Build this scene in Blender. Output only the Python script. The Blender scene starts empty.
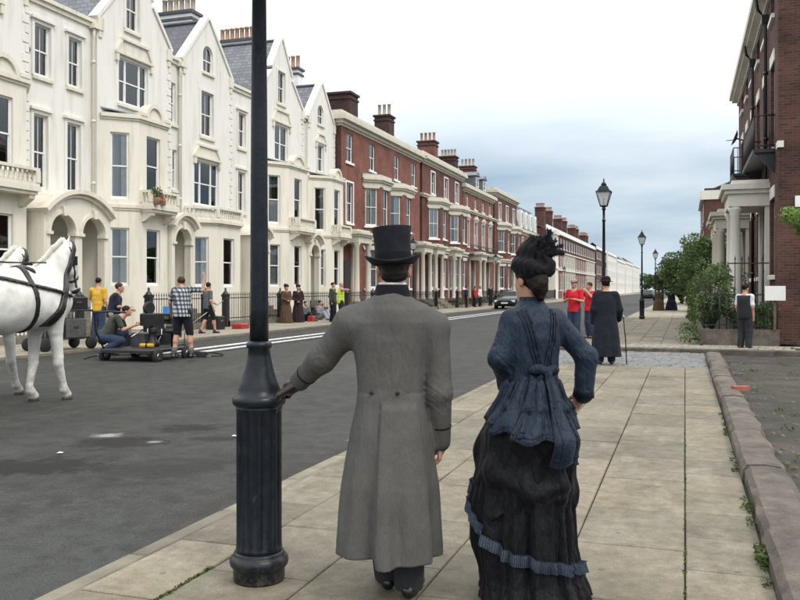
import bpy, math, random
import numpy as np
from mathutils import Matrix, Vector

random.seed(7)
PI = math.pi
sc = bpy.context.scene
COL = sc.collection

# ------------------------------------------------------------------ camera
cam_d = bpy.data.cameras.new("camera")
cam = bpy.data.objects.new("camera", cam_d)
COL.objects.link(cam)
cam_d.sensor_width = 36.0
cam_d.lens = 38.25
cam_d.shift_y = -11.0 / 800.0
cam_d.clip_start = 0.05
cam_d.clip_end = 3000.0
cam.location = (0.0, 0.0, 1.5)
cam.rotation_euler = (PI / 2, 0.0, math.atan(285.0 / 850.0))
sc.camera = cam

# ------------------------------------------------------------------ sky
SKX, SKY = 5.3, 1.1
SUN_EL, SUN_AZ = math.radians(52), math.radians(118)      # azimuth clockwise from +Y (the street direction)
world = bpy.data.worlds.new("World")
sc.world = world
world.use_nodes = True
wn, wl = world.node_tree.nodes, world.node_tree.links
wn.clear()
w_out = wn.new("ShaderNodeOutputWorld")
w_bg = wn.new("ShaderNodeBackground")
w_sky = wn.new("ShaderNodeTexSky")
w_sky.sky_type = 'NISHITA'
w_sky.sun_disc = False
w_sky.sun_elevation = SUN_EL
w_sky.sun_rotation = SUN_AZ
w_sky.air_density = 1.0
w_sky.dust_density = 2.0
# broken overcast: a layer of cloud over the whole dome, mapped on a flat cloud deck
w_tc = wn.new("ShaderNodeTexCoord")
w_sep = wn.new("ShaderNodeSeparateXYZ")
wl.new(w_tc.outputs['Generated'], w_sep.inputs[0])
w_mx = wn.new("ShaderNodeMath"); w_mx.operation = 'MAXIMUM'; w_mx.inputs[1].default_value = 0.0
wl.new(w_sep.outputs['Z'], w_mx.inputs[0])
w_ad = wn.new("ShaderNodeMath"); w_ad.operation = 'ADD'; w_ad.inputs[1].default_value = 0.16
wl.new(w_mx.outputs[0], w_ad.inputs[0])
w_dx = wn.new("ShaderNodeMath"); w_dx.operation = 'DIVIDE'
w_dy = wn.new("ShaderNodeMath"); w_dy.operation = 'DIVIDE'
wl.new(w_sep.outputs['X'], w_dx.inputs[0]); wl.new(w_ad.outputs[0], w_dx.inputs[1])
wl.new(w_sep.outputs['Y'], w_dy.inputs[0]); wl.new(w_ad.outputs[0], w_dy.inputs[1])
w_cmb = wn.new("ShaderNodeCombineXYZ")
wl.new(w_dx.outputs[0], w_cmb.inputs[0]); wl.new(w_dy.outputs[0], w_cmb.inputs[1])
w_n1 = wn.new("ShaderNodeTexNoise")
w_n1.inputs['Scale'].default_value = 0.55; w_n1.inputs['Detail'].default_value = 6.0
w_n1.inputs['Roughness'].default_value = 0.52
w_map = wn.new("ShaderNodeMapping"); w_map.inputs['Location'].default_value = (SKX, SKY, 0.0)
w_map.inputs['Scale'].default_value = (0.8, 1.0, 1.0)
wl.new(w_cmb.outputs[0], w_map.inputs['Vector'])
wl.new(w_map.outputs[0], w_n1.inputs['Vector'])
w_r = wn.new("ShaderNodeValToRGB")
w_r.color_ramp.elements[0].position = 0.38; w_r.color_ramp.elements[0].color = (3.7, 5.2, 6.6, 1)
w_r.color_ramp.elements[1].position = 0.66; w_r.color_ramp.elements[1].color = (9.2, 9.9, 10.4, 1)
wl.new(w_n1.outputs['Fac'], w_r.inputs['Fac'])
# the deck is thinner (brighter) overhead than towards the horizon
w_el = wn.new("ShaderNodeMapRange")
w_el.inputs['From Min'].default_value = 0.13; w_el.inputs['From Max'].default_value = 0.38
w_el.inputs['To Min'].default_value = 0.0; w_el.inputs['To Max'].default_value = 1.0
wl.new(w_mx.outputs[0], w_el.inputs['Value'])
w_ml = wn.new("ShaderNodeMix"); w_ml.data_type = 'RGBA'; w_ml.inputs[7].default_value = (20.0, 20.1, 19.9, 1)
wl.new(w_r.outputs['Color'], w_ml.inputs[6]); wl.new(w_el.outputs[0], w_ml.inputs[0])
w_mix = wn.new("ShaderNodeMix"); w_mix.data_type = 'RGBA'; w_mix.inputs[0].default_value = 0.9
w_hz = wn.new("ShaderNodeMapRange"); w_hz.inputs['From Min'].default_value = 0.0; w_hz.inputs['From Max'].default_value = 0.05
w_hz.inputs['To Min'].default_value = 0.7; w_hz.inputs['To Max'].default_value = 0.0
wl.new(w_mx.outputs[0], w_hz.inputs['Value'])
w_hm = wn.new("ShaderNodeMix"); w_hm.data_type = 'RGBA'; w_hm.inputs[7].default_value = (10.6, 11.2, 11.6, 1)
wl.new(w_hz.outputs[0], w_hm.inputs[0]); wl.new(w_ml.outputs[2], w_hm.inputs[6])
wl.new(w_sky.outputs[0], w_mix.inputs[6]); wl.new(w_hm.outputs[2], w_mix.inputs[7])
wl.new(w_mix.outputs[2], w_bg.inputs['Color'])
w_bg.inputs['Strength'].default_value = 0.085
wl.new(w_bg.outputs[0], w_out.inputs['Surface'])

# ------------------------------------------------------------------ sun behind thin cloud
sun_d = bpy.data.lights.new("sun", 'SUN')
sun_d.energy = 1.3
sun_d.angle = math.radians(16)
sun_d.color = (1.0, 0.95, 0.88)
sun = bpy.data.objects.new("sun", sun_d)
COL.objects.link(sun)
_sd = Vector((math.sin(SUN_AZ) * math.cos(SUN_EL), math.cos(SUN_AZ) * math.cos(SUN_EL), math.sin(SUN_EL)))
sun.rotation_euler = _sd.to_track_quat('Z', 'Y').to_euler()
sun.location = (20, -20, 40)

sc.view_settings.view_transform = 'Standard'
sc.view_settings.look = 'None'
sc.view_settings.gamma = 1.0
sc.view_settings.use_curve_mapping = False
sc.view_settings.exposure = 0.32
sc.render.engine = 'CYCLES'
sc.cycles.use_denoising = True
sc.cycles.max_bounces = 6
sc.cycles.transparent_max_bounces = 12
sc.cycles.caustics_reflective = False
sc.cycles.caustics_refractive = False

# ================================================================== helpers
WM = {}     # world matrices by object


def link(o, parent=None, mw=None):
    COL.objects.link(o)
    mw = mw or Matrix.Identity(4)
    WM[o] = mw
    if parent is not None:
        o.parent = parent
        o.matrix_local = WM[parent].inverted() @ mw
    else:
        o.matrix_local = mw
    return o


def T(x=0, y=0, z=0, rz=0):
    return Matrix.Translation((x, y, z)) @ Matrix.Rotation(rz, 4, 'Z')


def tag(o, label=None, cat=None, group=None, kind=None):
    if label: o['label'] = label
    if cat: o['category'] = cat
    if group: o['group'] = group
    if kind: o['kind'] = kind
    return o


def thing(name, label, cat, mw=None, group=None):
    o = bpy.data.objects.new(name, None)
    o.empty_display_size = 0.2
    link(o, None, mw)
    return tag(o, label, cat, group)


def mobj(name, me, parent=None, mw=None):
    return link(bpy.data.objects.new(name, me), parent, mw)


class MB:
    """collects polygons; build() makes one mesh"""
    def __init__(self):
        self.v = []; self.f = []; self.sm = []

    def add(self, vs, fs, smooth=False):
        b = len(self.v)
        self.v += [tuple(p) for p in vs]
        self.f += [tuple(i + b for i in q) for q in fs]
        self.sm += [smooth] * len(fs)
        return self

    def box(self, x0, x1, y0, y1, z0, z1):
        v = [(x0, y0, z0), (x1, y0, z0), (x1, y1, z0), (x0, y1, z0), (x0, y0, z1), (x1, y0, z1), (x1, y1, z1), (x0, y1, z1)]
        return self.add(v, [(0, 3, 2, 1), (4, 5, 6, 7), (0, 1, 5, 4), (1, 2, 6, 5), (2, 3, 7, 6), (3, 0, 4, 7)])

    def cbox(self, x0, x1, y0, y1, z0, z1, c):
        """box with chamfered top edge"""
        v = [(x0, y0, z0), (x1, y0, z0), (x1, y1, z0), (x0, y1, z0), (x0, y0, z1 - c), (x1, y0, z1 - c), (x1, y1, z1 - c), (x0, y1, z1 - c),
             (x0 + c, y0 + c, z1), (x1 - c, y0 + c, z1), (x1 - c, y1 - c, z1), (x0 + c, y1 - c, z1)]
        return self.add(v, [(0, 3, 2, 1), (0, 1, 5, 4), (1, 2, 6, 5), (2, 3, 7, 6), (3, 0, 4, 7),
                            (4, 5, 9, 8), (5, 6, 10, 9), (6, 7, 11, 10), (7, 4, 8, 11), (8, 9, 10, 11)])

    def quad(self, *p):
        return self.add(p, [tuple(range(len(p)))])

    def prism(self, pts, axis, a, b):
        """extrude a 2-D polygon along axis ('x','y','z') from a to b; pts are the other two coords in order"""
        def P(p, t):
            return (t, p[0], p[1]) if axis == 'x' else (p[0], t, p[1]) if axis == 'y' else (p[0], p[1], t)
        n = len(pts)
        v = [P(p, a) for p in pts] + [P(p, b) for p in pts]
        f = [tuple(range(n))[::-1], tuple(range(n, 2 * n))] + [(i, (i + 1) % n, (i + 1) % n + n, i + n) for i in range(n)]
        return self.add(v, f)

    def tube(self, p0, p1, r0, r1=None, n=8, caps=True, smooth=True):
        r1 = r0 if r1 is None else r1
        p0, p1 = Vector(p0), Vector(p1)
        q = (p1 - p0).normalized().to_track_quat('Z', 'Y')
        ring = [Vector((math.cos(2 * PI * i / n), math.sin(2 * PI * i / n), 0)) for i in range(n)]
        v = [p0 + q @ (k * r0) for k in ring] + [p1 + q @ (k * r1) for k in ring]
        f = [(i, (i + 1) % n, (i + 1) % n + n, i + n) for i in range(n)]
        self.add(v, f, smooth)
        if caps:
            b = len(self.v) - 2 * n
            self.f += [tuple(range(b + n - 1, b - 1, -1)), tuple(range(b + n, b + 2 * n))]
            self.sm += [False, False]
        return self

    def path(self, pts, r, n=6, smooth=True, rs=None):
        pts = [Vector(p) for p in pts]
        N = len(pts)
        v = []
        for i, p in enumerate(pts):
            d = (pts[min(i + 1, N - 1)] - pts[max(i - 1, 0)]).normalized()
            q = d.to_track_quat('Z', 'Y')
            rr = rs[i] if rs else r
            v += [p + q @ Vector((rr * math.cos(2 * PI * k / n), rr * math.sin(2 * PI * k / n), 0)) for k in range(n)]
        # keep rings from twisting: align each ring to the one before
        for i in range(1, N):
            a = v[(i - 1) * n]
            best = min(range(n), key=lambda k: (v[i * n + k] - a).length)
            ring = v[i * n:(i + 1) * n]
            v[i * n:(i + 1) * n] = ring[best:] + ring[:best]
        f = [(i * n + k, i * n + (k + 1) % n, (i + 1) * n + (k + 1) % n, (i + 1) * n + k) for i in range(N - 1) for k in range(n)]
        f += [tuple(range(n))[::-1], tuple(range((N - 1) * n, N * n))]
        return self.add(v, f, smooth)

    def lathe(self, prof, n=16, c=(0, 0, 0), smooth=True, flute=None, a0=0.0):
        """prof: list of (r, z); flute=(z0,z1,count,depth)"""
        v = []; f = []
        for r, z in prof:
            for k in range(n):
                rr = r
                a = a0 + 2 * PI * k / n
                if flute and flute[0] <= z <= flute[1]:
                    rr = r - flute[3] * (0.5 - 0.5 * math.cos(a * flute[2]))
                v.append((c[0] + rr * math.cos(a), c[1] + rr * math.sin(a), c[2] + z))
        m = len(prof)
        f = [(i * n + k, i * n + (k + 1) % n, (i + 1) * n + (k + 1) % n, (i + 1) * n + k) for i in range(m - 1) for k in range(n)]
        self.add(v, f, smooth)
        b = len(self.v) - m * n
        if prof[0][0] > 1e-4:
            self.f.append(tuple(range(b + n - 1, b - 1, -1))); self.sm.append(False)
        if prof[-1][0] > 1e-4:
            self.f.append(tuple(range(b + (m - 1) * n, b + m * n))); self.sm.append(False)
        return self

    def mesh(self, name, mat):
        me = bpy.data.meshes.new(name)
        me.from_pydata([tuple(p) for p in self.v], [], self.f)
        me.materials.append(M(mat) if isinstance(mat, str) else mat)
        me.polygons.foreach_set('use_smooth', self.sm)
        me.update()
        return me

    def build(self, name, mat, parent=None, mw=None):
        return mobj(name, self.mesh(name, mat), parent, mw)


# ------------------------------------------------------------------ materials
_mats = {}


def M(name):
    if name not in _mats:
        _mats[name] = MAT[name](name)
    return _mats[name]


def nodes(name):
    m = bpy.data.materials.new(name); m.use_nodes = True
    nt = m.node_tree
    return m, nt, nt.nodes['Principled BSDF']


def N(nt, kind, **kw):
    n = nt.nodes.new(kind)
    for k, v in kw.items():
        if k in n.inputs: n.inputs[k].default_value = v
        else: setattr(n, k, v)
    return n


def ramp(nt, src, stops):
    r = nt.nodes.new('ShaderNodeValToRGB')
    cr = r.color_ramp
    while len(cr.elements) < len(stops): cr.elements.new(0.5)
    for e, (p, c) in zip(cr.elements, stops):
        e.position = p; e.color = (*c, 1) if len(c) == 3 else c
    nt.links.new(src, r.inputs['Fac'])
    return r.outputs['Color']


def mix(nt, fac, a, b, mode='MIX'):
    m = nt.nodes.new('ShaderNodeMix'); m.data_type = 'RGBA'; m.blend_type = mode
    for i, s in ((0, fac), (6, a), (7, b)):
        if isinstance(s, (int, float)): m.inputs[i].default_value = s
        elif isinstance(s, tuple): m.inputs[i].default_value = (*s, 1) if len(s) == 3 else s
        else: nt.links.new(s, m.inputs[i])
    return m.outputs[2]


def coords(nt, kind='Object', scale=None):
    t = nt.nodes.new('ShaderNodeTexCoord')
    o = t.outputs[kind]
    if scale is not None:
        mp = nt.nodes.new('ShaderNodeMapping'); mp.inputs['Scale'].default_value = scale
        nt.links.new(o, mp.inputs['Vector']); o = mp.outputs[0]
    return o


def wcoords(nt, scale=None):
    g = nt.nodes.new('ShaderNodeNewGeometry')
    o = g.outputs['Position']
    if scale is not None:
        mp = nt.nodes.new('ShaderNodeMapping'); mp.inputs['Scale'].default_value = scale
        nt.links.new(o, mp.inputs['Vector']); o = mp.outputs[0]
    return o


def noise(nt, vec, scale, detail=4.0, rough=0.55):
    n = N(nt, 'ShaderNodeTexNoise', Scale=scale, Detail=detail, Roughness=rough)
    nt.links.new(vec, n.inputs['Vector'])
    return n.outputs['Fac']


def bump(nt, p, h, strength=0.3, dist=0.02):
    b = N(nt, 'ShaderNodeBump', Strength=strength, Distance=dist)
    nt.links.new(h, b.inputs['Height'])
    nt.links.new(b.outputs['Normal'], p.inputs['Normal'])


def plain(col, rough=0.6, var=0.15, scale=6.0, metal=0.0, bmp=0.0, bscale=40.0, spec=0.5, rnd=0.0, world=False):
    def mk(name):
        m, nt, p = nodes(name)
        v = wcoords(nt) if world else coords(nt)
        n = noise(nt, v, scale)
        lo = tuple(c * (1 - var) for c in col); hi = tuple(min(1, c * (1 + var)) for c in col)
        c = ramp(nt, n, [(0.3, lo), (0.7, hi)])
        if rnd:
            oi = nt.nodes.new('ShaderNodeObjectInfo')
            k = N(nt, 'ShaderNodeMapRange'); k.inputs['To Min'].default_value = 1 - rnd; k.inputs['To Max'].default_value = 1 + rnd * 0.6
            nt.links.new(oi.outputs['Random'], k.inputs['Value'])
            hsv = nt.nodes.new('ShaderNodeHueSaturation')
            nt.links.new(c, hsv.inputs['Color']); nt.links.new(k.outputs[0], hsv.inputs['Value'])
            c = hsv.outputs['Color']
        nt.links.new(c, p.inputs['Base Color'])
        p.inputs['Roughness'].default_value = rough
        p.inputs['Metallic'].default_value = metal
        p.inputs['Specular IOR Level'].default_value = spec
        if bmp:
            bump(nt, p, noise(nt, v, bscale, 5), bmp, 0.01)
        return m
    return mk


def stucco(base, grime):
    def mk(name):
        m, nt, p = nodes(name)
        w = wcoords(nt)
        n1 = noise(nt, w, 0.5, 5)
        streak = noise(nt, wcoords(nt, (2.2, 2.2, 0.25)), 1.6, 5, 0.6)
        c = ramp(nt, n1, [(0.3, tuple(b * 0.95 for b in base)), (0.7, base)])
        f = ramp(nt, streak, [(0.5, (0, 0, 0)), (0.78, (0.5, 0.5, 0.5))])
        c = mix(nt, f, c, grime)
        nt.links.new(c, p.inputs['Base Color'])
        p.inputs['Roughness'].default_value = 0.7
        p.inputs['Specular IOR Level'].default_value = 0.3
        bump(nt, p, noise(nt, w, 18, 5), 0.12, 0.01)
        return m
    return mk


def brick(c1, c2, mortar, dirt=0.5):
    def mk(name):
        m, nt, p = nodes(name)
        t = coords(nt)
        s = nt.nodes.new('ShaderNodeSeparateXYZ'); nt.links.new(t, s.inputs[0])
        k = nt.nodes.new('ShaderNodeCombineXYZ')
        ad = N(nt, 'ShaderNodeMath', operation='ADD')
        nt.links.new(s.outputs['X'], ad.inputs[0]); nt.links.new(s.outputs['Y'], ad.inputs[1])
        nt.links.new(ad.outputs[0], k.inputs[0]); nt.links.new(s.outputs['Z'], k.inputs[1])
        b = N(nt, 'ShaderNodeTexBrick', Scale=1.0)
        b.offset = 0.5
        b.inputs['Brick Width'].default_value = 0.235; b.inputs['Row Height'].default_value = 0.078
        b.inputs['Mortar Size'].default_value = 0.007; b.inputs['Mortar Smooth'].default_value = 0.1
        b.inputs['Bias'].default_value = -0.1
        b.inputs['Color1'].default_value = (*c1, 1); b.inputs['Color2'].default_value = (*c2, 1); b.inputs['Mortar'].default_value = (*mortar, 1)
        nt.links.new(k.outputs[0], b.inputs['Vector'])
        n = noise(nt, wcoords(nt), 0.7, 6, 0.6)
        d = ramp(nt, n, [(0.35, (1, 1, 1)), (0.75, (1 - dirt, 1 - dirt, 1 - dirt))])
        c = mix(nt, 1.0, b.outputs['Color'], d, 'MULTIPLY')
        nt.links.new(c, p.inputs['Base Color'])
        p.inputs['Roughness'].default_value = 0.85
        p.inputs['Specular IOR Level'].default_value = 0.25
        inv = N(nt, 'ShaderNodeMath', operation='SUBTRACT'); inv.inputs[0].default_value = 1.0
        nt.links.new(b.outputs['Fac'], inv.inputs[1])
        bump(nt, p, inv.outputs[0], 0.5, 0.008)
        return m
    return mk


def slate(col, w=0.32, h=0.2):
    def mk(name):
        m, nt, p = nodes(name)
        t = coords(nt, 'UV') if False else coords(nt)
        s = nt.nodes.new('ShaderNodeSeparateXYZ'); nt.links.new(t, s.inputs[0])
        ad = N(nt, 'ShaderNodeMath', operation='ADD')
        nt.links.new(s.outputs['X'], ad.inputs[0]); nt.links.new(s.outputs['Y'], ad.inputs[1])
        k = nt.nodes.new('ShaderNodeCombineXYZ')
        nt.links.new(ad.outputs[0], k.inputs[0]); nt.links.new(s.outputs['Z'], k.inputs[1])
        b = N(nt, 'ShaderNodeTexBrick', Scale=1.0)
        b.inputs['Brick Width'].default_value = w; b.inputs['Row Height'].default_value = h
        b.inputs['Mortar Size'].default_value = 0.012; b.inputs['Mortar Smooth'].default_value = 0.3
        b.inputs['Color1'].default_value = (*tuple(c * 0.8 for c in col), 1); b.inputs['Color2'].default_value = (*tuple(c * 1.25 for c in col), 1)
        b.inputs['Mortar'].default_value = (*tuple(c * 0.25 for c in col), 1)
        nt.links.new(k.outputs[0], b.inputs['Vector'])
        nt.links.new(b.outputs['Color'], p.inputs['Base Color'])
        p.inputs['Roughness'].default_value = 0.5
        inv = N(nt, 'ShaderNodeMath', operation='SUBTRACT'); inv.inputs[0].default_value = 1.0
        nt.links.new(b.outputs['Fac'], inv.inputs[1])
        bump(nt, p, inv.outputs[0], 0.5, 0.01)
        return m
    return mk


def glass(name):
    m, nt, p = nodes(name)
    out = nt.nodes['Material Output']
    nt.nodes.remove(p)
    tr = N(nt, 'ShaderNodeBsdfTransparent'); tr.inputs['Color'].default_value = (0.93, 0.955, 0.96, 1)
    gl = N(nt, 'ShaderNodeBsdfGlossy', Roughness=0.02); gl.inputs['Color'].default_value = (0.95, 0.97, 1, 1)
    fr = N(nt, 'ShaderNodeFresnel', IOR=1.5)
    mr = N(nt, 'ShaderNodeMapRange'); mr.inputs['To Min'].default_value = 0.06; mr.inputs['To Max'].default_value = 1.0
    nt.links.new(fr.outputs[0], mr.inputs['Value'])
    v = coords(nt)
    bp = N(nt, 'ShaderNodeBump', Strength=0.04, Distance=0.05)
    nt.links.new(noise(nt, v, 1.5, 1), bp.inputs['Height'])
    nt.links.new(bp.outputs[0], gl.inputs['Normal'])
    ms = N(nt, 'ShaderNodeMixShader')
    nt.links.new(mr.outputs[0], ms.inputs[0]); nt.links.new(tr.outputs[0], ms.inputs[1]); nt.links.new(gl.outputs[0], ms.inputs[2])
    nt.links.new(ms.outputs[0], out.inputs['Surface'])
    return m


def asphalt_mat(base, contrast=1.0, stains=()):
    def mk(name):
        m, nt, p = nodes(name)
        w = wcoords(nt)
        big = noise(nt, w, 0.22, 7, 0.62)
        lanes = noise(nt, wcoords(nt, (0.9, 0.06, 1)), 1.0, 5)
        mid = noise(nt, w, 4.0, 7, 0.72)
        fine = noise(nt, w, 110, 3, 0.75)
        k = lambda s: tuple(v * s for v in base)
        c = ramp(nt, big, [(0.3, k(0.62)), (0.5, k(1.0)), (0.7, k(1.45))])
        c = mix(nt, ramp(nt, lanes, [(0.42, (0, 0, 0)), (0.68, (0.6, 0.6, 0.6))]), c, k(0.65))
        c = mix(nt, 0.7 * contrast, c, ramp(nt, mid, [(0.3, (0.22, 0.22, 0.22)), (0.72, (0.82, 0.82, 0.82))]), 'OVERLAY')
        c = mix(nt, 0.85, c, ramp(nt, fine, [(0.28, (0.12, 0.12, 0.12)), (0.75, (0.95, 0.95, 0.95))]), 'OVERLAY')
        vo = N(nt, 'ShaderNodeTexVoronoi', Scale=1.9); nt.links.new(w, vo.inputs['Vector'])
        c = mix(nt, ramp(nt, vo.outputs['Distance'], [(0.012, (0.7, 0.7, 0.7)), (0.024, (0, 0, 0))]), c, (0.3, 0.3, 0.28))
        wg = N(nt, 'ShaderNodeMapRange'); wg.inputs['From Min'].default_value = 0.25; wg.inputs['From Max'].default_value = 0.75; wg.inputs['To Min'].default_value = -0.2; wg.inputs['To Max'].default_value = 1.2
        nt.links.new(noise(nt, w, 5.5, 7, 0.7), wg.inputs['Value']); wig = wg.outputs[0]
        for (cx, cy, rx, ry, rot, col, soft, amt) in stains:
            mp = N(nt, 'ShaderNodeMapping', vector_type='TEXTURE')
            mp.inputs['Location'].default_value = (cx, cy, -0.06); mp.inputs['Rotation'].default_value = (0, 0, rot); mp.inputs['Scale'].default_value = (rx, ry, 1)
            nt.links.new(w, mp.inputs['Vector'])
            ln = N(nt, 'ShaderNodeVectorMath', operation='LENGTH'); nt.links.new(mp.outputs[0], ln.inputs[0])
            ad = N(nt, 'ShaderNodeMath', operation='ADD'); nt.links.new(ln.outputs['Value'], ad.inputs[0]); nt.links.new(wig, ad.inputs[1])
            f = ramp(nt, ad.outputs[0], [(1.28 - soft if soft < .9 else .3, (amt, amt, amt)), (1.5 if soft < .9 else 1.5, (0, 0, 0))]) if False else None
            mr = N(nt, 'ShaderNodeMapRange'); mr.inputs['From Min'].default_value = 1.5; mr.inputs['From Max'].default_value = 1.5 - soft
            mr.inputs['To Min'].default_value = 0.0; mr.inputs['To Max'].default_value = amt
            nt.links.new(ad.outputs[0], mr.inputs['Value'])
            c = mix(nt, mr.outputs[0], c, mix(nt, 0.8, col, ramp(nt, fine, [(0.28, (0.12, 0.12, 0.12)), (0.75, (0.95, 0.95, 0.95))]), 'OVERLAY'))
        nt.links.new(c, p.inputs['Base Color'])
        nt.links.new(ramp(nt, big, [(0.3, (0.6, 0.6, 0.6)), (0.7, (0.85, 0.85, 0.85))]), p.inputs['Roughness'])
        p.inputs['Specular IOR Level'].default_value = 0.2
        bump(nt, p, mix(nt, 0.5, fine, mid), 0.7, 0.014)
        return m
    return mk


def flagstone(name):
    m, nt, p = nodes(name)
    w = wcoords(nt)
    oi = nt.nodes.new('ShaderNodeObjectInfo')
    big = noise(nt, w, 1.3, 7, 0.66)
    c = ramp(nt, big, [(0.26, (0.115, 0.101, 0.074)), (0.45, (0.178, 0.159, 0.120)), (0.58, (0.208, 0.188, 0.145)), (0.75, (0.258, 0.235, 0.186))])
    tint = ramp(nt, oi.outputs['Random'], [(0.0, (0.72, 0.73, 0.73)), (0.3, (0.9, 0.905, 0.9)), (0.7, (0.98, 0.97, 0.945)), (1.0, (1.1, 1.08, 1.04))])
    c = mix(nt, 1.0, c, tint, 'MULTIPLY')
    blot = noise(nt, w, 2.6, 8, 0.72)
    c = mix(nt, ramp(nt, blot, [(0.55, (0, 0, 0)), (0.70, (0.55, 0.55, 0.55))]), c, (0.098, 0.088, 0.066))
    wear = noise(nt, wcoords(nt, (1, 0.35, 1)), 3.0, 6, 0.6)
    c = mix(nt, ramp(nt, wear, [(0.56, (0, 0, 0)), (0.74, (0.5, 0.5, 0.5))]), c, (0.33, 0.30, 0.24))
    st = noise(nt, w, 9, 6, 0.7)
    c = mix(nt, 0.5, c, ramp(nt, st, [(0.3, (0.22, 0.22, 0.22)), (0.7, (0.78, 0.78, 0.78))]), 'OVERLAY')
    gum = N(nt, 'ShaderNodeTexVoronoi', Scale=3.2); nt.links.new(w, gum.inputs['Vector'])
    c = mix(nt, ramp(nt, gum.outputs['Distance'], [(0.05, (0.6, 0.6, 0.6)), (0.075, (0, 0, 0))]), c, (0.07, 0.066, 0.056))
    fine = noise(nt, w, 120, 3, 0.7)
    c = mix(nt, 0.5, c, ramp(nt, fine, [(0.3, (0.25, 0.25, 0.25)), (0.7, (0.75, 0.75, 0.75))]), 'OVERLAY')
    nt.links.new(c, p.inputs['Base Color'])
    p.inputs['Roughness'].default_value = 0.8
    p.inputs['Specular IOR Level'].default_value = 0.3
    bump(nt, p, mix(nt, 0.6, fine, st), 0.45, 0.01)
    return m


def ground_mix(c1, c2, c3, scale=1.2, rough=0.9):
    def mk(name):
        m, nt, p = nodes(name)
        w = wcoords(nt)
        a = noise(nt, w, scale, 7, 0.65)
        c = ramp(nt, a, [(0.32, c1), (0.5, c2), (0.68, c3)])
        f = noise(nt, w, scale * 40, 4, 0.7)
        c = mix(nt, 0.6, c, ramp(nt, f, [(0.3, (0.2, 0.2, 0.2)), (0.72, (0.85, 0.85, 0.85))]), 'OVERLAY')
        nt.links.new(c, p.inputs['Base Color'])
        p.inputs['Roughness'].default_value = rough
        bump(nt, p, f, 0.5, 0.02)
        return m
    return mk


def far_flags(name):
    m, nt, p = nodes(name)
    w = wcoords(nt)
    b = N(nt, 'ShaderNodeTexBrick', Scale=1.0)
    rot = N(nt, 'ShaderNodeMapping'); rot.inputs['Rotation'].default_value = (0, 0, PI / 2)
    nt.links.new(w, rot.inputs['Vector']); nt.links.new(rot.outputs[0], b.inputs['Vector'])
    b.inputs['Brick Width'].default_value = 0.92; b.inputs['Row Height'].default_value = 0.66; b.inputs['Mortar Size'].default_value = 0.012
    b.inputs['Color1'].default_value = (0.25, 0.225, 0.17, 1); b.inputs['Color2'].default_value = (0.33, 0.30, 0.235, 1); b.inputs['Mortar'].default_value = (0.13, 0.12, 0.1, 1)
    n = noise(nt, w, 0.9, 6, 0.6)
    c = mix(nt, 1.0, b.outputs['Color'], ramp(nt, n, [(0.3, (0.75, 0.75, 0.75)), (0.7, (1.05, 1.05, 1.05))]), 'MULTIPLY')
    nt.links.new(c, p.inputs['Base Color']); p.inputs['Roughness'].default_value = 0.85
    return m


def leafmat(c1, c2, rough=0.55):
    def mk(name):
        m, nt, p = nodes(name)
        w = wcoords(nt)
        n = noise(nt, w, 2.5, 3)
        n2 = noise(nt, w, 40, 2)
        c = mix(nt, 0.5, ramp(nt, n, [(0.3, c1), (0.7, c2)]), ramp(nt, n2, [(0.3, c1), (0.7, c2)]))
        nt.links.new(c, p.inputs['Base Color']); p.inputs['Roughness'].default_value = rough
        p.inputs['Specular IOR Level'].default_value = 0.3
        out = nt.nodes['Material Output']
        tl = N(nt, 'ShaderNodeBsdfTranslucent'); nt.links.new(c, tl.inputs['Color'])
        ms = N(nt, 'ShaderNodeMixShader'); ms.inputs[0].default_value = 0.25
        nt.links.new(p.outputs[0], ms.inputs[1]); nt.links.new(tl.outputs[0], ms.inputs[2]); nt.links.new(ms.outputs[0], out.inputs['Surface'])
        return m
    return mk


def cloth(col, weave=900.0, var=0.2, rough=0.85, sheen=0.06, wr=0.35, wscale=9.0):
    def mk(name):
        m, nt, p = nodes(name)
        v = coords(nt)
        n = noise(nt, v, 5, 5)
        f = noise(nt, v, weave * 0.35, 2, 0.7)
        lo = tuple(c * (1 - var) for c in col); hi = tuple(c * (1 + var) for c in col)
        c = mix(nt, 0.4, ramp(nt, n, [(0.3, lo), (0.7, hi)]), ramp(nt, f, [(0.3, lo), (0.7, hi)]))
        nt.links.new(c, p.inputs['Base Color'])
        p.inputs['Roughness'].default_value = rough
        p.inputs['Specular IOR Level'].default_value = 0.2
        p.inputs['Sheen Weight'].default_value = sheen
        p.inputs['Sheen Roughness'].default_value = 0.5
        wv = noise(nt, coords(nt, 'Object', (1.0, 1.0, 0.55)), wscale, 3, 0.5)
        rn = noise(nt, coords(nt, 'Object', (1.3, 1.3, 0.5)), wscale * 1.7, 3, 0.45)
        rs = N(nt, 'ShaderNodeMath', operation='SUBTRACT'); rs.inputs[1].default_value = 0.5; nt.links.new(rn, rs.inputs[0])
        ra = N(nt, 'ShaderNodeMath', operation='ABSOLUTE'); nt.links.new(rs.outputs[0], ra.inputs[0])
        rr_ = ramp(nt, ra.outputs[0], [(0.0, (0, 0, 0)), (0.16, (1, 1, 1))])
        bump(nt, p, mix(nt, 0.05, mix(nt, 0.45, wv, rr_), f), wr, 0.03)
        return m
    return mk


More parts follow.
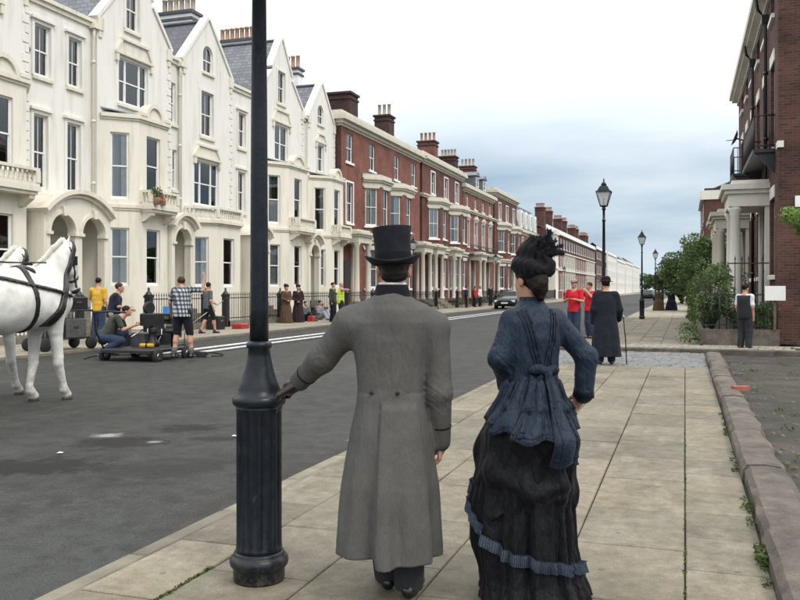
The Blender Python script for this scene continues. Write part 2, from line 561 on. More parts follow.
def plaid(name):
    m, nt, p = nodes(name)
    v = coords(nt, 'Object', (1, 1, 1))
    s = nt.nodes.new('ShaderNodeSeparateXYZ'); nt.links.new(v, s.inputs[0])
    cols = []
    ad = N(nt, 'ShaderNodeMath', operation='ADD'); nt.links.new(s.outputs['X'], ad.inputs[0]); nt.links.new(s.outputs['Y'], ad.inputs[1])
    for o in (ad.outputs[0], s.outputs['Z']):
        mu = N(nt, 'ShaderNodeMath', operation='MULTIPLY'); mu.inputs[1].default_value = 11.0; nt.links.new(o, mu.inputs[0])
        fr = N(nt, 'ShaderNodeMath', operation='FRACT'); nt.links.new(mu.outputs[0], fr.inputs[0])
        cols.append(ramp(nt, fr.outputs[0], [(0.0, (0.66, 0.67, 0.68)), (0.46, (0.66, 0.67, 0.68)), (0.5, (0.15, 0.165, 0.195)), (0.95, (0.15, 0.165, 0.195)), (1.0, (0.66, 0.67, 0.68))]))
    c = mix(nt, 1.0, cols[0], cols[1], 'MULTIPLY')
    nt.links.new(c, p.inputs['Base Color']); p.inputs['Roughness'].default_value = 0.85
    return m


def skinmat(name):
    m, nt, p = nodes(name)
    v = coords(nt)
    c = ramp(nt, noise(nt, v, 12, 4), [(0.3, (0.38, 0.19, 0.13)), (0.7, (0.52, 0.29, 0.21))])
    nt.links.new(c, p.inputs['Base Color']); p.inputs['Roughness'].default_value = 0.55
    p.inputs['Subsurface Weight'].default_value = 0.05
    p.inputs['Subsurface Radius'].default_value = (0.02, 0.008, 0.004)
    bump(nt, p, noise(nt, v, 250, 3), 0.08, 0.003)
    return m


def horsecoat(name):
    m, nt, p = nodes(name)
    v = coords(nt)
    s = nt.nodes.new('ShaderNodeSeparateXYZ'); nt.links.new(v, s.inputs[0])
    c = ramp(nt, noise(nt, v, 4, 5), [(0.3, (0.46, 0.45, 0.41)), (0.6, (0.74, 0.74, 0.71))])
    # grey dapples on knees and fetlocks, grey skin on the muzzle
    dap = noise(nt, v, 14, 3)
    low = N(nt, 'ShaderNodeMapRange'); low.inputs['From Min'].default_value = 0.85; low.inputs['From Max'].default_value = 0.2
    nt.links.new(s.outputs['Z'], low.inputs['Value'])
    c = mix(nt, low.outputs[0], c, ramp(nt, dap, [(0.35, (0.34, 0.32, 0.29)), (0.65, (0.62, 0.6, 0.56))]))
    nt.links.new(c, p.inputs['Base Color']); p.inputs['Roughness'].default_value = 0.6
    p.inputs['Sheen Weight'].default_value = 0.2
    bump(nt, p, noise(nt, coords(nt, 'Object', (1, 1, 0.3)), 160, 3), 0.15, 0.004)
    return m


def coats(name):
    m, nt, p = nodes(name)
    v = coords(nt)
    twill = noise(nt, coords(nt, 'Object', (1, 1, 0.05)), 330, 2, 0.8)
    slub = noise(nt, coords(nt, 'Object', (1, 1, 0.12)), 60, 4, 0.7)
    blot = noise(nt, v, 6, 5)
    c = ramp(nt, blot, [(0.3, (0.080, 0.079, 0.076)), (0.7, (0.099, 0.098, 0.094))])
    c = mix(nt, 0.25, c, ramp(nt, twill, [(0.3, (0.3, 0.3, 0.3)), (0.7, (0.72, 0.72, 0.72))]), 'OVERLAY')
    c = mix(nt, 0.1, c, ramp(nt, slub, [(0.3, (0.3, 0.3, 0.3)), (0.7, (0.7, 0.7, 0.7))]), 'OVERLAY')
    nt.links.new(c, p.inputs['Base Color'])
    p.inputs['Roughness'].default_value = 0.9
    p.inputs['Specular IOR Level'].default_value = 0.15
    cr = noise(nt, coords(nt, 'Object', (1.6, 1.6, 0.7)), 9, 5, 0.6)
    vert = noise(nt, coords(nt, 'Object', (1.0, 1.0, 0.12)), 26, 3, 0.5)
    h = mix(nt, 0.35, cr, vert)
    bump(nt, p, mix(nt, 0.015, h, twill), 0.55, 0.035)
    return m


MAT = {
    'stucco': stucco((0.76, 0.745, 0.70), (0.45, 0.42, 0.34)),
    'stucco_trim': stucco((0.72, 0.685, 0.59), (0.33, 0.305, 0.245)),
    'stucco_cream': stucco((0.76, 0.725, 0.635), (0.42, 0.38, 0.29)),
    'brick_trim': stucco((0.60, 0.565, 0.485), (0.30, 0.27, 0.21)),
    'white_paint': plain((0.78, 0.78, 0.76), 0.45, 0.05, 4, world=True),
    'cream_paint': stucco((0.72, 0.70, 0.64), (0.42, 0.39, 0.33)),
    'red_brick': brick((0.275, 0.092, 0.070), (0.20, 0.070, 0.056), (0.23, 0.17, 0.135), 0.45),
    'deep_red_brick': brick((0.19, 0.066, 0.056), (0.125, 0.048, 0.044), (0.16, 0.12, 0.10), 0.5),
    'dark_brick': brick((0.13, 0.05, 0.042), (0.075, 0.036, 0.034), (0.13, 0.10, 0.09), 0.5),
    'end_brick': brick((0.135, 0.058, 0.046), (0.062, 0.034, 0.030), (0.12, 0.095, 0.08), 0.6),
    'sooty_brick': brick((0.10, 0.05, 0.043), (0.055, 0.035, 0.034), (0.07, 0.06, 0.055), 0.6),
    'slate': slate((0.135, 0.148, 0.17)),
    'dark_tile': slate((0.062, 0.068, 0.085), 0.35, 0.28),
    'lead': plain((0.22, 0.25, 0.28), 0.45, 0.2, 3),
    'terracotta': plain((0.42, 0.25, 0.18), 0.8, 0.2, 8, rnd=0.25),
    'buff_pot': plain((0.42, 0.36, 0.28), 0.8, 0.2, 8, rnd=0.25),
    'glass': glass,
    'curtain': plain((0.80, 0.80, 0.78), 0.9, 0.1, 5, rnd=0.3),
    'curtain_buff': plain((0.38, 0.33, 0.25), 0.9, 0.1, 5, rnd=0.25),
    'room_dark': plain((0.07, 0.066, 0.06), 0.9, 0.3, 2),  # shade of the unlit rooms put into the colour
    'door_dark': plain((0.025, 0.022, 0.022), 0.4, 0.2, 4),
    'iron': plain((0.012, 0.013, 0.015), 0.42, 0.3, 8, bmp=0.1, bscale=60),
    'lamp_paint': None,
    'lamp_glass': None,
    'asphalt': asphalt_mat((0.042, 0.0425, 0.0395), 1.0, [
        (-5.3, 1.7, 5.0, 3.35, 0.0, (0.050, 0.054, 0.052), 0.25, 0.85),
        (-5.45, 7.25, 0.55, 0.42, 0.3, (0.007, 0.007, 0.007), 0.45, 0.95), (-5.45, 6.05, 0.8, 0.45, 0.35, (0.007, 0.007, 0.007), 0.45, 0.95), (-5.25, 8.3, 0.42, 0.34, 0.3, (0.008, 0.008, 0.008), 0.5, 0.9),
        (-4.2, 6.4, 0.9, 0.6, 0.9, (0.014, 0.014, 0.014), 0.7, 0.8), (-4.6, 7.8, 0.3, 0.2, 0.3, (0.01, 0.01, 0.01), 0.6, 0.85), (-7.2, 12.5, 1.2, 1.6, 0.2, (0.026, 0.026, 0.025), 0.9, 0.7), (-5.6, 16, 0.9, 2.6, 0.1, (0.075, 0.075, 0.072), 0.9, 0.6),
        (-5.85, 7.6, 0.2, 0.16, 0.2, (0.36, 0.37, 0.37), 0.8, 0.6), (-5.15, 7.42, 0.10, 0.09, 0.4, (0.4, 0.4, 0.4), 0.9, 0.6),
        (-3.2, 6.0, 0.12, 1.6, 0.0, (0.03, 0.028, 0.024), 0.8, 0.8), (-3.12, 9.5, 0.16, 5.0, 0.0, (0.026, 0.024, 0.02), 0.9, 0.85), (-3.25, 8.35, 0.12, 0.3, 0.0, (0.35, 0.35, 0.34), 0.5, 0.6)]),
    'stone_buff': stucco((0.43, 0.39, 0.32), (0.22, 0.2, 0.16)),
    'car_glass': plain((0.012, 0.014, 0.016), 0.12, 0.1, 3, spec=0.25),
    'hair_auburn': plain((0.026, 0.012, 0.008), 0.5, 0.5, 60, bmp=0.6, bscale=120, spec=0.15),
    'flagstone': flagstone,
    'far_flags': far_flags,
    'kerb_stone': plain((0.175, 0.158, 0.122), 0.85, 0.3, 3, bmp=0.3, bscale=50, rnd=0.2, world=True),
    'wall_stone': ground_mix((0.06, 0.05, 0.042), (0.115, 0.097, 0.082), (0.175, 0.148, 0.124), 3.2),
    'earth': ground_mix((0.045, 0.05, 0.022), (0.075, 0.066, 0.045), (0.12, 0.105, 0.075), 3.0),
    'lot': ground_mix((0.018, 0.019, 0.012), (0.040, 0.036, 0.028), (0.078, 0.068, 0.053), 1.3),
    'setts': plain((0.155, 0.16, 0.16), 0.6, 0.3, 2.5, bmp=0.2, bscale=40, world=True),
    'cobble': plain((0.25, 0.235, 0.195), 0.8, 0.35, 14, bmp=0.2, bscale=40, world=True),
    'far_ground': ground_mix((0.05, 0.06, 0.03), (0.07, 0.08, 0.04), (0.1, 0.1, 0.06), 0.05),
    'leaf_dark': leafmat((0.04, 0.07, 0.026), (0.095, 0.15, 0.055)),
    'leaf_mid': leafmat((0.055, 0.095, 0.032), (0.12, 0.18, 0.06)),
    'leaf_bright': leafmat((0.09, 0.16, 0.03), (0.22, 0.32, 0.08)),
    'leaf_grey': leafmat((0.06, 0.10, 0.036), (0.15, 0.21, 0.085)),
    'hedge': leafmat((0.055, 0.10, 0.025), (0.13, 0.19, 0.05)),
    'bark': plain((0.075, 0.055, 0.04), 0.95, 0.4, 12, bmp=0.5, bscale=30),
    'coat_grey': coats,
    'velvet': cloth((0.006, 0.006, 0.008), sheen=0.03, wr=0.1),
    'hat_silk': None,
    'trouser_dark': cloth((0.028, 0.030, 0.034), sheen=0.03),
    'shoe': plain((0.012, 0.012, 0.014), 0.22, 0.3, 10),
    'skin': skinmat,
    'hair_dark': plain((0.012, 0.009, 0.008), 0.45, 0.5, 90, bmp=0.6, bscale=150, spec=0.15),
    'hair_brown': plain((0.05, 0.028, 0.016), 0.5, 0.5, 60, bmp=0.5, bscale=120, spec=0.15),
    'hair_grey': plain((0.16, 0.14, 0.12), 0.6, 0.4, 60, bmp=0.5, bscale=120, spec=0.15),
    'dress_blue': cloth((0.012, 0.022, 0.040), sheen=0.03, wr=0.5, wscale=8, rough=0.6),
    'dress_navy': cloth((0.008, 0.014, 0.026), sheen=0.03, wr=0.6, wscale=9, rough=0.6),
    'dress_black': cloth((0.003, 0.0036, 0.0055), sheen=0.03, wr=0.6, wscale=8, rough=0.65),
    'ruffle_blue': cloth((0.055, 0.072, 0.10), sheen=0.03, wr=0.3, wscale=30, rough=0.6),
    'cloak_black': cloth((0.010, 0.013, 0.02), sheen=0.03, wr=0.5),
    'shirt_yellow': cloth((0.55, 0.33, 0.045)),
    'shirt_navy': cloth((0.014, 0.018, 0.034)),
    'shirt_olive': cloth((0.05, 0.055, 0.04)),
    'shirt_white': cloth((0.62, 0.63, 0.64)),
    'shirt_red': cloth((0.52, 0.018, 0.03)),
    'shirt_pink': cloth((0.55, 0.28, 0.36)),
    'shirt_grey': cloth((0.10, 0.11, 0.12)),
    'shirt_grey_print': cloth((0.20, 0.20, 0.21), var=0.5),
    'hivis': cloth((0.62, 0.80, 0.03), sheen=0.0),
    'reflective': plain((0.7, 0.7, 0.68), 0.3, 0.1, 9),
    'plaid': plaid,
    'jeans': cloth((0.03, 0.045, 0.085)),
    'jeans_pale': cloth((0.26, 0.30, 0.36)),
    'khaki': cloth((0.30, 0.27, 0.22)),
    'short_black': cloth((0.012, 0.013, 0.017)),
    'dress_brown': cloth((0.085, 0.052, 0.032)),
    'dress_plum': cloth((0.03, 0.016, 0.02)),
    'waistcoat': cloth((0.022, 0.023, 0.026)),
    'sock_grey': cloth((0.10, 0.10, 0.105)),
    'horse': horsecoat,
    'mane': plain((0.58, 0.56, 0.48), 0.75, 0.3, 40, bmp=0.6, bscale=90),
    'hoof': plain((0.12, 0.10, 0.08), 0.6, 0.4, 10),
    'horse_dark': plain((0.03, 0.027, 0.025), 0.6, 0.3, 10),
    'leather': plain((0.012, 0.010, 0.009), 0.38, 0.4, 20, bmp=0.15, bscale=60),
    'metal': plain((0.45, 0.45, 0.46), 0.3, 0.15, 10, metal=1.0),
    'gear_black': plain((0.012, 0.012, 0.013), 0.5, 0.4, 10),
    'gear_grey': plain((0.09, 0.09, 0.095), 0.5, 0.3, 10),
    'rubber': plain((0.012, 0.012, 0.012), 0.8, 0.3, 10),
    'track_white': plain((0.60, 0.61, 0.62), 0.4, 0.15, 5),
    'wood': plain((0.12, 0.08, 0.05), 0.7, 0.3, 10),
    'case_red': plain((0.35, 0.03, 0.03), 0.5, 0.2, 6),
    'bag_blue': plain((0.05, 0.22, 0.5), 0.6, 0.2, 6),
    'paper': plain((0.75, 0.75, 0.73), 0.8, 0.05, 6),
    'car_paint': plain((0.015, 0.017, 0.02), 0.2, 0.1, 3),
    'headlight': plain((0.7, 0.72, 0.72), 0.15, 0.1, 6),
    'moss': leafmat((0.04, 0.07, 0.015), (0.09, 0.13, 0.03)),
    'rust_brick': plain((0.30, 0.09, 0.06), 0.85, 0.3, 10, bmp=0.4),
    'flower_red': plain((0.6, 0.10, 0.05), 0.6, 0.2, 9),
    'flower_pale': plain((0.62, 0.55, 0.45), 0.6, 0.2, 9),
}


def _lamp_paint(name):
    m, nt, p = nodes(name)
    v = coords(nt)
    c = ramp(nt, noise(nt, v, 7, 6, 0.65), [(0.3, (0.004, 0.006, 0.009)), (0.7, (0.012, 0.016, 0.022))])
    sc_ = noise(nt, coords(nt, 'Object', (1, 1, 0.35)), 13, 6, 0.7)
    c = mix(nt, ramp(nt, sc_, [(0.62, (0, 0, 0)), (0.70, (0.5, 0.5, 0.5))]), c, (0.075, 0.08, 0.08))
    sep = nt.nodes.new('ShaderNodeSeparateXYZ'); nt.links.new(v, sep.inputs[0])
    ft = N(nt, 'ShaderNodeMapRange'); ft.inputs['From Min'].default_value = 0.16; ft.inputs['From Max'].default_value = 0.0
    nt.links.new(sep.outputs['Z'], ft.inputs['Value'])
    dd = mix(nt, 1.0, ft.outputs[0], ramp(nt, noise(nt, v, 26, 6, 0.7), [(0.42, (0, 0, 0)), (0.62, (0.7, 0.7, 0.7))]), 'MULTIPLY')
    c = mix(nt, dd, c, (0.085, 0.072, 0.055))
    nt.links.new(c, p.inputs['Base Color'])
    r = ramp(nt, noise(nt, v, 20, 4), [(0.3, (0.24, 0.24, 0.24)), (0.7, (0.5, 0.5, 0.5))])
    nt.links.new(r, p.inputs['Roughness'])
    p.inputs['Specular IOR Level'].default_value = 0.28
    bump(nt, p, noise(nt, v, 45, 5), 0.18, 0.006)
    return m


def _lamp_glass(name):
    m, nt, p = nodes(name)
    out = nt.nodes['Material Output']
    p.inputs['Base Color'].default_value = (0.75, 0.77, 0.78, 1); p.inputs['Roughness'].default_value = 0.15
    tr = N(nt, 'ShaderNodeBsdfTransparent')
    tl = N(nt, 'ShaderNodeBsdfTranslucent'); tl.inputs['Color'].default_value = (0.85, 0.87, 0.88, 1)
    a = N(nt, 'ShaderNodeMixShader'); a.inputs[0].default_value = 0.5
    b = N(nt, 'ShaderNodeMixShader'); b.inputs[0].default_value = 0.35
    nt.links.new(p.outputs[0], a.inputs[1]); nt.links.new(tl.outputs[0], a.inputs[2])
    nt.links.new(a.outputs[0], b.inputs[1]); nt.links.new(tr.outputs[0], b.inputs[2])
    nt.links.new(b.outputs[0], out.inputs['Surface'])
    return m


def _hat(name):
    m, nt, p = nodes(name)
    v = coords(nt)
    c = ramp(nt, noise(nt, v, 14, 5), [(0.3, (0.0045, 0.006, 0.009)), (0.7, (0.012, 0.015, 0.02))])
    nt.links.new(c, p.inputs['Base Color'])
    p.inputs['Roughness'].default_value = 0.8; p.inputs['Sheen Weight'].default_value = 0.03; p.inputs['Specular IOR Level'].default_value = 0.2
    bump(nt, p, noise(nt, v, 300, 3), 0.2, 0.003)
    return m


MAT['lamp_paint'] = _lamp_paint
MAT['lamp_glass'] = _lamp_glass
MAT['hat_silk'] = _hat

# ================================================================== building kit
def wall_frame(P0, P1):
    a = math.atan2(P1[1] - P0[1], P1[0] - P0[0])
    return T(P0[0], P0[1], 0, a), math.hypot(P1[0] - P0[0], P1[1] - P0[1])


def clip_under(poly, a0, za, a1, zb):
    """keep the part of poly under the line (a0,za)-(a1,zb)"""
    def s(p): return (za + (zb - za) * (p[0] - a0) / (a1 - a0)) - p[1]
    out = []
    for i in range(len(poly)):
        p, q = poly[i], poly[(i + 1) % len(poly)]
        sp, sq = s(p), s(q)
        if sp >= -1e-9: out.append(p)
        if (sp > 1e-9 and sq < -1e-9) or (sp < -1e-9 and sq > 1e-9):
            t = sp / (sp - sq)
            out.append((p[0] + t * (q[0] - p[0]), p[1] + t * (q[1] - p[1])))
    return out


def wall_mb(L, z0, z1, ops, top=None, depth=0.2, mb=None, y0=0.0):
    mb = mb or MB()
    strips = top or [(0, z1, L, z1)]
    zt = max(max(s[1], s[3]) for s in strips)
    xs = sorted({0.0, L} | {o[0] for o in ops} | {o[1] for o in ops} | {s[0] for s in strips} | {s[2] for s in strips})
    zs = sorted({z0, zt} | {o[2] for o in ops} | {o[3] for o in ops})
    for i in range(len(xs) - 1):
        xa, xb = xs[i], xs[i + 1]
        if xb - xa < 1e-6: continue
        st = next((s for s in strips if s[0] - 1e-6 <= xa and xb <= s[2] + 1e-6), None)
        if st is None: continue
        for j in range(len(zs) - 1):
            za, zb = zs[j], zs[j + 1]
            xm, zm = (xa + xb) / 2, (za + zb) / 2
            if any(o[0] < xm < o[1] and o[2] < zm < o[3] for o in ops): continue
            poly = clip_under([(xa, za), (xb, za), (xb, zb), (xa, zb)], *st)
            if len(poly) > 2:
                mb.quad(*[(p[0], y0, p[1]) for p in poly])
    for o in ops:
        a, b, c, d = o[:4]
        arch = len(o) > 4 and o[4]
        y1 = y0 + depth
        mb.quad((a, y0, c), (b, y0, c), (b, y1, c), (a, y1, c))
        if not arch:
            mb.quad((a, y0, d), (a, y1, d), (b, y1, d), (b, y0, d))
            mb.quad((a, y0, c), (a, y1, c), (a, y1, d), (a, y0, d))
            mb.quad((b, y0, c), (b, y0, d), (b, y1, d), (b, y1, c))
        else:
            r = (b - a) / 2; zs_ = d - r; cx = (a + b) / 2
            n = 12
            pts = [(cx - r * math.cos(PI * k / n), zs_ + r * math.sin(PI * k / n)) for k in range(n + 1)]
            for k in range(n):
                p, q = pts[k], pts[k + 1]
                mb.quad((p[0], y0, p[1]), (q[0], y0, q[1]), (q[0], y0, d), (p[0], y0, d))
                mb.quad((p[0], y0, p[1]), (p[0], y1, p[1]), (q[0], y1, q[1]), (q[0], y0, q[1]))
            mb.quad((a, y0, c), (a, y1, c), (a, y1, zs_), (a, y0, zs_))
            mb.quad((b, y0, c), (b, y0, zs_), (b, y1, zs_), (b, y1, c))
    return mb


def wall(h, name, P0, P1, z0, z1, ops, mat, top=None, depth=0.2):
    mw, L = wall_frame(P0, P1)
    mb = wall_mb(L, z0, z1, ops, top, depth)
    mb.build(name, mat, h, mw)
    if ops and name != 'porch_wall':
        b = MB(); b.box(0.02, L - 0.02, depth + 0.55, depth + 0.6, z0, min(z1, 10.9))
        b.build('room_shade_panel', 'room_dark', h, mw)  # dark sheet added behind the windows for the shade inside the rooms
    return mw, L


_cache = {}


def shared(key, fn):
    if key not in _cache: _cache[key] = fn()
    return _cache[key]


def frame_mesh(w, h, lights, bars, arch, mat):
    mb = MB()
    t = 0.055
    rects = []
    if arch:
        r = w / 2; n = 12
        o = [(r - r * math.cos(PI * k / n), h - r + r * math.sin(PI * k / n)) for k in range(n + 1)]
        i_ = [(r - (r - t) * math.cos(PI * k / n), h - r + (r - t) * math.sin(PI * k / n)) for k in range(n + 1)]
        for k in range(n):
            mb.quad(*[(p[0], -0.03, p[1]) for p in (o[k], o[k + 1], i_[k + 1], i_[k])])
            mb.quad(*[(p[0], y, p[1]) for p, y in ((i_[k], -0.03), (i_[k + 1], -0.03), (i_[k + 1], 0.05), (i_[k], 0.05))])
        mb.box(0, t, -0.03, 0.05, 0, h - r); mb.box(w - t, w, -0.03, 0.05, 0, h - r)
        mb.box(t, w - t, -0.03, 0.05, 0, t)
        mid = (h - r) * 0.55 + 0.1
        mb.box(t, w - t, -0.025, 0.03, mid - 0.025, mid + 0.025)
        mb.box(w / 2 - 0.014, w / 2 + 0.014, -0.02, 0.02, t, h - t)
        rects = [(t, w - t, t, mid - .025, 0.02), (t, w - t, mid + .025, h - 0.2 * r, 0.0)]
        return mb.mesh('window_frame', mat), rects
    xs = [0.0]
    for l in lights: xs.append(xs[-1] + l * w)
    mb.box(0, w, -0.03, 0.06, h - t, h)
    mb.box(0, w, -0.03, 0.06, 0, t)
    for k, x in enumerate(xs):
        tt = t if k in (0, len(xs) - 1) else 0.06
        xa = max(0, x - tt / (1 if k == len(xs) - 1 else 2 if 0 < k else 1e9)); xb = min(w, xa + (tt if k in (0, len(xs) - 1) else tt))
        mb.box(xa, xb, -0.034, 0.062, t, h - t)
    for k in range(len(lights)):
        a = xs[k] + (t if k == 0 else 0.03); b = xs[k + 1] - (t if k == len(lights) - 1 else 0.03)
        m = h * 0.5
        mb.box(a, b, -0.022, 0.03, m - 0.025, m + 0.025)
        s = 0.028
        mb.box(a, a + s, -0.018, 0.02, m + .025, h - t); mb.box(b - s, b, -0.018, 0.02, m + .025, h - t)
        mb.box(a, a + s, 0.004, 0.04, t, m - .025); mb.box(b - s, b, 0.004, 0.04, t, m - .025)
        mb.box(a + s, b - s, 0.004, 0.04, t, t + 0.06)
        for q in range(1, bars + 1):
            x = a + (b - a) * q / (bars + 1)
            mb.box(x - 0.011, x + 0.011, -0.012, 0.02, t + .06, h - t)
        rects += [(a + s, b - s, t + .06, m - .025, 0.024), (a + s, b - s, m + .025, h - t, 0.0)]
    return mb.mesh('window_frame', mat), rects


def pane_mesh(w, h, mat='glass'):
    return MB().box(0, w, -0.002, 0.002, 0, h).mesh('pane', mat)


def drape(mb, a, b, z0, z1, y=0.16, amp=0.018, folds=9):
    n = folds * 4
    v = []; f = []
    for i in range(n + 1):
        x = a + (b - a) * i / n
        yy = y + amp * math.sin(2 * PI * folds * i / n) + amp * 0.4 * math.sin(5.1 * i)
        v += [(x, yy, z0), (x, yy + 0.01, z1)]
    for i in range(n): f.append((2 * i, 2 * i + 2, 2 * i + 3, 2 * i + 1))
    mb.add(v, f, True)


def curtain_mesh(w, h, style):
    mb = MB()
    if style == 'net': drape(mb, 0.04, w * .47, 0.04, h - 0.04, 0.085, 0.022, 5); drape(mb, w * .53, w - .04, 0.04, h - 0.04, 0.085, 0.022, 5)
    elif style == 'half': drape(mb, 0.04, w - 0.04, 0.04, h * 0.52, 0.085, 0.022, 8)
    elif style == 'upper': drape(mb, 0.04, w - 0.04, h * 0.28, h - 0.04, 0.085, 0.022, 7)
    elif style == 'sides':
        drape(mb, 0.03, w * 0.22, 0.04, h - 0.04, 0.09, 0.022, 3); drape(mb, w * 0.62, w - 0.03, 0.04, h - 0.04, 0.09, 0.022, 4)
    elif style == 'right': drape(mb, w * 0.58, w - 0.03, 0.04, h - 0.04, 0.09, 0.022, 5)
    elif style == 'blind':
        n = int(h / 0.06)
        for i in range(n):
            z = 0.03 + i * (h - 0.06) / n
            mb.quad((0.05, 0.12, z), (w - 0.05, 0.12, z), (w - 0.05, 0.145, z + 0.04), (0.05, 0.145, z + 0.04))
    elif style == 'roller': mb.box(0.05, w - 0.05, 0.12, 0.125, h * 0.3, h - 0.04)
    return mb


def window(h, mw, op, lights=(1,), bars=0, style='net', cmat='curtain', arch=False, sill='stucco_trim', surround=None, inset=0.11, hood=False, fmat='white_paint', detail=2, gmat='glass'):
    a0, a1, z0, z1 = op[:4]
    w, hh = round(a1 - a0, 3), round(z1 - z0, 3)
    fm, rects = shared(('fr', w, hh, lights, bars, arch, fmat), lambda: frame_mesh(w, hh, lights, bars, arch, fmat))
    m0 = mw @ Matrix.Translation((a0, inset, z0))
    o = mobj('window', fm, h, m0)
    if detail >= 1:
        for (x0, x1, q0, q1, y) in rects:
            pm = shared(('pane', gmat, round(x1 - x0, 3), round(q1 - q0, 3)), lambda: pane_mesh(round(x1 - x0, 3), round(q1 - q0, 3), gmat))
            mobj('pane', pm, o, m0 @ Matrix.Translation((x0, y, q0)))
        if style:
            cm = shared(('cur', w, hh, style, cmat), lambda: curtain_mesh(w, hh - (w * 0.25 if arch else 0), style).mesh('curtain', cmat))
            mobj('curtain', cm, o, m0)
    if sill:
        sm = shared(('sill', w, sill, inset), lambda: MB().cbox(-0.1, w + 0.1, -0.09 - inset, 0.0, -0.13, -0.003, 0.015).mesh('sill', sill))
        mobj('sill', sm, o, m0)
    if surround:
        def mk():
            b = MB(); t = 0.12; y1 = -inset; y0 = -inset - 0.045
            b.box(-t, -0.004, y0, y1, 0.0, hh + t); b.box(w + 0.004, w + t, y0, y1, 0.0, hh + t)
            b.box(-0.004, w + 0.004, y0, y1, hh + 0.004, hh + t)
            if hood:
                b.box(-t - 0.06, w + t + 0.06, y0 - 0.08, y1, hh + t, hh + t + 0.09)
            return b.mesh('architrave', surround)
        mobj('architrave', shared(('sur', w, hh, surround, hood, inset), mk), o, m0)
    return o


def mitre(pts, out):
    """offset a plan polyline outward (to the right of its direction)"""
    res = []
    n = len(pts)
    def nrm(i):
        dx, dy = pts[i + 1][0] - pts[i][0], pts[i + 1][1] - pts[i][1]
        l = math.hypot(dx, dy); return (dy / l, -dx / l)
    for i in range(n):
        if i == 0: m = nrm(0); k = 1
        elif i == n - 1: m = nrm(n - 2); k = 1
        else:
            a, b = nrm(i - 1), nrm(i)
            m = (a[0] + b[0], a[1] + b[1]); l = math.hypot(*m); m = (m[0] / l, m[1] / l); k = 1 / max(0.3, m[0] * a[0] + m[1] * a[1])
        res.append((pts[i][0] + m[0] * out * k, pts[i][1] + m[1] * out * k))
    return res


def belt_mb(pts, z0, z1, out, mb=None, inn=0.0):
    mb = mb or MB()
    o = mitre(pts, out); i_ = mitre(pts, -inn) if inn else pts
    n = len(pts)
    v = [(p[0], p[1], z0) for p in i_] + [(p[0], p[1], z0) for p in o] + [(p[0], p[1], z1) for p in i_] + [(p[0], p[1], z1) for p in o]
    f = []
    for k in range(n - 1):
        f += [(k, k + 1, n + k + 1, n + k), (2 * n + k, 3 * n + k, 3 * n + k + 1, 2 * n + k + 1),
              (n + k, n + k + 1, 3 * n + k + 1, 3 * n + k), (k, 2 * n + k, 2 * n + k + 1, k + 1)]
    f += [(0, n, 3 * n, 2 * n), (n - 1, 3 * n - 1, 4 * n - 1, 2 * n - 1)]
    mb.add(v, f)
    return mb


def belt(h, name, pts, layers, mat):
    mb = MB()
    for z0, z1, out in layers: belt_mb(pts, z0, z1, out, mb)
    return mb.build(name, mat, h)


def baluster_mesh(mat, hgt=0.42):
    return MB().lathe([(0.05, 0), (0.05, 0.05), (0.025, 0.08), (0.055, 0.18), (0.028, 0.33), (0.045, hgt - 0.03), (0.045, hgt)], 8).mesh('baluster', mat)


def balustrade(h, pts, z0, z1, mat, sp=0.17, name='balustrade', parent=None):
    mb = MB()
    belt_mb(pts, z0, z0 + 0.1, 0.07, mb, 0.07); belt_mb(pts, z1 - 0.09, z1, 0.08, mb, 0.08)
    for p in pts: mb.box(p[0] - 0.09, p[0] + 0.09, p[1] - 0.09, p[1] + 0.09, z0 + 0.1, z1 - 0.09)
    o = mb.build(name, mat, parent or h)
    bm = shared(('bal', mat, round(z1 - z0, 2)), lambda: baluster_mesh(mat, z1 - z0 - 0.19))
    for i in range(len(pts) - 1):
        a, b = pts[i], pts[i + 1]
        L = math.hypot(b[0] - a[0], b[1] - a[1]); n = max(1, int((L - 0.15) / sp))
        for k in range(n):
            t = (k + 0.5) / n
            mobj('baluster', bm, o, T(a[0] + (b[0] - a[0]) * t, a[1] + (b[1] - a[1]) * t, z0 + 0.1))
    return o


def chimney(h, x0, x1, y0, y1, z0, z1, mat, cap, pots, potmat, potlen=0.62):
    mb = MB(); mb.box(x0, x1, y0, y1, z0, z1)
    o = mb.build('chimney', mat, h)
    c = MB(); c.box(x0 - 0.06, x1 + 0.06, y0 - 0.06, y1 + 0.06, z1 - 0.32, z1 - 0.2)
    c.box(x0 - 0.1, x1 + 0.1, y0 - 0.1, y1 + 0.1, z1, z1 + 0.14)
    c.build('chimney_cap', cap, o)
    pm = shared(('pot', potmat, potlen), lambda: MB().lathe([(0.15, 0), (0.15, 0.06), (0.125, 0.09), (0.115, potlen - 0.1), (0.14, potlen - 0.08), (0.14, potlen), (0.1, potlen), (0.1, potlen - 0.15)], 10).mesh('chimney_pot', potmat))
    L = x1 - x0
    for k in range(pots):
        mobj('chimney_pot', pm, o, T(x0 + L * (k + 0.5) / pots, (y0 + y1) / 2, z1 + 0.12))
    return o


def slope_roof(h, name, quads, mat, thick=0.08):
    mb = MB()
    for q in quads:
        n = len(q)
        lo = [(p[0], p[1], p[2] - thick) for p in q]
        mb.add(list(q) + lo, [tuple(range(n)), tuple(range(2 * n - 1, n - 1, -1))] + [(i, (i + 1) % n, (i + 1) % n + n, i + n) for i in range(n)])
    return mb.build(name, mat, h)


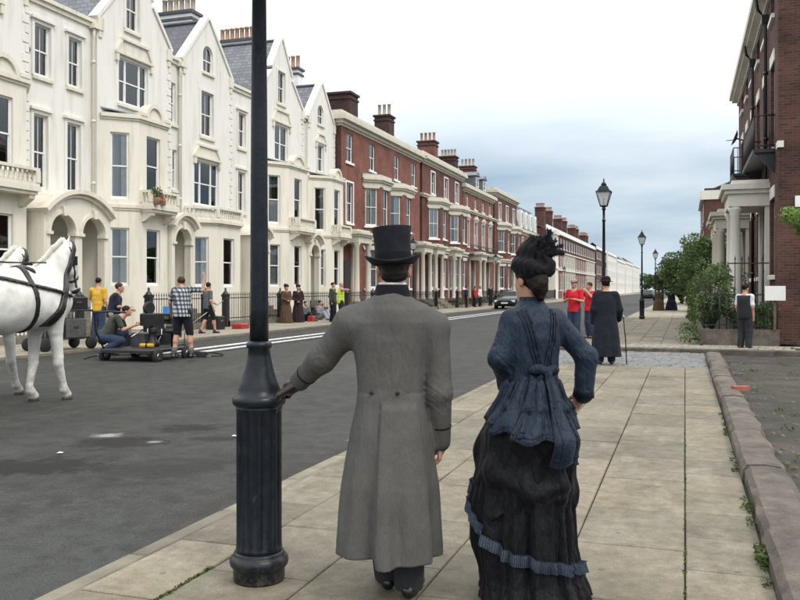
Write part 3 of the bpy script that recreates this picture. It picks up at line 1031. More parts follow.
def coping(h, X, segs, mat, w=0.34, t=0.12):
    """raised stone coping along gable slopes; segs in (Y, Z)"""
    mb = MB()
    for (ya, za), (yb, zb) in segs:
        d = math.hypot(yb - ya, zb - za); ny, nz = -(zb - za) / d, (yb - ya) / d
        if nz < 0: ny, nz = -ny, -nz
        pts = [(ya, za - 0.02), (yb, zb - 0.02), (yb + ny * t, zb + nz * t), (ya + ny * t, za + nz * t)]
        mb.prism(pts, 'x', X + 0.07, X - w)
    return mb.build('gable_coping', mat, h)


WF, WG, WB = -20.0, -19.85, -18.9


def segment_hood(mb, y0, y1, zend, zap, x0, x1, t=0.1, n=14):
    c = (y0 + y1) / 2; half = (y1 - y0) / 2; rise = zap - zend
    R = (half * half + rise * rise) / (2 * rise); zc = zap - R
    a = math.asin(half / R)
    P = [(c + R * math.sin(-a + 2 * a * k / n), zc + R * math.cos(-a + 2 * a * k / n)) for k in range(n + 1)]
    Q = [(c + (R - t) * math.sin(-a + 2 * a * k / n), zc + (R - t) * math.cos(-a + 2 * a * k / n)) for k in range(n + 1)]
    for k in range(n):
        p, q, r, s = P[k], P[k + 1], Q[k + 1], Q[k]
        mb.add([(x0, *p), (x0, *q), (x0, *r), (x0, *s), (x1, *p), (x1, *q), (x1, *r), (x1, *s)],
               [(0, 1, 2, 3), (7, 6, 5, 4), (0, 4, 5, 1), (3, 2, 6, 7)])
    e = [P[0], Q[0]]; mb.quad((x0, *e[0]), (x0, *e[1]), (x1, *e[1]), (x1, *e[0]))
    e = [P[n], Q[n]]; mb.quad((x0, *e[1]), (x0, *e[0]), (x1, *e[0]), (x1, *e[1]))
    return P


def porch(h, y0, y1, xf, arches, zsp, zend, zap, xb=WF):
    """arched stucco porch: front wall with round arches, side walls, curved hood"""
    L = y1 - y0
    n = 16; c = L / 2; half = L / 2; rise = zap - zend
    R = (half * half + rise * rise) / (2 * rise); zc = zap - R
    a = math.asin(half / R)
    P = [(c + R * math.sin(-a + 2 * a * k / n), zc - 0.05 + R * math.cos(-a + 2 * a * k / n)) for k in range(n + 1)]
    P[0] = (0, P[0][1]); P[-1] = (L, P[-1][1])
    strips = [(P[k][0], P[k][1], P[k + 1][0], P[k + 1][1]) for k in range(n)]
    ops = [(ya - y0, yb - y0, 0.05, zsp + (yb - ya) / 2, True) for ya, yb in arches]
    mw, _ = wall_frame((xf, y0), (xf, y1))
    mb = wall_mb(L, 0, zap, ops, strips, 0.28)
    o = mb.build('porch', 'stucco_trim', h, mw)
    for ys in (y0, y1 - 0.14): MB().box(xb, xf - 0.001, ys, ys + 0.14, 0, zend - 0.06).build('porch_side_wall', 'stucco_trim', o)
    r = MB()
    segment_hood(r, y0 - 0.12, y1 + 0.12, zend, zap + 0.1, xf + 0.22, xb, 0.14)
    segment_hood(r, y0 - 0.04, y1 + 0.04, zend - 0.1, zap - 0.05, xf + 0.1, xf - 0.3, 0.1)
    r.build('hood_mould', 'stucco_trim', o)
    m = MB()
    for ya, yb in arches:                       # archivolts, imposts and keystones
        rr = (yb - ya) / 2; cy = (ya + yb) / 2
        nn = 14
        for k in range(nn):
            t0, t1 = PI * k / nn, PI * (k + 1) / nn
            q = [(cy - r_ * math.cos(t), zsp + r_ * math.sin(t)) for t, r_ in ((t0, rr + .01), (t1, rr + .01), (t1, rr + .13), (t0, rr + .13))]
            m.prism(q, 'x', xf + 0.05, xf + 0.001)
        m.prism([(cy - .06, zsp + rr - 0.05), (cy + .06, zsp + rr - 0.05), (cy + .1, zsp + rr + .24), (cy - .1, zsp + rr + .24)], 'x', xf + 0.11, xf)
        for s_ in (ya - 0.16, yb - 0.06):
            m.box(xf - 0.25, xf + 0.07, s_, s_ + 0.22, zsp - 0.1, zsp)
    m.build('arch_moulding', 'stucco_trim', o)
    for ya, yb in arches:
        d = MB(); cy = (ya + yb) / 2
        d.box(xb + 0.05, xb + 0.1, cy - 0.5, cy + 0.5, 0.9, 3.3)
        d.box(xb + 0.1, xb + 0.13, cy - 0.38, cy - 0.05, 1.1, 2.0); d.box(xb + 0.1, xb + 0.13, cy + 0.05, cy + 0.38, 1.1, 2.0)
        d.box(xb + 0.1, xb + 0.13, cy - 0.38, cy - 0.05, 2.15, 3.0); d.box(xb + 0.1, xb + 0.13, cy + 0.05, cy + 0.38, 2.15, 3.0)
        d.build('door', 'cream_paint', h)
    st = MB()
    for k in range(5):
        st.box(xf - 0.2 if k == 4 else xf + 0.25 * (3 - k), xf + 0.25 * (4 - k), arches[0][0] - 0.1, arches[-1][1] + 0.1, 0.02 if k == 0 else 0.18 * k, 0.18 * (k + 1))
    st.box(xb, xf - 0.2, y0 + 0.15, y1 - 0.15, 0.02, 0.9)
    st.build('front_steps', 'kerb_stone', h)
    return o


def bay(h, ya, yb, yc, yd, ztop, rows, cant, front, mat, trim, style, wallx=WG, bayx=WB, ztop2=None, curve=True, sillm=None, bars=0, cmat='curtain'):
    """canted bay: wall-left ya, front corners yb..yc, wall-right yd; rows = [(z0cant,z1,z0front)]"""
    pts = [(wallx, ya), (bayx, yb), (bayx, yc), (wallx, yd)]
    for i in range(3):
        mw, L = wall_frame(pts[i], pts[i + 1])
        ops = []
        for (zc, z1, zf) in rows:
            wdt = front if i == 1 else cant
            ops.append(((L - wdt) / 2, (L + wdt) / 2, zf if i == 1 else zc, z1))
        wall(h, 'bay_wall', pts[i], pts[i + 1], 0.02, ztop, ops, mat)
        for k, op in enumerate(ops):
            stl = style[(i + k) % len(style)]
            window(h, mw, op, style=stl, sill=sillm, bars=bars, cmat=cmat)
    return pts


def label_hood(h, X, y0, y1, zb, zt, mat='stucco_trim'):
    """shaped label mould above a triple window"""
    m = MB()
    m.box(X, X + 0.12, y0, y1, zb, zb + 0.09)
    c = (y0 + y1) / 2
    m.prism([(y0 + 0.05, zb + .09), (y1 - 0.05, zb + .09), (y1 - 0.35, zt - .09), (y0 + 0.35, zt - .09)], 'x', X + 0.04, X)
    m.box(X, X + 0.12, y0 + 0.3, y1 - 0.3, zt - 0.09, zt)
    for s, ye in ((1, y0), (-1, y1)):
        m.prism([(ye, zb + .09), (ye + s * .12, zb + .09), (ye + s * .42, zt - .09), (ye + s * .3, zt - .09)], 'x', X + 0.1, X + 0.001)
    for ye in (y0 + 0.02, y1 - 0.16): m.box(X, X + 0.1, ye, ye + 0.14, zb - 0.28, zb)
    return m.build('hood_mould', mat, h)


def white_house(label, g0, g1, link0, link1, kind, spec):
    h = thing('white_terraced_house', label, 'house', T(WF, (g0 + g1) / 2, 0), 'white stucco terraced houses')
    c = (g0 + g1) / 2; L = g1 - g0
    # --- gabled wall
    if kind == 'tall':
        ap, sh = 14.5, 12.75
        s1 = L * 0.28
        top = [(0, 11.05, 0.28, 11.05 + .36), (0.28, 11.41, s1, sh - .25), (s1, sh, L / 2, ap), (L / 2, ap, L - s1, sh), (L - s1, sh - .25, L - .28, 11.41), (L - .28, 11.41, L, 11.05)]
        segs = [((g0, 11.15), (g0 + s1, sh - .2)), ((g0 + s1, sh), (c, ap)), ((c, ap), (g1 - s1, sh)), ((g1 - s1, sh - .2), (g1, 11.15))]
        ridge = ap - 0.1
    else:
        ap = 13.35
        top = [(0, 11.0, L / 2, ap), (L / 2, ap, L, 11.0)]
        segs = [((g0, 11.05), (c, ap)), ((c, ap), (g1, 11.05))]
        ridge = ap - 0.1
    ops = [(o[0] - g0, o[1] - g0, *o[2:]) for o in spec['wins']]
    mw, _ = wall(h, 'front_wall', (WG, g0), (WG, g1), 0.02, ap, [o[:4] + ((True,) if len(o) > 5 and o[5] == 'arch' else ()) for o in ops], 'stucco', top)
    for o in ops:
        lights = o[4]
        arch = len(o) > 5 and o[5] == 'arch'
        st = o[6] if len(o) > 6 else 'net'
        window(h, mw, o, lights=lights, style=st, arch=arch, surround=None if arch or len(lights) > 1 else 'stucco', hood=False, bars=0 if len(lights) > 1 else 1)
    coping(h, WG, segs, 'stucco')
    k = MB()
    for y in (g0, g1 - 0.3):
        k = MB()
        k.box(WG - 0.3, WG + 0.08, y, y + 0.3, 10.75, 11.2); k.box(WG - 0.3, WG + 0.05, y + .06, y + .24, 10.5, 10.75)
        k.build('kneeler', 'stucco_trim', h)
    # cross roof behind the gable
    xb = -26.5
    xr = WG - 0.3
    slope_roof(h, 'gable_roof', [[(xr, g0 - .05, 10.95), (xr, c, ridge), (xb, c, ridge), (xb, g0 - .05, 10.95)],
                                 [(xr, c, ridge), (xr, g1 + .05, 10.95), (xb, g1 + .05, 10.95), (xb, c, ridge)]], spec.get('roof', 'slate'))
    rt = MB(); rt.tube((xr, c, ridge + 0.02), (xb, c, ridge + 0.02), 0.09, n=6)
    rt.build('ridge_tile', 'dark_tile', h)
    # --- link wall
    if link1 > link0:
        Lk = link1 - link0
        lops = [(o[0] - link0, o[1] - link0, *o[2:]) for o in spec['lwins']]
        mwl, _ = wall(h, 'link_wall', (WF, link0), (WF, link1), 0.02, 11.0, [o[:4] for o in lops], 'stucco')
        for o in lops: window(h, mwl, o, lights=o[4], style=o[6], surround='stucco' if Lk > 1.2 else None, hood=Lk > 1.2, bars=1 if Lk > 1.2 else 0)
        gut = MB(); gut.box(WF - .1, WF + 0.16, link0 + .01, link1 - .01, 10.93, 11.06); gut.box(WF - .1, WF + 0.08, link0 + .01, link1 - .01, 10.78, 10.93)
        gut.build('eaves_gutter', 'stucco_trim', h)
        slope_roof(h, 'link_roof', [[(WF + 0.1, link0, 11.05), (WF + 0.1, link1, 11.05), (-26.5, link1, 11.7), (-26.5, link0, 11.7)]], spec.get('lroof', 'slate'))
        if link0 < g0: wall(h, 'return_wall', (WF, g0), (WG, g0), 0.02, 11.0, [], 'stucco')
    bk = MB(); a_, b_ = min(g0, link0), max(g1, link1)
    bk.box(-29, -28.8, a_ + 0.01, b_ - 0.01, 0, 11); bk.box(-29, WF - 0.9, a_ + 0.01, a_ + 0.1, 0, 11); bk.box(-29, WF - 0.9, b_ - 0.1, b_ - 0.01, 0, 11)
    bk.build('party_wall', 'stucco', h)
    # --- bay
    by = spec['bay']
    if spec.get('bay2', True):
        pts = bay(h, *by, 7.75, [(1.62, 3.72, 1.62), (4.75, 7.17, 5.0)], 0.66, 0.86, 'stucco_cream', 'stucco_trim', spec.get('bst', ('sides', 'net', 'right', 'net')))
        belt(h, 'string_course', pts, [(4.44, 4.56, 0.09), (4.36, 4.44, 0.045)], 'stucco_trim')
        belt(h, 'bay_cornice', pts, [(7.62, 7.7, 0.05), (7.7, 7.84, 0.12)], 'stucco_trim')
        m = MB()                                   # curved pediment on the front face
        segment_hood(m, by[1] + 0.35, by[2] - 0.35, 7.86, 8.4, WB + 0.1, WB - 0.3, 0.14, 12)
        m.prism([(by[1] + 0.4, 7.84), (by[2] - 0.4, 7.84), (by[2] - 0.6, 8.12), ((by[1] + by[2]) / 2, 8.3), (by[1] + 0.6, 8.12)], 'x', WB + 0.02, WB - 0.2)
        m.box(WB - .2, WB + .14, by[1] - 0.02, by[1] + 0.36, 7.84, 7.95); m.box(WB - .2, WB + .14, by[2] - 0.36, by[2] + 0.02, 7.84, 7.95)
        m.build('curved_pediment', 'stucco_trim', h)
        slope_roof(h, 'bay_roof', [[(WG, by[0], 8.05), (WB, by[1], 7.86), (WB, by[2], 7.86), (WG, by[3], 8.05)]], 'lead', 0.05)
        # balcony
        s = MB(); b0, b1 = by[1] + 0.05, by[2] - 0.0
        s.box(WB, WB + 0.55, b0, b1, 4.42, 4.58); s.box(WB, WB + 0.48, b0 + .06, b1 - .06, 4.32, 4.42)
        for yy in (b0 + 0.12, b1 - 0.34):
            s.prism([(WB, 3.98), (WB + 0.1, 3.98), (WB + 0.42, 4.2), (WB + 0.45, 4.33), (WB, 4.33)], 'y', yy, yy + 0.22)
        o = s.build('balcony', 'stucco_trim', h)
        balustrade(h, [(WB + 0.02, b0 + 0.1), (WB + 0.46, b0 + 0.1), (WB + 0.46, b1 - 0.1), (WB + 0.02, b1 - 0.1)], 4.58, 5.12, 'stucco_trim', 0.16)
    else:
        pts = bay(h, *by, 4.4, [(1.6, 3.7, 1.6)], 0.66, 0.92, 'stucco_cream', 'stucco_trim', ('right', None, 'sides'))
        belt(h, 'bay_cornice', pts, [(4.22, 4.3, 0.06), (4.3, 4.44, 0.16)], 'stucco_trim')
        slope_roof(h, 'bay_roof', [[(WG, by[0], 4.43), (WB, by[1], 4.43), (WB, by[2], 4.43), (WG, by[3], 4.43)]], 'lead', 0.05)
        balustrade(h, mitre(pts, 0.02), 4.44, 4.98, 'stucco_trim', 0.16)
    for (y0, y1, zb, zt) in spec.get('hoods', []): label_hood(h, WG, y0, y1, zb, zt)
    # quoins on the far corner of the gable wall
    qm = shared('quoin', lambda: MB().cbox(-0.012, 0.028, -0.16, 0.0, 0, 0.26, 0.01).mesh('quoin', 'stucco'))
    qm2 = shared('quoin2', lambda: MB().cbox(-0.012, 0.028, -0.27, 0.0, 0, 0.26, 0.01).mesh('quoin', 'stucco'))
    z = 5.0; i = 0
    while z < 10.3:
        mobj('quoin', qm if i % 2 else qm2, h, T(WG, g1 - 0.01, z)); z += 0.31; i += 1
    # rainwater pipe
    for y, zt_ in spec.get('pipes', []):
        p = MB(); x = WF + 0.1
        p.path([(x + .05, y, zt_), (x + .05, y - 0.02, zt_ - 0.3), (x + 0.02, y, zt_ - 0.45), (x + 0.02, y, 0.1)], 0.05)
        for zz in (9.5, 7.4, 5.2, 3): p.tube((x + .02, y, zz), (x + .02, y, zz + 0.1), 0.068)
        p.box(x - .1, x + .16, y - 0.12, y + 0.12, zt_ - 0.02, zt_ + 0.16)
        p.build('downpipe', 'stucco_trim', h)
    return h


# ================================================================== ground
def sheet(name, x0, x1, y0, y1, z, mat):
    o = MB().quad((x0, y0, z), (x1, y0, z), (x1, y1, z), (x0, y1, z)).build(name, mat)
    return tag(o, kind='structure')


sheet('ground', -900, 900, -300, 2200, -0.14, 'far_ground')
sheet('road', -14.12, -3.0, -60, 700, -0.06, 'asphalt')
# near pavement: bed, flags, kerb
bed = MB().box(-2.86, 0.46, -8, 17.3, -0.136, -0.03).box(-2.86, 0.42, 23.75, 320, -0.136, -0.03).build('pavement', 'earth')
tag(bed, kind='structure')
random.seed(3)
courses = [(-2.872, -2.42), (-2.42, -1.83), (-1.83, -1.24), (-1.24, -0.62), (-0.62, 0.0), (0.0, 0.43)]
steps = [0.95, 0.93, 0.93, 0.93, 0.93, 0.62]


def flags(ya, yb, xs, step, off):
    y = ya - off
    while y < yb - 0.05:
        a, b = max(y, ya), min(y + step * random.uniform(0.93, 1.07), yb)
        y = b
        if b - a < 0.12: continue
        g = random.uniform(0.003, 0.006)
        w, l = xs[1] - xs[0] - 2 * g, b - a - 2 * g
        me = MB().cbox(-w / 2, w / 2, -l / 2, l / 2, -0.06, 0.0, 0.006).mesh('paving_slab', 'flagstone')
        mw = Matrix.Translation(((xs[0] + xs[1]) / 2, (a + b) / 2, random.uniform(-0.006, 0.0))) @ Matrix.Rotation(random.gauss(0, 0.003), 4, 'X') @ Matrix.Rotation(random.gauss(0, 0.004), 4, 'Y')
        mobj('paving_slab', me, bed, mw)


for k, (xs, st) in enumerate(zip(courses, steps)):
    flags(0.8, 17.25, xs, st, [0.1, 0.5, 0.05, 0.55, 0.2, 0.3][k])
    if k < 5: flags(23.8, 46, (xs[0], xs[1] if k < 4 else 0.4), 1.0, [0.1, 0.5, 0.05, 0.55, 0.2][k])
sheet('far_pavement', -2.872, 0.42, 46, 320, 0.0, 'far_flags')
sheet('side_pavement', 0.45, 60, 23.4, 24.2, 0.0, 'far_flags')
k_me = shared('kerb', lambda: MB().cbox(-0.062, 0.062, -0.495, 0.495, -0.13, 0.0, 0.014).mesh('kerbstone', 'kerb_stone'))
kerb = MB().box(-2.99, -2.88, -8, 17.3, -0.136, -0.03).box(-2.99, -2.88, 23.6, 320, -0.136, -0.03).build('kerb', 'earth')
tag(kerb, kind='structure')
for i in range(70):
    y = 0.6 + i * 1.0
    if 16.9 < y < 23.9: continue
    mobj('kerbstone', k_me, kerb, Matrix.Translation((-2.938 + random.gauss(0, 0.004), y, random.uniform(-0.006, 0.002))) @ Matrix.Rotation(random.gauss(0, 0.003), 4, 'Z'))
# paved lane crossing
setts_bed = sheet('lane', -2.98, 0.44, 17.3, 21.45, -0.05, 'earth')
sheet('lane_road', 0.44, 70, 19.95, 23.4, -0.06, 'lot')
mbs = MB(); mbc = MB()
random.seed(5)
y = 17.33; r_i = 0
while y < 21.35:
    x = -2.95 - (0.1 if r_i % 2 else 0)
    while x < 0.40:
        l = random.uniform(0.19, 0.24)
        mbs.cbox(max(x, -2.97), min(x + l - 0.025, 0.43), y, y + 0.115, -0.09, -0.012 + random.uniform(-0.012, 0.004), 0.018)
        x += l
    y += 0.145; r_i += 1
tag(mbs.build('setts', 'setts', setts_bed), kind='stuff')
tag(MB().cbox(-2.97, 2.6, 21.45, 21.72, -0.136, 0.07, 0.02).build('crossing_kerb', 'wall_stone'), kind='structure')
cob_bed = sheet('cobble_strip', -2.97, 2.6, 21.72, 23.78, 0.0, 'earth')
for i in range(1500):
    x = random.uniform(-2.9, 2.5); yy = random.uniform(21.8, 23.7); r = random.uniform(0.035, 0.07)
    mbc.lathe([(r, 0), (r * 0.85, r * 0.35), (r * 0.4, r * 0.55)], 6, (x, yy, 0.0))
tag(mbc.build('cobbles', 'cobble', cob_bed), kind='stuff')
# far side pavement and kerb
sheet('opposite_pavement', -17.35, -14.3, -40, 330, 0.0, 'far_flags')
sheet('front_area', -20.5, -17.35, -40, 330, 0.004, 'far_flags')
fk = MB().box(-14.31, -14.12, -40, 330, -0.136, 0.004).build('opposite_kerb', 'kerb_stone'); tag(fk, kind='structure')
# vacant lot and its low stone edging
sheet('vacant_lot', 0.44, 60, -40, 19.95, -0.02, 'lot')
random.seed(11)
edging = MB().box(0.455, 0.74, -6, 19.9, -0.13, 0.02).build('edging_wall', 'earth')
tag(edging, kind='structure')
y = 0.4
while y < 19.8:
    l = min(random.uniform(1.0, 1.9), 19.85 - y)
    if l < 0.3: break
    mb = MB(); hh = 0.125 + random.uniform(-0.015, 0.01)
    n = max(2, int(l / 0.25)); pr = []
    for i in range(n + 1):
        yy = 0.006 + (l - 0.012) * i / n
        j = lambda s: random.gauss(0, s)
        pr.append([(0.0 + j(.004), yy, -0.1), (0.0 + j(.006), yy, hh - 0.05 + j(.006)), (0.035 + j(.006), yy, hh - 0.008 + j(.004)), (0.16, yy, hh + j(.004)), (0.27 + j(.008), yy, hh - 0.012 + j(.005)), (0.31 + j(.01), yy, hh - 0.06 + j(.01)), (0.31, yy, -0.1)])
    vs = [p for r in pr for p in r]; m_ = 7
    fs = [(i * m_ + k, i * m_ + k + 1, (i + 1) * m_ + k + 1, (i + 1) * m_ + k) for i in range(n) for k in range(m_ - 1)]
    fs += [tuple(range(m_ - 1, -1, -1)), tuple(range(n * m_, n * m_ + m_))]
    mb.add(vs, [f[::-1] for f in fs], False)
    o = mb.build('edging_stone', 'wall_stone', edging, Matrix.Translation((0.435 + random.gauss(0, 0.006), y, random.gauss(0, 0.004))) @ Matrix.Rotation(random.gauss(0, 0.004), 4, 'Z'))
    y += l

# ================================================================== white terrace
# (y0, y1, z0, z1, lights, shape, curtain)
white_house('white gabled house at the left edge with a stone balcony beside the white horses', 17.5, 21.95, 21.95, 23.55, 'tall', dict(
    wins=[(19.2, 20.1, 11.2, 12.75, (1,), 'r', 'net'), (18.8, 20.6, 8.4, 10.1, (.26, .48, .26), 'r', 'net')],
    lwins=[(22.34, 23.08, 8.45, 10.15, (1,), 'r', 'net'), (22.3, 22.95, 4.75, 7.2, (1,), 'r', 'net')],
    bay=(17.9, 18.85, 20.8, 21.75), hoods=[(18.55, 20.85, 10.2, 10.85)], lroof='dark_tile', bst=('net', 'half')))
hB = white_house('white house with tall stepped gable, flower pots on its small stone balcony', 25.27, 29.85, 23.55, 25.27, 'tall', dict(
    wins=[(26.9, 27.7, 11.25, 12.85, (1,), 'r', 'net'), (26.5, 28.3, 8.4, 10.1, (.26, .48, .26), 'r', 'half')],
    lwins=[(23.94, 24.6, 8.45, 10.15, (1,), 'r', 'upper'), (23.87, 24.55, 4.8, 7.2, (1,), 'r', 'sides')],
    bay=(25.45, 26.38, 28.2, 29.15), hoods=[(26.25, 28.55, 10.2, 10.85)], pipes=[(25.12, 10.75)], lroof='dark_tile', bst=('right', 'sides', 'net', 'net')))
porch(hB, 21.2, 24.38, -18.6, [(21.48, 22.6), (22.94, 24.06)], 3.3, 3.98, 4.6)
hC = white_house('white house with arched attic window and balustrade along its ground floor bay roof', 30.66, 34.8, 29.85, 30.66, 'low', dict(
    wins=[(32.3, 33.1, 10.98, 12.15, (1,), 'arch', 'net'), (32.1, 33.1, 8.15, 10.1, (1,), 'r', 'net'), (31.6, 33.6, 5.1, 7.05, (.28, .44, .28), 'r', 'half')],
    lwins=[(30.02, 30.42, 8.3, 10.0, (1,), 'r', 'net'), (30.2, 30.52, 5.6, 7.25, (1,), 'r', 'net')],
    bay=(30.85, 31.85, 33.85, 34.75), bay2=False, hoods=[(31.5, 33.7, 7.15, 7.75)], pipes=[(30.55, 10.75)], roof='dark_tile'))
porch(hC, 28.3, 29.95, -18.78, [(28.52, 29.62)], 3.35, 3.98, 4.42)
hD = white_house('white house with the tallest pointed gable, partly behind the near lamp post', 37.3, 42.5, 34.8, 37.3, 'tall', dict(
    wins=[(39.4, 40.25, 11.1, 12.75, (1,), 'r', 'sides'), (39.1, 40.6, 8.1, 9.95, (.5, .5), 'r', 'net')],
    lwins=[(35.6, 36.3, 8.2, 9.85, (1,), 'r', 'sides'), (35.55, 36.25, 5.15, 7.05, (1,), 'r', 'net')],
    bay=(37.45, 38.75, 40.95, 42.2), hoods=[(38.8, 40.9, 10.05, 10.75)], pipes=[(37.15, 10.75)], bst=('blind', 'half', 'net', 'sides')))
porch(hD, 34.85, 36.5, -18.78, [(35.1, 36.25)], 3.35, 3.98, 4.42)
hE = white_house('narrow white gabled house standing against the first red brick house', 43.1, 46.95, 42.5, 43.1, 'low', dict(
    wins=[(44.45, 45.25, 10.95, 12.05, (1,), 'arch', 'net'), (44.35, 45.25, 8.2, 9.75, (1,), 'r', 'sides')],
    lwins=[], bay=(43.2, 44.15, 45.95, 46.85), hoods=[(44.1, 45.6, 9.85, 10.4)], bst=('net', 'sides')))
porch(hE, 40.9, 42.5, -18.78, [(41.15, 42.2)], 3.35, 3.98, 4.42)
chimney(hD, -24.3, -22.4, 35.4, 36.2, 11.5, 14.75, 'white_paint', 'dark_tile', 6, 'buff_pot', 0.75)
chimney(hE, -25.4, -23.2, 42.8, 43.5, 11.5, 15.55, 'white_paint', 'dark_tile', 7, 'terracotta', 0.75)
chimney(hE, -23.2, -22.2, 46.8, 47.5, 11.5, 14.8, 'white_paint', 'dark_tile', 3, 'terracotta', 0.8)
# small attic vents and bits on the first wall
v = MB().lathe([(0.11, 0), (0.11, 0.04), (0.07, 0.05)], 12)
v.build('wall_vent', 'iron', hB, Matrix.Translation((WF + 0.0, 22.05, 9.2)) @ Matrix.Rotation(PI / 2, 4, 'Y'))


# ================================================================== red brick terrace
RX = -19.5


def surround_white(h, mw, op, X=None):
    pass


def col_mesh(hgt, r, mat):
    return shared(('col', round(hgt, 2), r, mat), lambda: MB().lathe([(r * 1.35, 0), (r * 1.35, 0.1), (r * 1.15, 0.16), (r, 0.22), (r * 0.98, hgt * 0.4), (r * 0.85, hgt - 0.25), (r * 1.0, hgt - 0.22), (r * 0.95, hgt - 0.16), (r * 1.25, hgt - 0.1), (r * 1.25, hgt)], 14).mesh('column', mat))


def portico(h, yc, xw, xf, w=2.3, base=0.7, ztop=4.25, sgn=1, mat='brick_trim'):
    """columned entrance; sgn +1 when it projects towards +X"""
    y0, y1 = yc - w / 2, yc + w / 2
    lo, hi = min(xw, xf), max(xw, xf)
    m = MB()
    m.box(lo - 0.0, hi, y0, y1, ztop, ztop + 0.38)
    e = 0.1 * sgn
    m.box(min(xw, xf + e), max(xw, xf + e), y0 - 0.1, y1 + 0.1, ztop + 0.38, ztop + 0.5)
    m.box(min(xw, xf + 2 * e), max(xw, xf + 2 * e), y0 - 0.2, y1 + 0.2, ztop + 0.5, ztop + 0.66)
    m.box(min(xw, xf - e), max(xw, xf - e), y0 + 0.1, y1 - 0.1, ztop + 0.66, ztop + 0.8)
    o = m.build('portico', mat, h)
    cm = col_mesh(ztop - base, 0.17, mat)
    for y in (y0 + 0.22, y1 - 0.22):
        mobj('column', cm, o, T(xf - 0.2 * sgn, y, base))
        p = MB(); p.box(min(xw, xw + 0.12 * sgn), max(xw, xw + 0.12 * sgn), y - 0.16, y + 0.16, base, ztop); p.build('pilaster', mat, o)
    s = MB()
    for k in range(4):
        xo = xf + sgn * 0.28 * (3 - k)
        s.box(min(xw, xo), max(xw, xo), y0 + (0.0 if k == 3 else 0.15), y1 - (0.0 if k == 3 else 0.15), 0.02 if k == 0 else base * k / 4, base * (k + 1) / 4)
    s.build('front_steps', 'kerb_stone', o)
    d = MB(); d.box(min(xw + .02 * sgn, xw + .07 * sgn), max(xw + .02 * sgn, xw + .07 * sgn), yc - 0.5, yc + 0.5, base, 3.2); d.build('door', 'door_dark', h)
    return o


def brick_bay(h, ya, yb, yc, yd, wx, bx, brickm, style):
    pts = [(wx, ya), (bx, yb), (bx, yc), (wx, yd)]
    for i in range(3):
        mw, L = wall_frame(pts[i], pts[i + 1])
        wd = min(1.05 if i == 1 else 0.85, L - 0.35)
        ops = [((L - wd) / 2, (L + wd) / 2, 1.55, 4.0), ((L - wd) / 2, (L + wd) / 2, 5.55, 7.95)]
        wall(h, 'bay_wall', pts[i], pts[i + 1], 0.02, 8.15, ops, brickm)
        for k, op in enumerate(ops):
            window(h, mw, op, style=style[(i + k) % len(style)], sill='white_paint', bars=1)
            hd = MB(); hd.prism([(op[0] - .2, op[3] + .26), (op[0] - .1, op[3] + .004), (op[1] + .1, op[3] + .004), (op[1] + .2, op[3] + .26)], 'y', -0.07, 0.0)
            hd.build('lintel', 'brick_trim', h, mw)
    belt(h, 'bay_entablature', pts, [(8.05, 8.35, 0.05), (8.35, 8.48, 0.16), (8.48, 8.6, 0.26), (8.6, 8.85, 0.08)], 'brick_trim')
    belt(h, 'ground_floor_cornice', pts, [(4.4, 4.62, 0.05), (4.62, 4.78, 0.16)], 'brick_trim')
    slope_roof(h, 'bay_roof', [[(wx, ya, 8.95), (bx, yb, 8.84), (bx, yc, 8.84), (wx, yd, 8.95)]], 'lead', 0.05)
    return pts


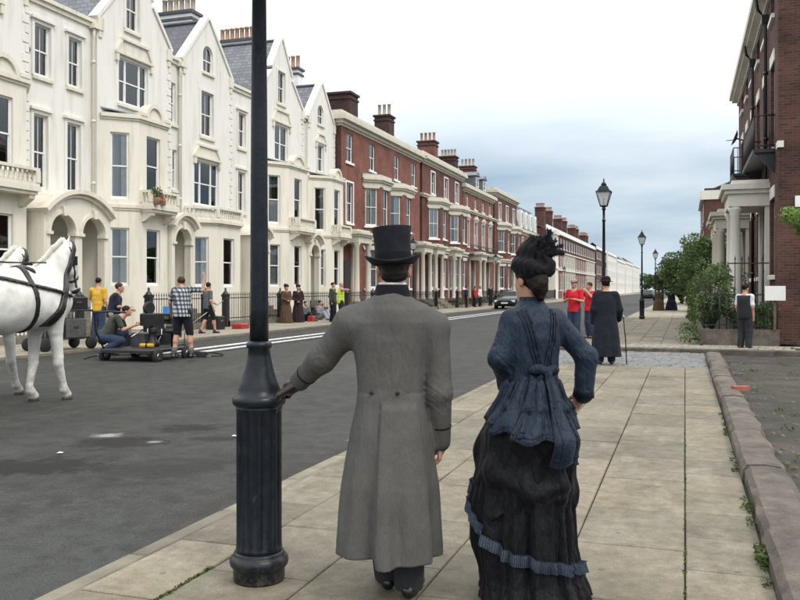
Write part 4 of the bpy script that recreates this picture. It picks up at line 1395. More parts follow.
def red_house(label, y0, y1, w2, w1, bays, porches, zc=(11.3, 12.0), brickm='red_brick', string=False, dentil=False, roof='sooty', X=RX, pediment=False, det=2, lintel=False, parapet=0.25):
    h = thing('brick_terraced_house', label, 'house', T(X, (y0 + y1) / 2, 0), 'red brick terraced houses')
    L = y1 - y0
    ops2 = [(c - .55 - y0, c + .55 - y0, 9.25, 11.0) for c in w2]
    ops1 = [(c - .55 - y0, c + .55 - y0, 5.55, 8.0) for c in w1]
    ops0 = [(c - .55 - y0, c + .55 - y0, 1.6, 4.0) for c in w1 if all(abs(c - p) > 1.9 for p in porches)]
    mw, _ = wall(h, 'front_wall', (X, y0), (X, y1), 0.02, zc[1] - 0.1, ops2 + ops1 + ops0, brickm)
    sty = ['net', 'sides', 'half', 'net', 'upper']
    for i, op in enumerate(ops2):
        window(h, mw, op, style=sty[i % 5], sill='white_paint', bars=1, surround='white_paint' if lintel else None, detail=det)
    for i, op in enumerate(ops1 + ops0):
        window(h, mw, op, style=sty[(i + 2) % 5], sill='white_paint', bars=1, surround='white_paint', hood=pediment, detail=det)
        if pediment and i < len(ops1):
            p = MB(); c = (op[0] + op[1]) / 2
            p.prism([(c - .85, 8.24), (c + .85, 8.24), (c, 8.62)], 'y', -0.2, 0.0); p.build('pediment', 'brick_trim', h, mw)
    sd = MB(); sd.box(X - 8.5, X - 0.002, y0, y0 + 0.2, 0, zc[0]); sd.build('side_wall', 'dark_brick', h)
    sd = MB(); sd.box(X - 8.5, X - 0.002, y1 - 0.2, y1, 0, zc[0]); sd.box(X - 8.5, X - 8.3, y0 + .2, y1 - .2, 0, zc[0]); sd.build('side_wall', 'dark_brick', h)
    cpts = [(X - 1.5, y0), (X, y0), (X, y1), (X - 1.5, y1)]
    a, b = zc
    lay = [(a, a + .14, 0.06), (a + .14, a + .34, 0.2), (a + .34, b - 0.12, 0.42), (b - .12, b, 0.36)]
    belt(h, 'cornice', cpts, lay, 'brick_trim')
    if parapet: belt(h, 'parapet', [(X - 1.5, y0 + .05), (X - .05, y0 + .05), (X - .05, y1 - .05), (X - 1.5, y1 - .05)], [(b, b + parapet, 0.1)], 'brick_trim')
    if dentil:
        d = MB(); n = int(L / 0.5)
        for k in range(n): d.box(X, X + 0.3, y0 + (k + .3) * L / n, y0 + (k + .6) * L / n, a + .16, a + .33)
        tag(d.build('dentils', 'brick_trim', h), kind='stuff')
    if string:
        belt(h, 'string_course', [(X - .3, y0), (X, y0), (X, y1), (X - .3, y1)], [(8.75, 8.9, 0.12), (8.9, 9.02, 0.24)], 'brick_trim')
    slope_roof(h, 'roof', [[(X - 0.3, y0, b - .05), (X - 0.3, y1, b - .05), (X - 4.4, y1, b + 1.6), (X - 4.4, y0, b + 1.6)],
                           [(X - 4.4, y0, b + 1.6), (X - 4.4, y1, b + 1.6), (X - 8.5, y1, b - .05), (X - 8.5, y0, b - .05)]], 'dark_tile')
    for i, bb in enumerate(bays): brick_bay(h, *bb, X, X + 0.9, brickm, (['blind', 'net', 'half'], ['net', 'sides', 'net'])[i % 2])
    # ground floor entablature between the bays
    segs = [y0] + [v for bb in bays for v in (bb[0], bb[3])] + [y1]
    for a_, b_ in zip(segs[0::2], segs[1::2]):
        if b_ - a_ > 0.3: belt(h, 'ground_floor_cornice', [(X, a_), (X, b_)], [(4.4, 4.62, 0.05), (4.62, 4.78, 0.16)], 'brick_trim')
    for p in porches: portico(h, p, X, X + 1.25)
    return h


r1 = red_house('first red brick house beside the white terrace, long white cornice and two bays', 47.1, 63.0, [48.4, 52.4, 57.4, 61.4], [48.4], [(50.6, 51.5, 53.5, 54.4), (55.3, 56.2, 58.6, 59.5)], [47.9, 61.3])
chimney(r1, -21.7, -19.95, 49.6, 51.0, 11.9, 13.8, 'sooty_brick', 'sooty_brick', 0, 'buff_pot')
chimney(r1, -22.0, -20.85, 59.6, 60.8, 11.9, 14.35, 'sooty_brick', 'sooty_brick', 3, 'buff_pot', 0.9)
r2 = red_house('dark red brick house with stone string course above paired bays, second of the brick row', 63.6, 76.3, [66.6, 70.6, 74.2], [], [(64.9, 65.8, 68.1, 69.0), (71.4, 72.3, 74.6, 75.5)], [63.9 + .8, 70.2], (11.4, 12.1), string=True, lintel=True, brickm='deep_red_brick')
chimney(r2, -22.0, -20.5, 70.4, 71.6, 12, 14.2, 'red_brick', 'sooty_brick', 4, 'terracotta', 0.8)
r3 = red_house('red brick house with pedimented white windows and black iron balcony, third of the row', 76.5, 89.5, [78.2, 81.5, 84.8, 88.0], [78.2, 81.5, 84.8, 88.0], [], [79.9, 86.4], (10.6, 11.3), dentil=True, pediment=True, string=True, parapet=0)
chimney(r3, -22.9, -21.3, 80.4, 81.6, 11.5, 14.4, 'sooty_brick', 'sooty_brick', 5, 'buff_pot', 0.75)
chimney(r3, -22.9, -21.3, 88.2, 89.4, 11.2, 14.5, 'red_brick', 'sooty_brick', 4, 'buff_pot', 0.85)
for yc in (84.0, 87.2):
    d = MB(); d.box(-21.6, -19.95, yc - .75, yc + .75, 11.3, 12.9); d.prism([(yc - .95, 12.9), (yc + .95, 12.9), (yc, 13.35)], 'x', -19.8, -22.4)
    o = d.build('dormer', 'slate', r3)
    mw, _ = wall_frame((-19.94, yc - .5), (-19.94, yc + .5))
    window(r3, mw, (0, 1.0, 11.75, 12.75), style=None, sill=None, inset=-0.03)
ib = MB()
for k in range(46):
    y_ = 77.2 + k * 0.26; ib.box(RX + 0.52, RX + 0.54, y_, y_ + 0.02, 4.8, 5.65)
ib.box(RX + .5, RX + .56, 77.1, 89.2, 5.65, 5.7); ib.box(RX, RX + .58, 77.1, 89.2, 4.72, 4.8)
ib.build('iron_balcony', 'iron', r3)
r4 = red_house('red brick house with paired bays and tall white cornice, fourth of the row', 90.3, 103.0, [93, 97, 101], [], [(91.3, 92.3, 94.8, 95.8), (97.6, 98.6, 101.1, 102.1)], [96.7], (11.6, 12.3), string=True, lintel=True, brickm='deep_red_brick')
# fifth: lower walls and a slate mansard with four white dormers
r5 = red_house('red brick house with slate mansard roof and four white dormers', 104.5, 120.5, [], [107, 110.5, 114, 117.5], [], [108.8, 116], (8.3, 9.0), parapet=0)
slope_roof(r5, 'mansard', [[(RX - .2, 104.5, 9.0), (RX - .2, 120.5, 9.0), (RX - 1.2, 120.2, 12.3), (RX - 1.2, 104.8, 12.3)],
                           [(RX - 1.2, 104.8, 12.3), (RX - 1.2, 120.2, 12.3), (RX - 8, 120.2, 12.6), (RX - 8, 104.8, 12.6)],
                           [(RX - .2, 104.5, 9.0), (RX - 1.2, 104.8, 12.3), (RX - 8, 104.8, 12.6), (RX - 8, 104.5, 9.0)]], 'dark_tile')
for yc in (107, 110.5, 114, 117.5):
    d = MB(); d.box(RX - 1.5, RX - .1, yc - .7, yc + .7, 9.3, 11.5); d.build('dormer', 'white_paint', r5)
    mw, _ = wall_frame((RX - .08, yc - .45), (RX - .08, yc + .45))
    window(r5, mw, (0, 0.9, 9.7, 11.2), style=None, sill=None, inset=-0.03)


def simple_house(name, label, y0, y1, X, z1, brickm, lower, nwin, rows, group, parapet='white_paint', roofz=1.5, cat='house', sgn=1):
    """far terraced house with separate windows"""
    h = thing(name, label, cat, T(X, (y0 + y1) / 2, 0), group)
    L = y1 - y0
    P0, P1 = ((X, y0), (X, y1)) if sgn > 0 else ((X, y1), (X, y0))
    ops = []
    for (za, zb, ww) in rows:
        for k in range(nwin):
            c = L * (k + .5) / nwin
            ops.append((c - ww / 2, c + ww / 2, za, zb))
    up = [o for o in ops if o[2] > 7.5]; dn = [o for o in ops if o[2] < 7.5]
    mw, _ = wall_frame(P0, P1)
    if lower:
        wall(h, 'upper_wall', P0, P1, 7.5, z1, up, brickm, depth=.09); wall(h, 'front_wall', P0, P1, 0, 7.5, dn, lower, depth=.09)
        belt(h, 'string_course', [P0, P1], [(7.4, 7.6, 0.15)], 'cream_paint'); belt(h, 'ground_cornice', [P0, P1], [(4.5, 4.75, 0.2)], 'cream_paint')
    else:
        wall(h, 'front_wall', P0, P1, 0, z1, ops, brickm, depth=.09)
    for i, op in enumerate(ops): window(h, mw, op, style=None if i % 3 else 'net', sill='white_paint', detail=1, inset=.03, bars=0, gmat='car_glass')
    belt(h, 'cornice', [P0, P1], [(z1 - .25, z1, 0.25), (z1, z1 + .5, 0.12)], parapet)
    sx = X - 8 * sgn
    for yy in (y0 + 0.02, y1 - 0.22): MB().box(min(X - .01 * sgn, sx), max(X - .01 * sgn, sx), yy, yy + .2, 0, z1).build('side_wall', 'dark_brick' if 'brick' in brickm else brickm, h)
    slope_roof(h, 'roof', [[(X - .2 * sgn, y0, z1), (X - .2 * sgn, y1, z1), (X - 4 * sgn, y1, z1 + roofz), (X - 4 * sgn, y0, z1 + roofz)],
                           [(X - 4 * sgn, y0, z1 + roofz), (X - 4 * sgn, y1, z1 + roofz), (sx, y1, z1), (sx, y0, z1)]], 'slate')
    return h


G6 = 'far stucco and brick houses beyond the mansard'
labels6 = ['brick house over pale stucco floors, first beyond the mansard roofed house', 'brick house over pale stucco floors, second beyond the mansard roofed house',
           'brick house over pale stucco floors, third beyond the mansard roofed house', 'brick house over pale stucco floors, last before the dark brick block']
for k in range(4):
    a = 126 + k * 18
    hh = simple_house('far_brick_house', labels6[k], a, a + 17.9, RX, 10.6, 'dark_brick', ('red_brick', 'stone_buff', 'red_brick', 'stone_buff')[k], 5, [(8.2, 9.8, 1.2), (5.0, 7.0, 1.3), (1.3, 3.9, 1.3)], G6)
    chimney(hh, -22.0, -20.6, a + 13, a + 14.4, 10.8, 14.1 - 0.3 * k, 'dark_brick', 'dark_brick', 5, 'terracotta', 0.7)
    chimney(hh, -21.8, -20.4, a + 4 + k, a + 5.4 + k, 10.8, 13.9 - 0.3 * k, 'dark_brick', 'dark_brick', 5, 'terracotta', 0.7)
bayt = MB(); bayt.box(RX, RX + 1.3, 126.5, 129.5, 0, 9.6); bayt.box(RX, RX + 1.5, 126.3, 129.7, 9.6, 10.2); bayt.box(RX, RX + 1.5, 126.3, 129.7, 4.5, 4.8)
bayt.build('square_bay', 'cream_paint', hh)
simple_house('far_brick_house', 'plain dark brick block standing before the far white houses', 201, 228, RX, 11, 'dark_brick', None, 6, [(8.6, 10.2, 1.3), (5, 7, 1.3), (1.5, 3.6, 1.3)], G6)
for k, (a, b, z) in enumerate([(232, 262, 11.0), (266, 300, 10.2), (304, 345, 10.6), (349, 400, 11)]):
    simple_house('far_white_house', ['far white house next to the dark brick block', 'second far white house with slate roof', 'third far white house down the street', 'last far white house before the trees'][k], a, b, RX, z, 'stucco', None, 7,
                 [(7.6, 9.2, 1.5), (4.4, 6.6, 1.5), (1.2, 3.4, 1.5)], 'far white houses at the end of the street', roofz=3.0)

# ================================================================== copies
def dup(o, mw, parent=None, label=None):
    c = o.copy(); COL.objects.link(c)
    WM[c] = mw
    c.parent = parent
    c.matrix_local = (WM[parent].inverted() @ mw) if parent is not None else mw
    if label: c['label'] = label
    for ch in [x for x in WM if x.parent is o]:
        dup(ch, mw @ (WM[o].inverted() @ WM[ch]), c)
    return c


# ================================================================== street lamps
def lantern(h, z, s=1.0):
    def sq(r, zz): return [(r, r, zz), (-r, r, zz), (-r, -r, zz), (r, -r, zz)]
    f = MB()
    r0, r1, z0, z1 = 0.085 * s, 0.19 * s, z, z + 0.38 * s
    a, b = sq(r0, z0), sq(r1, z1)
    for i in range(4): f.tube(a[i], b[i], 0.012, n=5)
    for q, rr in ((a, 0.014), (b, 0.016)):
        for i in range(4): f.tube(q[i], q[(i + 1) % 4], rr, n=5)
    fo = f.build('lantern_frame', 'lamp_paint', h)
    pm = MB()
    k = 0.985
    v = [(x * k, y * k, zz) for x, y, zz in (a[0], a[1], b[1], b[0])]
    pm.quad(*v)
    me = pm.mesh('lantern_pane', 'lamp_glass')
    for i in range(4): mobj('lantern_pane', me, fo, WM[h] @ Matrix.Rotation(i * PI / 2, 4, 'Z') if False else Matrix.Rotation(i * PI / 2, 4, 'Z'))
    rf = MB()
    rr = [(0.235 * s, z1 + 0.0), (0.225 * s, z1 + 0.03), (0.14 * s, z1 + 0.14 * s), (0.085 * s, z1 + 0.17 * s), (0.095 * s, z1 + 0.2 * s), (0.05 * s, z1 + 0.25 * s), (0.0001, z1 + 0.27 * s)]
    rf.lathe(rr, 4, smooth=False, a0=PI / 4)
    ro = rf.build('lantern_roof', 'lamp_paint', h)
    MB().lathe([(0.03, z1 + .24 * s), (0.012, z1 + .28 * s), (0.022, z1 + .31 * s), (0.006, z1 + .36 * s), (0.0001, z1 + .39 * s)], 8).build('finial', 'lamp_paint', ro)
    MB().lathe([(0.04, z0 + .02), (0.03, z0 + .12), (0.02, z0 + .2), (0.0001, z0 + .21)], 8).build('burner', 'buff_pot', h)


def lamp_post(label, group):
    h = thing('street_lamp', label, 'street lamp', T(), group)
    # fluted pedestal
    MB().lathe([(0.13, 0), (0.132, 0.012), (0.132, 0.06), (0.138, 0.068), (0.148, 0.08), (0.152, 0.098), (0.149, 0.116), (0.138, 0.128), (0.131, 0.134), (0.131, 0.142), (0.122, 0.152)], 32).build('plinth', 'lamp_paint', h)
    MB().lathe([(0.122, 0.148), (0.118, 0.17), (0.116, 0.19), (0.116, 0.5), (0.116, 0.86), (0.118, 0.88), (0.122, 0.9)], 96, flute=(0.19, 0.86, 16, 0.011)).build('pedestal', 'lamp_paint', h)
    MB().lathe([(0.12, 0.895), (0.136, 0.91), (0.138, 0.935), (0.128, 0.95), (0.112, 0.958), (0.108, 0.985), (0.09, 1.03), (0.072, 1.09), (0.06, 1.15), (0.056, 1.19), (0.066, 1.2), (0.066, 1.22), (0.05, 1.232)], 32).build('collar', 'lamp_paint', h)
    MB().lathe([(0.049, 1.225), (0.047, 1.4), (0.042, 2.4), (0.034, 3.3), (0.048, 3.31), (0.048, 3.35), (0.034, 3.36), (0.032, 3.6), (0.05, 3.62), (0.05, 3.66), (0.035, 3.68), (0.09, 3.72)], 20).build('shaft', 'lamp_paint', h)
    lantern(h, 3.72)
    return h


gl = 'cast iron street lamps'
lamp0 = lamp_post('black fluted cast iron lamp post the grey coated man leans on', gl)
for ch in [x for x in WM if x.parent is lamp0]: pass
lamps = [((-2.06, 23.3), 'black street lamp rising just above the man in the long black coat'), ((-2.04, 44.1), 'black street lamp on the pavement, second past the black coated man'),
         ((-2.04, 64.5), 'small black street lamp farther along the pavement, third past the black coated man'), ((-2.04, 85), 'farthest street lamp on the near pavement, against the trees'),
         ((-14.5, 45.6), 'street lamp across the road behind the top hat'), ((-14.5, 67.6), 'street lamp across the road near the parked car'), ((-14.5, 108.7), 'far street lamp across the road beyond the parked car')]
for (p, l) in lamps: dup(lamp0, T(p[0], p[1], -0.0), None, l)
# move the first lamp (and its parts) to its place
lamp0.matrix_local = T(-2.09, 3.94, 0.0, 0.5); WM[lamp0] = T(-2.09, 3.94, 0, 0.5)


# ================================================================== railings
def bar_mesh(hgt):
    return shared(('bar', hgt), lambda: MB().tube((0, 0, 0), (0, 0, hgt), 0.014, n=5).lathe([(0.012, hgt), (0.03, hgt + .03), (0.012, hgt + .07), (0.0001, hgt + .16)], 5, smooth=False).mesh('railing_bar', 'iron'))


def railing(label, pts, hgt=1.25, plinth=0.22, sp=0.15, joined=False, posts=True, stone='kerb_stone', group='iron railings', bush=None, pw=0.13):
    h = thing('iron_railing', label, 'railing', T(*pts[0], 0), group)
    belt_mb(pts, 0.0, plinth, 0.13, None, 0.13).build('plinth_wall', stone, h)
    r = MB(); belt_mb(pts, hgt - 0.12, hgt - 0.085, 0.018, r, 0.018); r.build('top_rail', 'iron', h)
    r = MB(); belt_mb(pts, plinth + 0.1, plinth + 0.135, 0.018, r, 0.018); r.build('bottom_rail', 'iron', h)
    J = MB()
    for i in range(len(pts) - 1):
        a, b = pts[i], pts[i + 1]; L = math.hypot(b[0] - a[0], b[1] - a[1]); n = int(L / sp)
        for k in range(1, n):
            p = (a[0] + (b[0] - a[0]) * k / n, a[1] + (b[1] - a[1]) * k / n)
            if joined:
                J.box(p[0] - .011, p[0] + .011, p[1] - .011, p[1] + .011, plinth, hgt + 0.1)
            else: mobj('railing_bar', bar_mesh(round(hgt - plinth, 2)), h, T(p[0], p[1], plinth))
    if joined: tag(J.build('railing_bars', 'iron', h), kind='stuff')
    if posts:
        pm = shared(('post', hgt, pw), lambda: MB().box(-pw, pw, -pw, pw, 0, 0.25).box(-pw * .8, pw * .8, -pw * .8, pw * .8, 0.25, hgt - 0.05).box(-pw, pw, -pw, pw, hgt - .05, hgt + .03).lathe([(pw * 1.2, hgt + .03), (pw * .9, hgt + .08), (0.03, hgt + .2), (0.05, hgt + .25), (0.0001, hgt + .32)], 8).mesh('railing_post', 'iron'))
        for p in (pts[0], pts[-1]): mobj('railing_post', pm, h, T(p[0], p[1], 0))
    return h


RXL = -17.3
railing('black spear railing behind the white horses', [(RXL, 15.5), (RXL, 21.2)])
railing('black spear railing behind the film camera crew', [(RXL, 24.7), (RXL, 28.3)])
railing('black spear railing in front of the house with the arched attic window', [(RXL, 29.8), (RXL, 34.6)])
railing('black spear railing behind the couple in brown and plum dress', [(RXL, 36.7), (RXL, 40.8)])
railing('black spear railing behind the man in the yellow safety vest', [(RXL, 42.6), (RXL, 46.6)])
railing('black railing in front of the first red brick house', [(RXL, 49.4), (RXL, 60)], joined=True, sp=0.17)
railing('black railing in front of the dark red brick house with string course', [(RXL, 66), (RXL, 69)], joined=True, sp=0.17)
railing('black railing in front of the house with the iron balcony', [(RXL, 71.6), (RXL, 85)], joined=True, sp=0.17)
railing('black railing by the parked car, in front of the farther brick houses', [(RXL, 88), (RXL, 120)], joined=True, sp=0.2)

# ================================================================== right-hand house
HX = 2.4
rh = thing('corner_brick_house', 'dark red brick corner house on the right with pale portico and iron balconies', 'house', T(HX, 25.2, 0))
Y0, Y1 = 25.2, 43.0
ops = []
for c in (26.7, 29.2, 31.8, 34.6, 37.4, 40.2):
    ops += [(c - .5, c + .5, 9.3, 10.1), (c - .55, c + .55, 5.5, 7.95)]
    if c not in (29.2, 37.4): ops.append((c - .55, c + .55, 1.9, 4.1))
P0, P1 = (HX, Y1), (HX, Y0)
lops = [(Y1 - o[1], Y1 - o[0], o[2], o[3]) for o in ops]
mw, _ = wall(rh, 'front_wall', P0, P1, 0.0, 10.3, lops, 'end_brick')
for i, op in enumerate(lops):
    window(rh, mw, op, style=('net', 'sides', None)[i % 3], sill='white_paint', bars=1, inset=0.13)
    if op[2] < 9:
        MB().box(op[0] - .1, op[1] + .1, -0.03, 0.0, op[3] + .004, op[3] + 0.34).build('lintel', 'cream_paint', rh, mw)
# end wall of brick facing the camera
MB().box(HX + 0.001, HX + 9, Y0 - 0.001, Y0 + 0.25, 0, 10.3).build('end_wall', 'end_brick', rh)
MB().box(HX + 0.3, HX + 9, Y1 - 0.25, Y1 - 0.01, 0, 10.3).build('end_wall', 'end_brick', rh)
belt(rh, 'eaves_cornice', [(HX, Y1), (HX, Y0 - 0.02), (HX + 9, Y0 - 0.02)][:2], [(10.1, 10.25, 0.08), (10.25, 10.36, 0.3), (10.36, 10.62, 0.42)], 'cream_paint')
slope_roof(rh, 'roof', [[(HX - .35, Y0, 10.6), (HX - .35, Y1, 10.6), (HX + 4.5, Y1, 13), (HX + 4.5, Y0, 13)], [(HX + 4.5, Y0, 13), (HX + 4.5, Y1, 13), (HX + 9, Y1, 10.6), (HX + 9, Y0, 10.6)]], 'slate')
for y_ in (28.0, 33.2):
    p = MB(); p.path([(HX - .35, y_, 10.3), (HX - .3, y_, 10.0), (HX - .08, y_, 9.7), (HX - .08, y_, 0.1)], 0.055)
    p.box(HX - .2, HX, y_ - .12, y_ + .12, 9.55, 9.8)
    for z_ in (8, 6, 4, 2): p.tube((HX - .08, y_, z_), (HX - .08, y_, z_ + .1), 0.072)
    p.build('downpipe', 'iron', rh)
portico(rh, 28.9, HX, 1.25, 2.6, 0.9, 4.0, -1, 'cream_paint')
portico(rh, 37.4, HX, 1.15, 2.6, 0.9, 3.9, -1)
portico(rh, 41.5, HX, 1.15, 2.0, 0.9, 3.9, -1)


def iron_balcony(h, x0, x1, y0, y1, z0, z1):
    s = MB(); s.box(x0 - .04, x1, y0 - .04, y1 + .04, z0 - 0.1, z0)
    for yy in (y0 + .05, y1 - .1):
        s.prism([(x1, z0 - .1), (x1, z0 - .7), (x1 - .1, z0 - .6), (x0 + .1, z0 - .2), (x0, z0 - .1)], 'y', yy, yy + .05)
    o = s.build('iron_balcony', 'iron', h)
    r = MB(); pts = [(x1, y0), (x0, y0), (x0, y1), (x1, y1)]
    for zz in (z1, z0 + .1):
        for a, b in zip(pts, pts[1:]): r.tube((*a, zz), (*b, zz), 0.02, n=6)
    r.build('handrail', 'iron', o)
    bm = shared(('bb', round(z1 - z0, 2)), lambda: MB().tube((0, 0, 0), (0, 0, z1 - z0), 0.012, n=5).mesh('railing_bar', 'iron'))
    for a, b in zip(pts, pts[1:]):
        L = math.hypot(b[0] - a[0], b[1] - a[1]); n = max(2, int(L / 0.13))
        for k in range(n + 1): mobj('railing_bar', bm, o, T(a[0] + (b[0] - a[0]) * k / n, a[1] + (b[1] - a[1]) * k / n, z0))
    return o


iron_balcony(rh, 1.86, HX, 26.0, 30.6, 5.45, 6.4)
iron_balcony(rh, 1.7, HX, 33.6, 36.0, 5.75, 6.7)
di = MB().lathe([(0.0001, 0), (0.18, 0.03), (0.33, 0.1), (0.34, 0.1), (0.18, 0.01), (0.0001, -0.02)], 16)
do = di.build('satellite_dish', 'gear_grey', rh, Matrix.Translation((HX - 0.45, 36.4, 7.5)) @ Matrix.Rotation(-1.2, 4, 'Y'))
MB().tube((HX - .45, 36.4, 7.5), (HX, 36.4, 7.35), 0.03).tube((HX - .45, 36.4, 7.45), (HX - .85, 36.3, 7.42), 0.015).build('dish_arm', 'gear_grey', do)
MB().box(HX + 0.42, HX + 1.1, Y0 - 0.04, Y0 - 0.003, 3.72, 4.02).build('wall_plaque', 'white_paint', rh)
MB().box(HX - 0.02, HX + 0.14, Y0 - 0.05, Y0 + 0.4, 5.35, 5.53).build('stone_band', 'cream_paint', rh)
rh2 = simple_house('far_brick_house', 'dark brick house with white cornice beyond the corner house portico', 80, 98, 1.6, 10.2, 'dark_brick', None, 4, [(7.6, 9.2, 1.2), (4.4, 6.8, 1.2), (1.2, 3.6, 1.2)], None, sgn=-1)
MB().box(1.62, 9, 79.8, 80.0, 0, 10.4).build('end_wall', 'dark_brick', rh2)
MB().box(1.3, 3.4, 79.7, 82, 9.4, 10.2).build('cornice_block', 'cream_paint', rh2)
# garden wall, railing, steps rail, sign
railing('black spear railing on mossy stone wall around the corner house garden', [(2.35, 24.35), (0.5, 24.35), (0.5, 43)], hgt=1.45, plinth=0.42, sp=0.17, stone='wall_stone', posts=False)
railing('higher black railing beside the corner house portico steps', [(1.2, 26.6), (2.3, 26.6)], hgt=2.35, plinth=0.9, sp=0.16, posts=False, stone='kerb_stone')
sg = thing('sign_board', 'white blank notice board at the corner of the brick house', 'sign', T(2.15, 24.15, 0))
MB().box(1.98, 2.48, 24.13, 24.19, 1.2, 1.58).build('board', 'white_paint', sg)
MB().box(2.2, 2.26, 24.2, 24.25, 0.42, 1.5).build('bracket', 'wood', sg)
MB().box(-40, -40.1, 0, .1, 0, .1) if False else None


# ================================================================== vegetation
def leaf_cloud(mb, c, rad, n, size, seed, shell=0.55, droop=0.0):
    rng = np.random.default_rng(seed)
    d = rng.normal(size=(n, 3)); d /= np.linalg.norm(d, axis=1)[:, None]
    r = shell + (1 - shell) * rng.random(n) ** 0.6
    p = np.array(c) + d * r[:, None] * np.array(rad)
    ax = rng.normal(size=(n, 3)); ax /= np.linalg.norm(ax, axis=1)[:, None]
    nb = rng.normal(size=(n, 3)); nb = np.cross(ax, nb); nb /= np.linalg.norm(nb, axis=1)[:, None]
    s = size * rng.uniform(0.6, 1.3, n)[:, None]
    a, b = p - ax * s, p + ax * s
    m1, m2 = p + nb * s * 0.45 - [0, 0, droop], p - nb * s * 0.45 - [0, 0, droop]
    v = np.stack([a, m1, b, m2], 1).reshape(-1, 3)
    base = len(mb.v)
    mb.v += [tuple(x) for x in v.tolist()]
    mb.f += [(base + 4 * i, base + 4 * i + 1, base + 4 * i + 2, base + 4 * i + 3) for i in range(n)]
    mb.sm += [False] * n


def tree(label, x, y, ztop, rad, zbot, leaf, size, n, seed, mat='leaf_dark', group='trees beside the pavement', name='tree', clumps=26):
    rng = random.Random(seed)
    h = thing(name, label, 'tree', T(x, y, 0), group)
    t = MB(); zc = (ztop + zbot) / 2; hz = (ztop - zbot) / 2
    t.path([(x, y, 0), (x + .05 * rad, y, zbot * .6), (x - .03 * rad, y + .05, zbot), (x, y, zc)], 0.1, 8, rs=[0.09 * rad, 0.07 * rad, 0.06 * rad, 0.035 * rad])
    L = MB()
    for k in range(clumps):
        a = rng.uniform(0, 2 * PI); u = rng.uniform(-0.8, 1.0); q = math.sqrt(max(0, 1 - u * u)) * rng.uniform(0.5, 0.85)
        c = (x + rad * q * math.cos(a), y + rad * q * math.sin(a), zc + hz * u * 0.78)
        rr = rng.uniform(0.24, 0.42) * min(rad, hz)
        leaf_cloud(L, c, (rr * 1.15, rr * 1.15, rr * 0.85), n // clumps, size, seed * 100 + k)
        if k % 3 == 0: t.path([(x, y, zbot * 0.9 + 0.1 * k / clumps), ((x + c[0]) / 2, (y + c[1]) / 2, (zbot + c[2]) / 2 + .1), c], 0.05, 5, rs=[0.035 * rad, 0.022 * rad, 0.008 * rad])
    t.build('trunk', 'bark', h)
    L.build('crown', mat, h)
    return h


tree('big rounded dark green tree overhanging the pavement beyond the garden hedge', 1.4, 60, 5.3, 3.0, 0.2, 0, 0.13, 14000, 1, 'leaf_mid', clumps=40)
tree('dark tree behind the farthest street lamp on the near pavement', -0.4, 92, 4.7, 2.6, 0.4, 0, 0.17, 6000, 2, 'leaf_dark', clumps=34)
tree('bushy green tree over the garden railings in front of the far porticoes', 1.3, 47, 4.2, 1.9, 0.3, 0, 0.10, 9000, 3, 'leaf_mid', clumps=34)
for k, (x, y, z, r) in enumerate([(-26, 425, 9, 7), (-19, 440, 9.5, 7), (-12, 430, 8.4, 6), (-6, 445, 9, 6), (0, 430, 8.5, 6), (7, 440, 10, 7), (15, 430, 10, 7)]):
    tree(['far tree at the left end of the distant tree line', 'far tree at the end of the road, second from the left', 'far tree at the end of the road, third from the left', 'far tree at the end of the road, middle of the line', 'far tree closing the pavement vista', 'far tree right of the pavement vista', 'far tree at the right end of the distant tree line'][k],
         x, y, z, r, 0.6, 0, 0.6, 1500, 20 + k, 'leaf_dark', 'far trees closing the street')


def bush(name, label, clumps, size, n, mat, seed, stems=None, cat='bush', stemmat='bark'):
    h = thing(name, label, cat, T(clumps[0][0], clumps[0][1], 0), 'garden shrubs')
    L = MB()
    for k, (x, y, z, rx, ry, rz) in enumerate(clumps): leaf_cloud(L, (x, y, z), (rx, ry, rz), n, size, seed + k, 0.2)
    L.build('foliage', mat, h)
    if stems:
        s = MB()
        for st in stems: s.path(st, 0.012, 5)
        s.build('stems', stemmat, h)
    return h


rng = random.Random(4)
cl = [(0.75 + rng.uniform(-.35, .35), 25.2 + rng.uniform(-.6, 1.4), 0.75 + rng.uniform(-.1, 1.3), .28, .3, .26) for _ in range(26)]
st = [[(0.7, 25.3, 0.3), (c[0] * .6 + .28, c[1], c[2] * .6 + .1), c[:3]] for c in cl]
bush('overgrown_shrub', 'straggly grey green shrub growing through the corner house railing', cl, 0.055, 170, 'leaf_grey', 40, st)
cl = [(0.35 + rng.uniform(-.45, .2), 24.8 + rng.uniform(-1.0, 2.6), 0.12 + rng.uniform(0, .35), .2, .22, .14) for _ in range(14)]
bush('trailing_plant', 'low trailing weeds spilling over the pavement at the railing corner', cl, 0.04, 55, 'leaf_grey', 70, [[(0.5, 24.9, 0.1), c[:3]] for c in cl])
cl = [(1.7 + rng.uniform(-.5, .5), 25.0 + rng.uniform(-.3, .4), 0.65 + rng.uniform(-.1, .35), .25, .22, .22) for _ in range(12)]
bush('garden_bush', 'dark green bushes behind the railing beside the waistcoated man', cl, 0.05, 200, 'leaf_dark', 90)
hd = MB()
for k in range(60): leaf_cloud(hd, (0.42 + rng.uniform(-.2, .2), 32 + rng.uniform(0, 9), rng.uniform(0.3, 1.75)), (0.22, 0.4, 0.22), 130, 0.05, 300 + k, 0.2)
hh = thing('hedge', 'clipped light green hedge along the garden railing', 'hedge', T(0.4, 36, 0)); hd.build('foliage', 'hedge', hh); MB().box(0.3, 0.5, 32, 41, 0, 1.6).build('branches', 'leaf_dark', hh)
cl = [(0.9 + rng.uniform(-.5, .7), 28.5 + rng.uniform(-.8, 3), 1.3 + rng.uniform(-.7, .9), .32, .35, .3) for _ in range(16)]
bush('garden_shrub', 'pale leafed shrub in front of the portico columns', cl, 0.06, 130, 'leaf_grey', 120, [[(0.9, 28.5, 0.1), c[:3]] for c in cl])
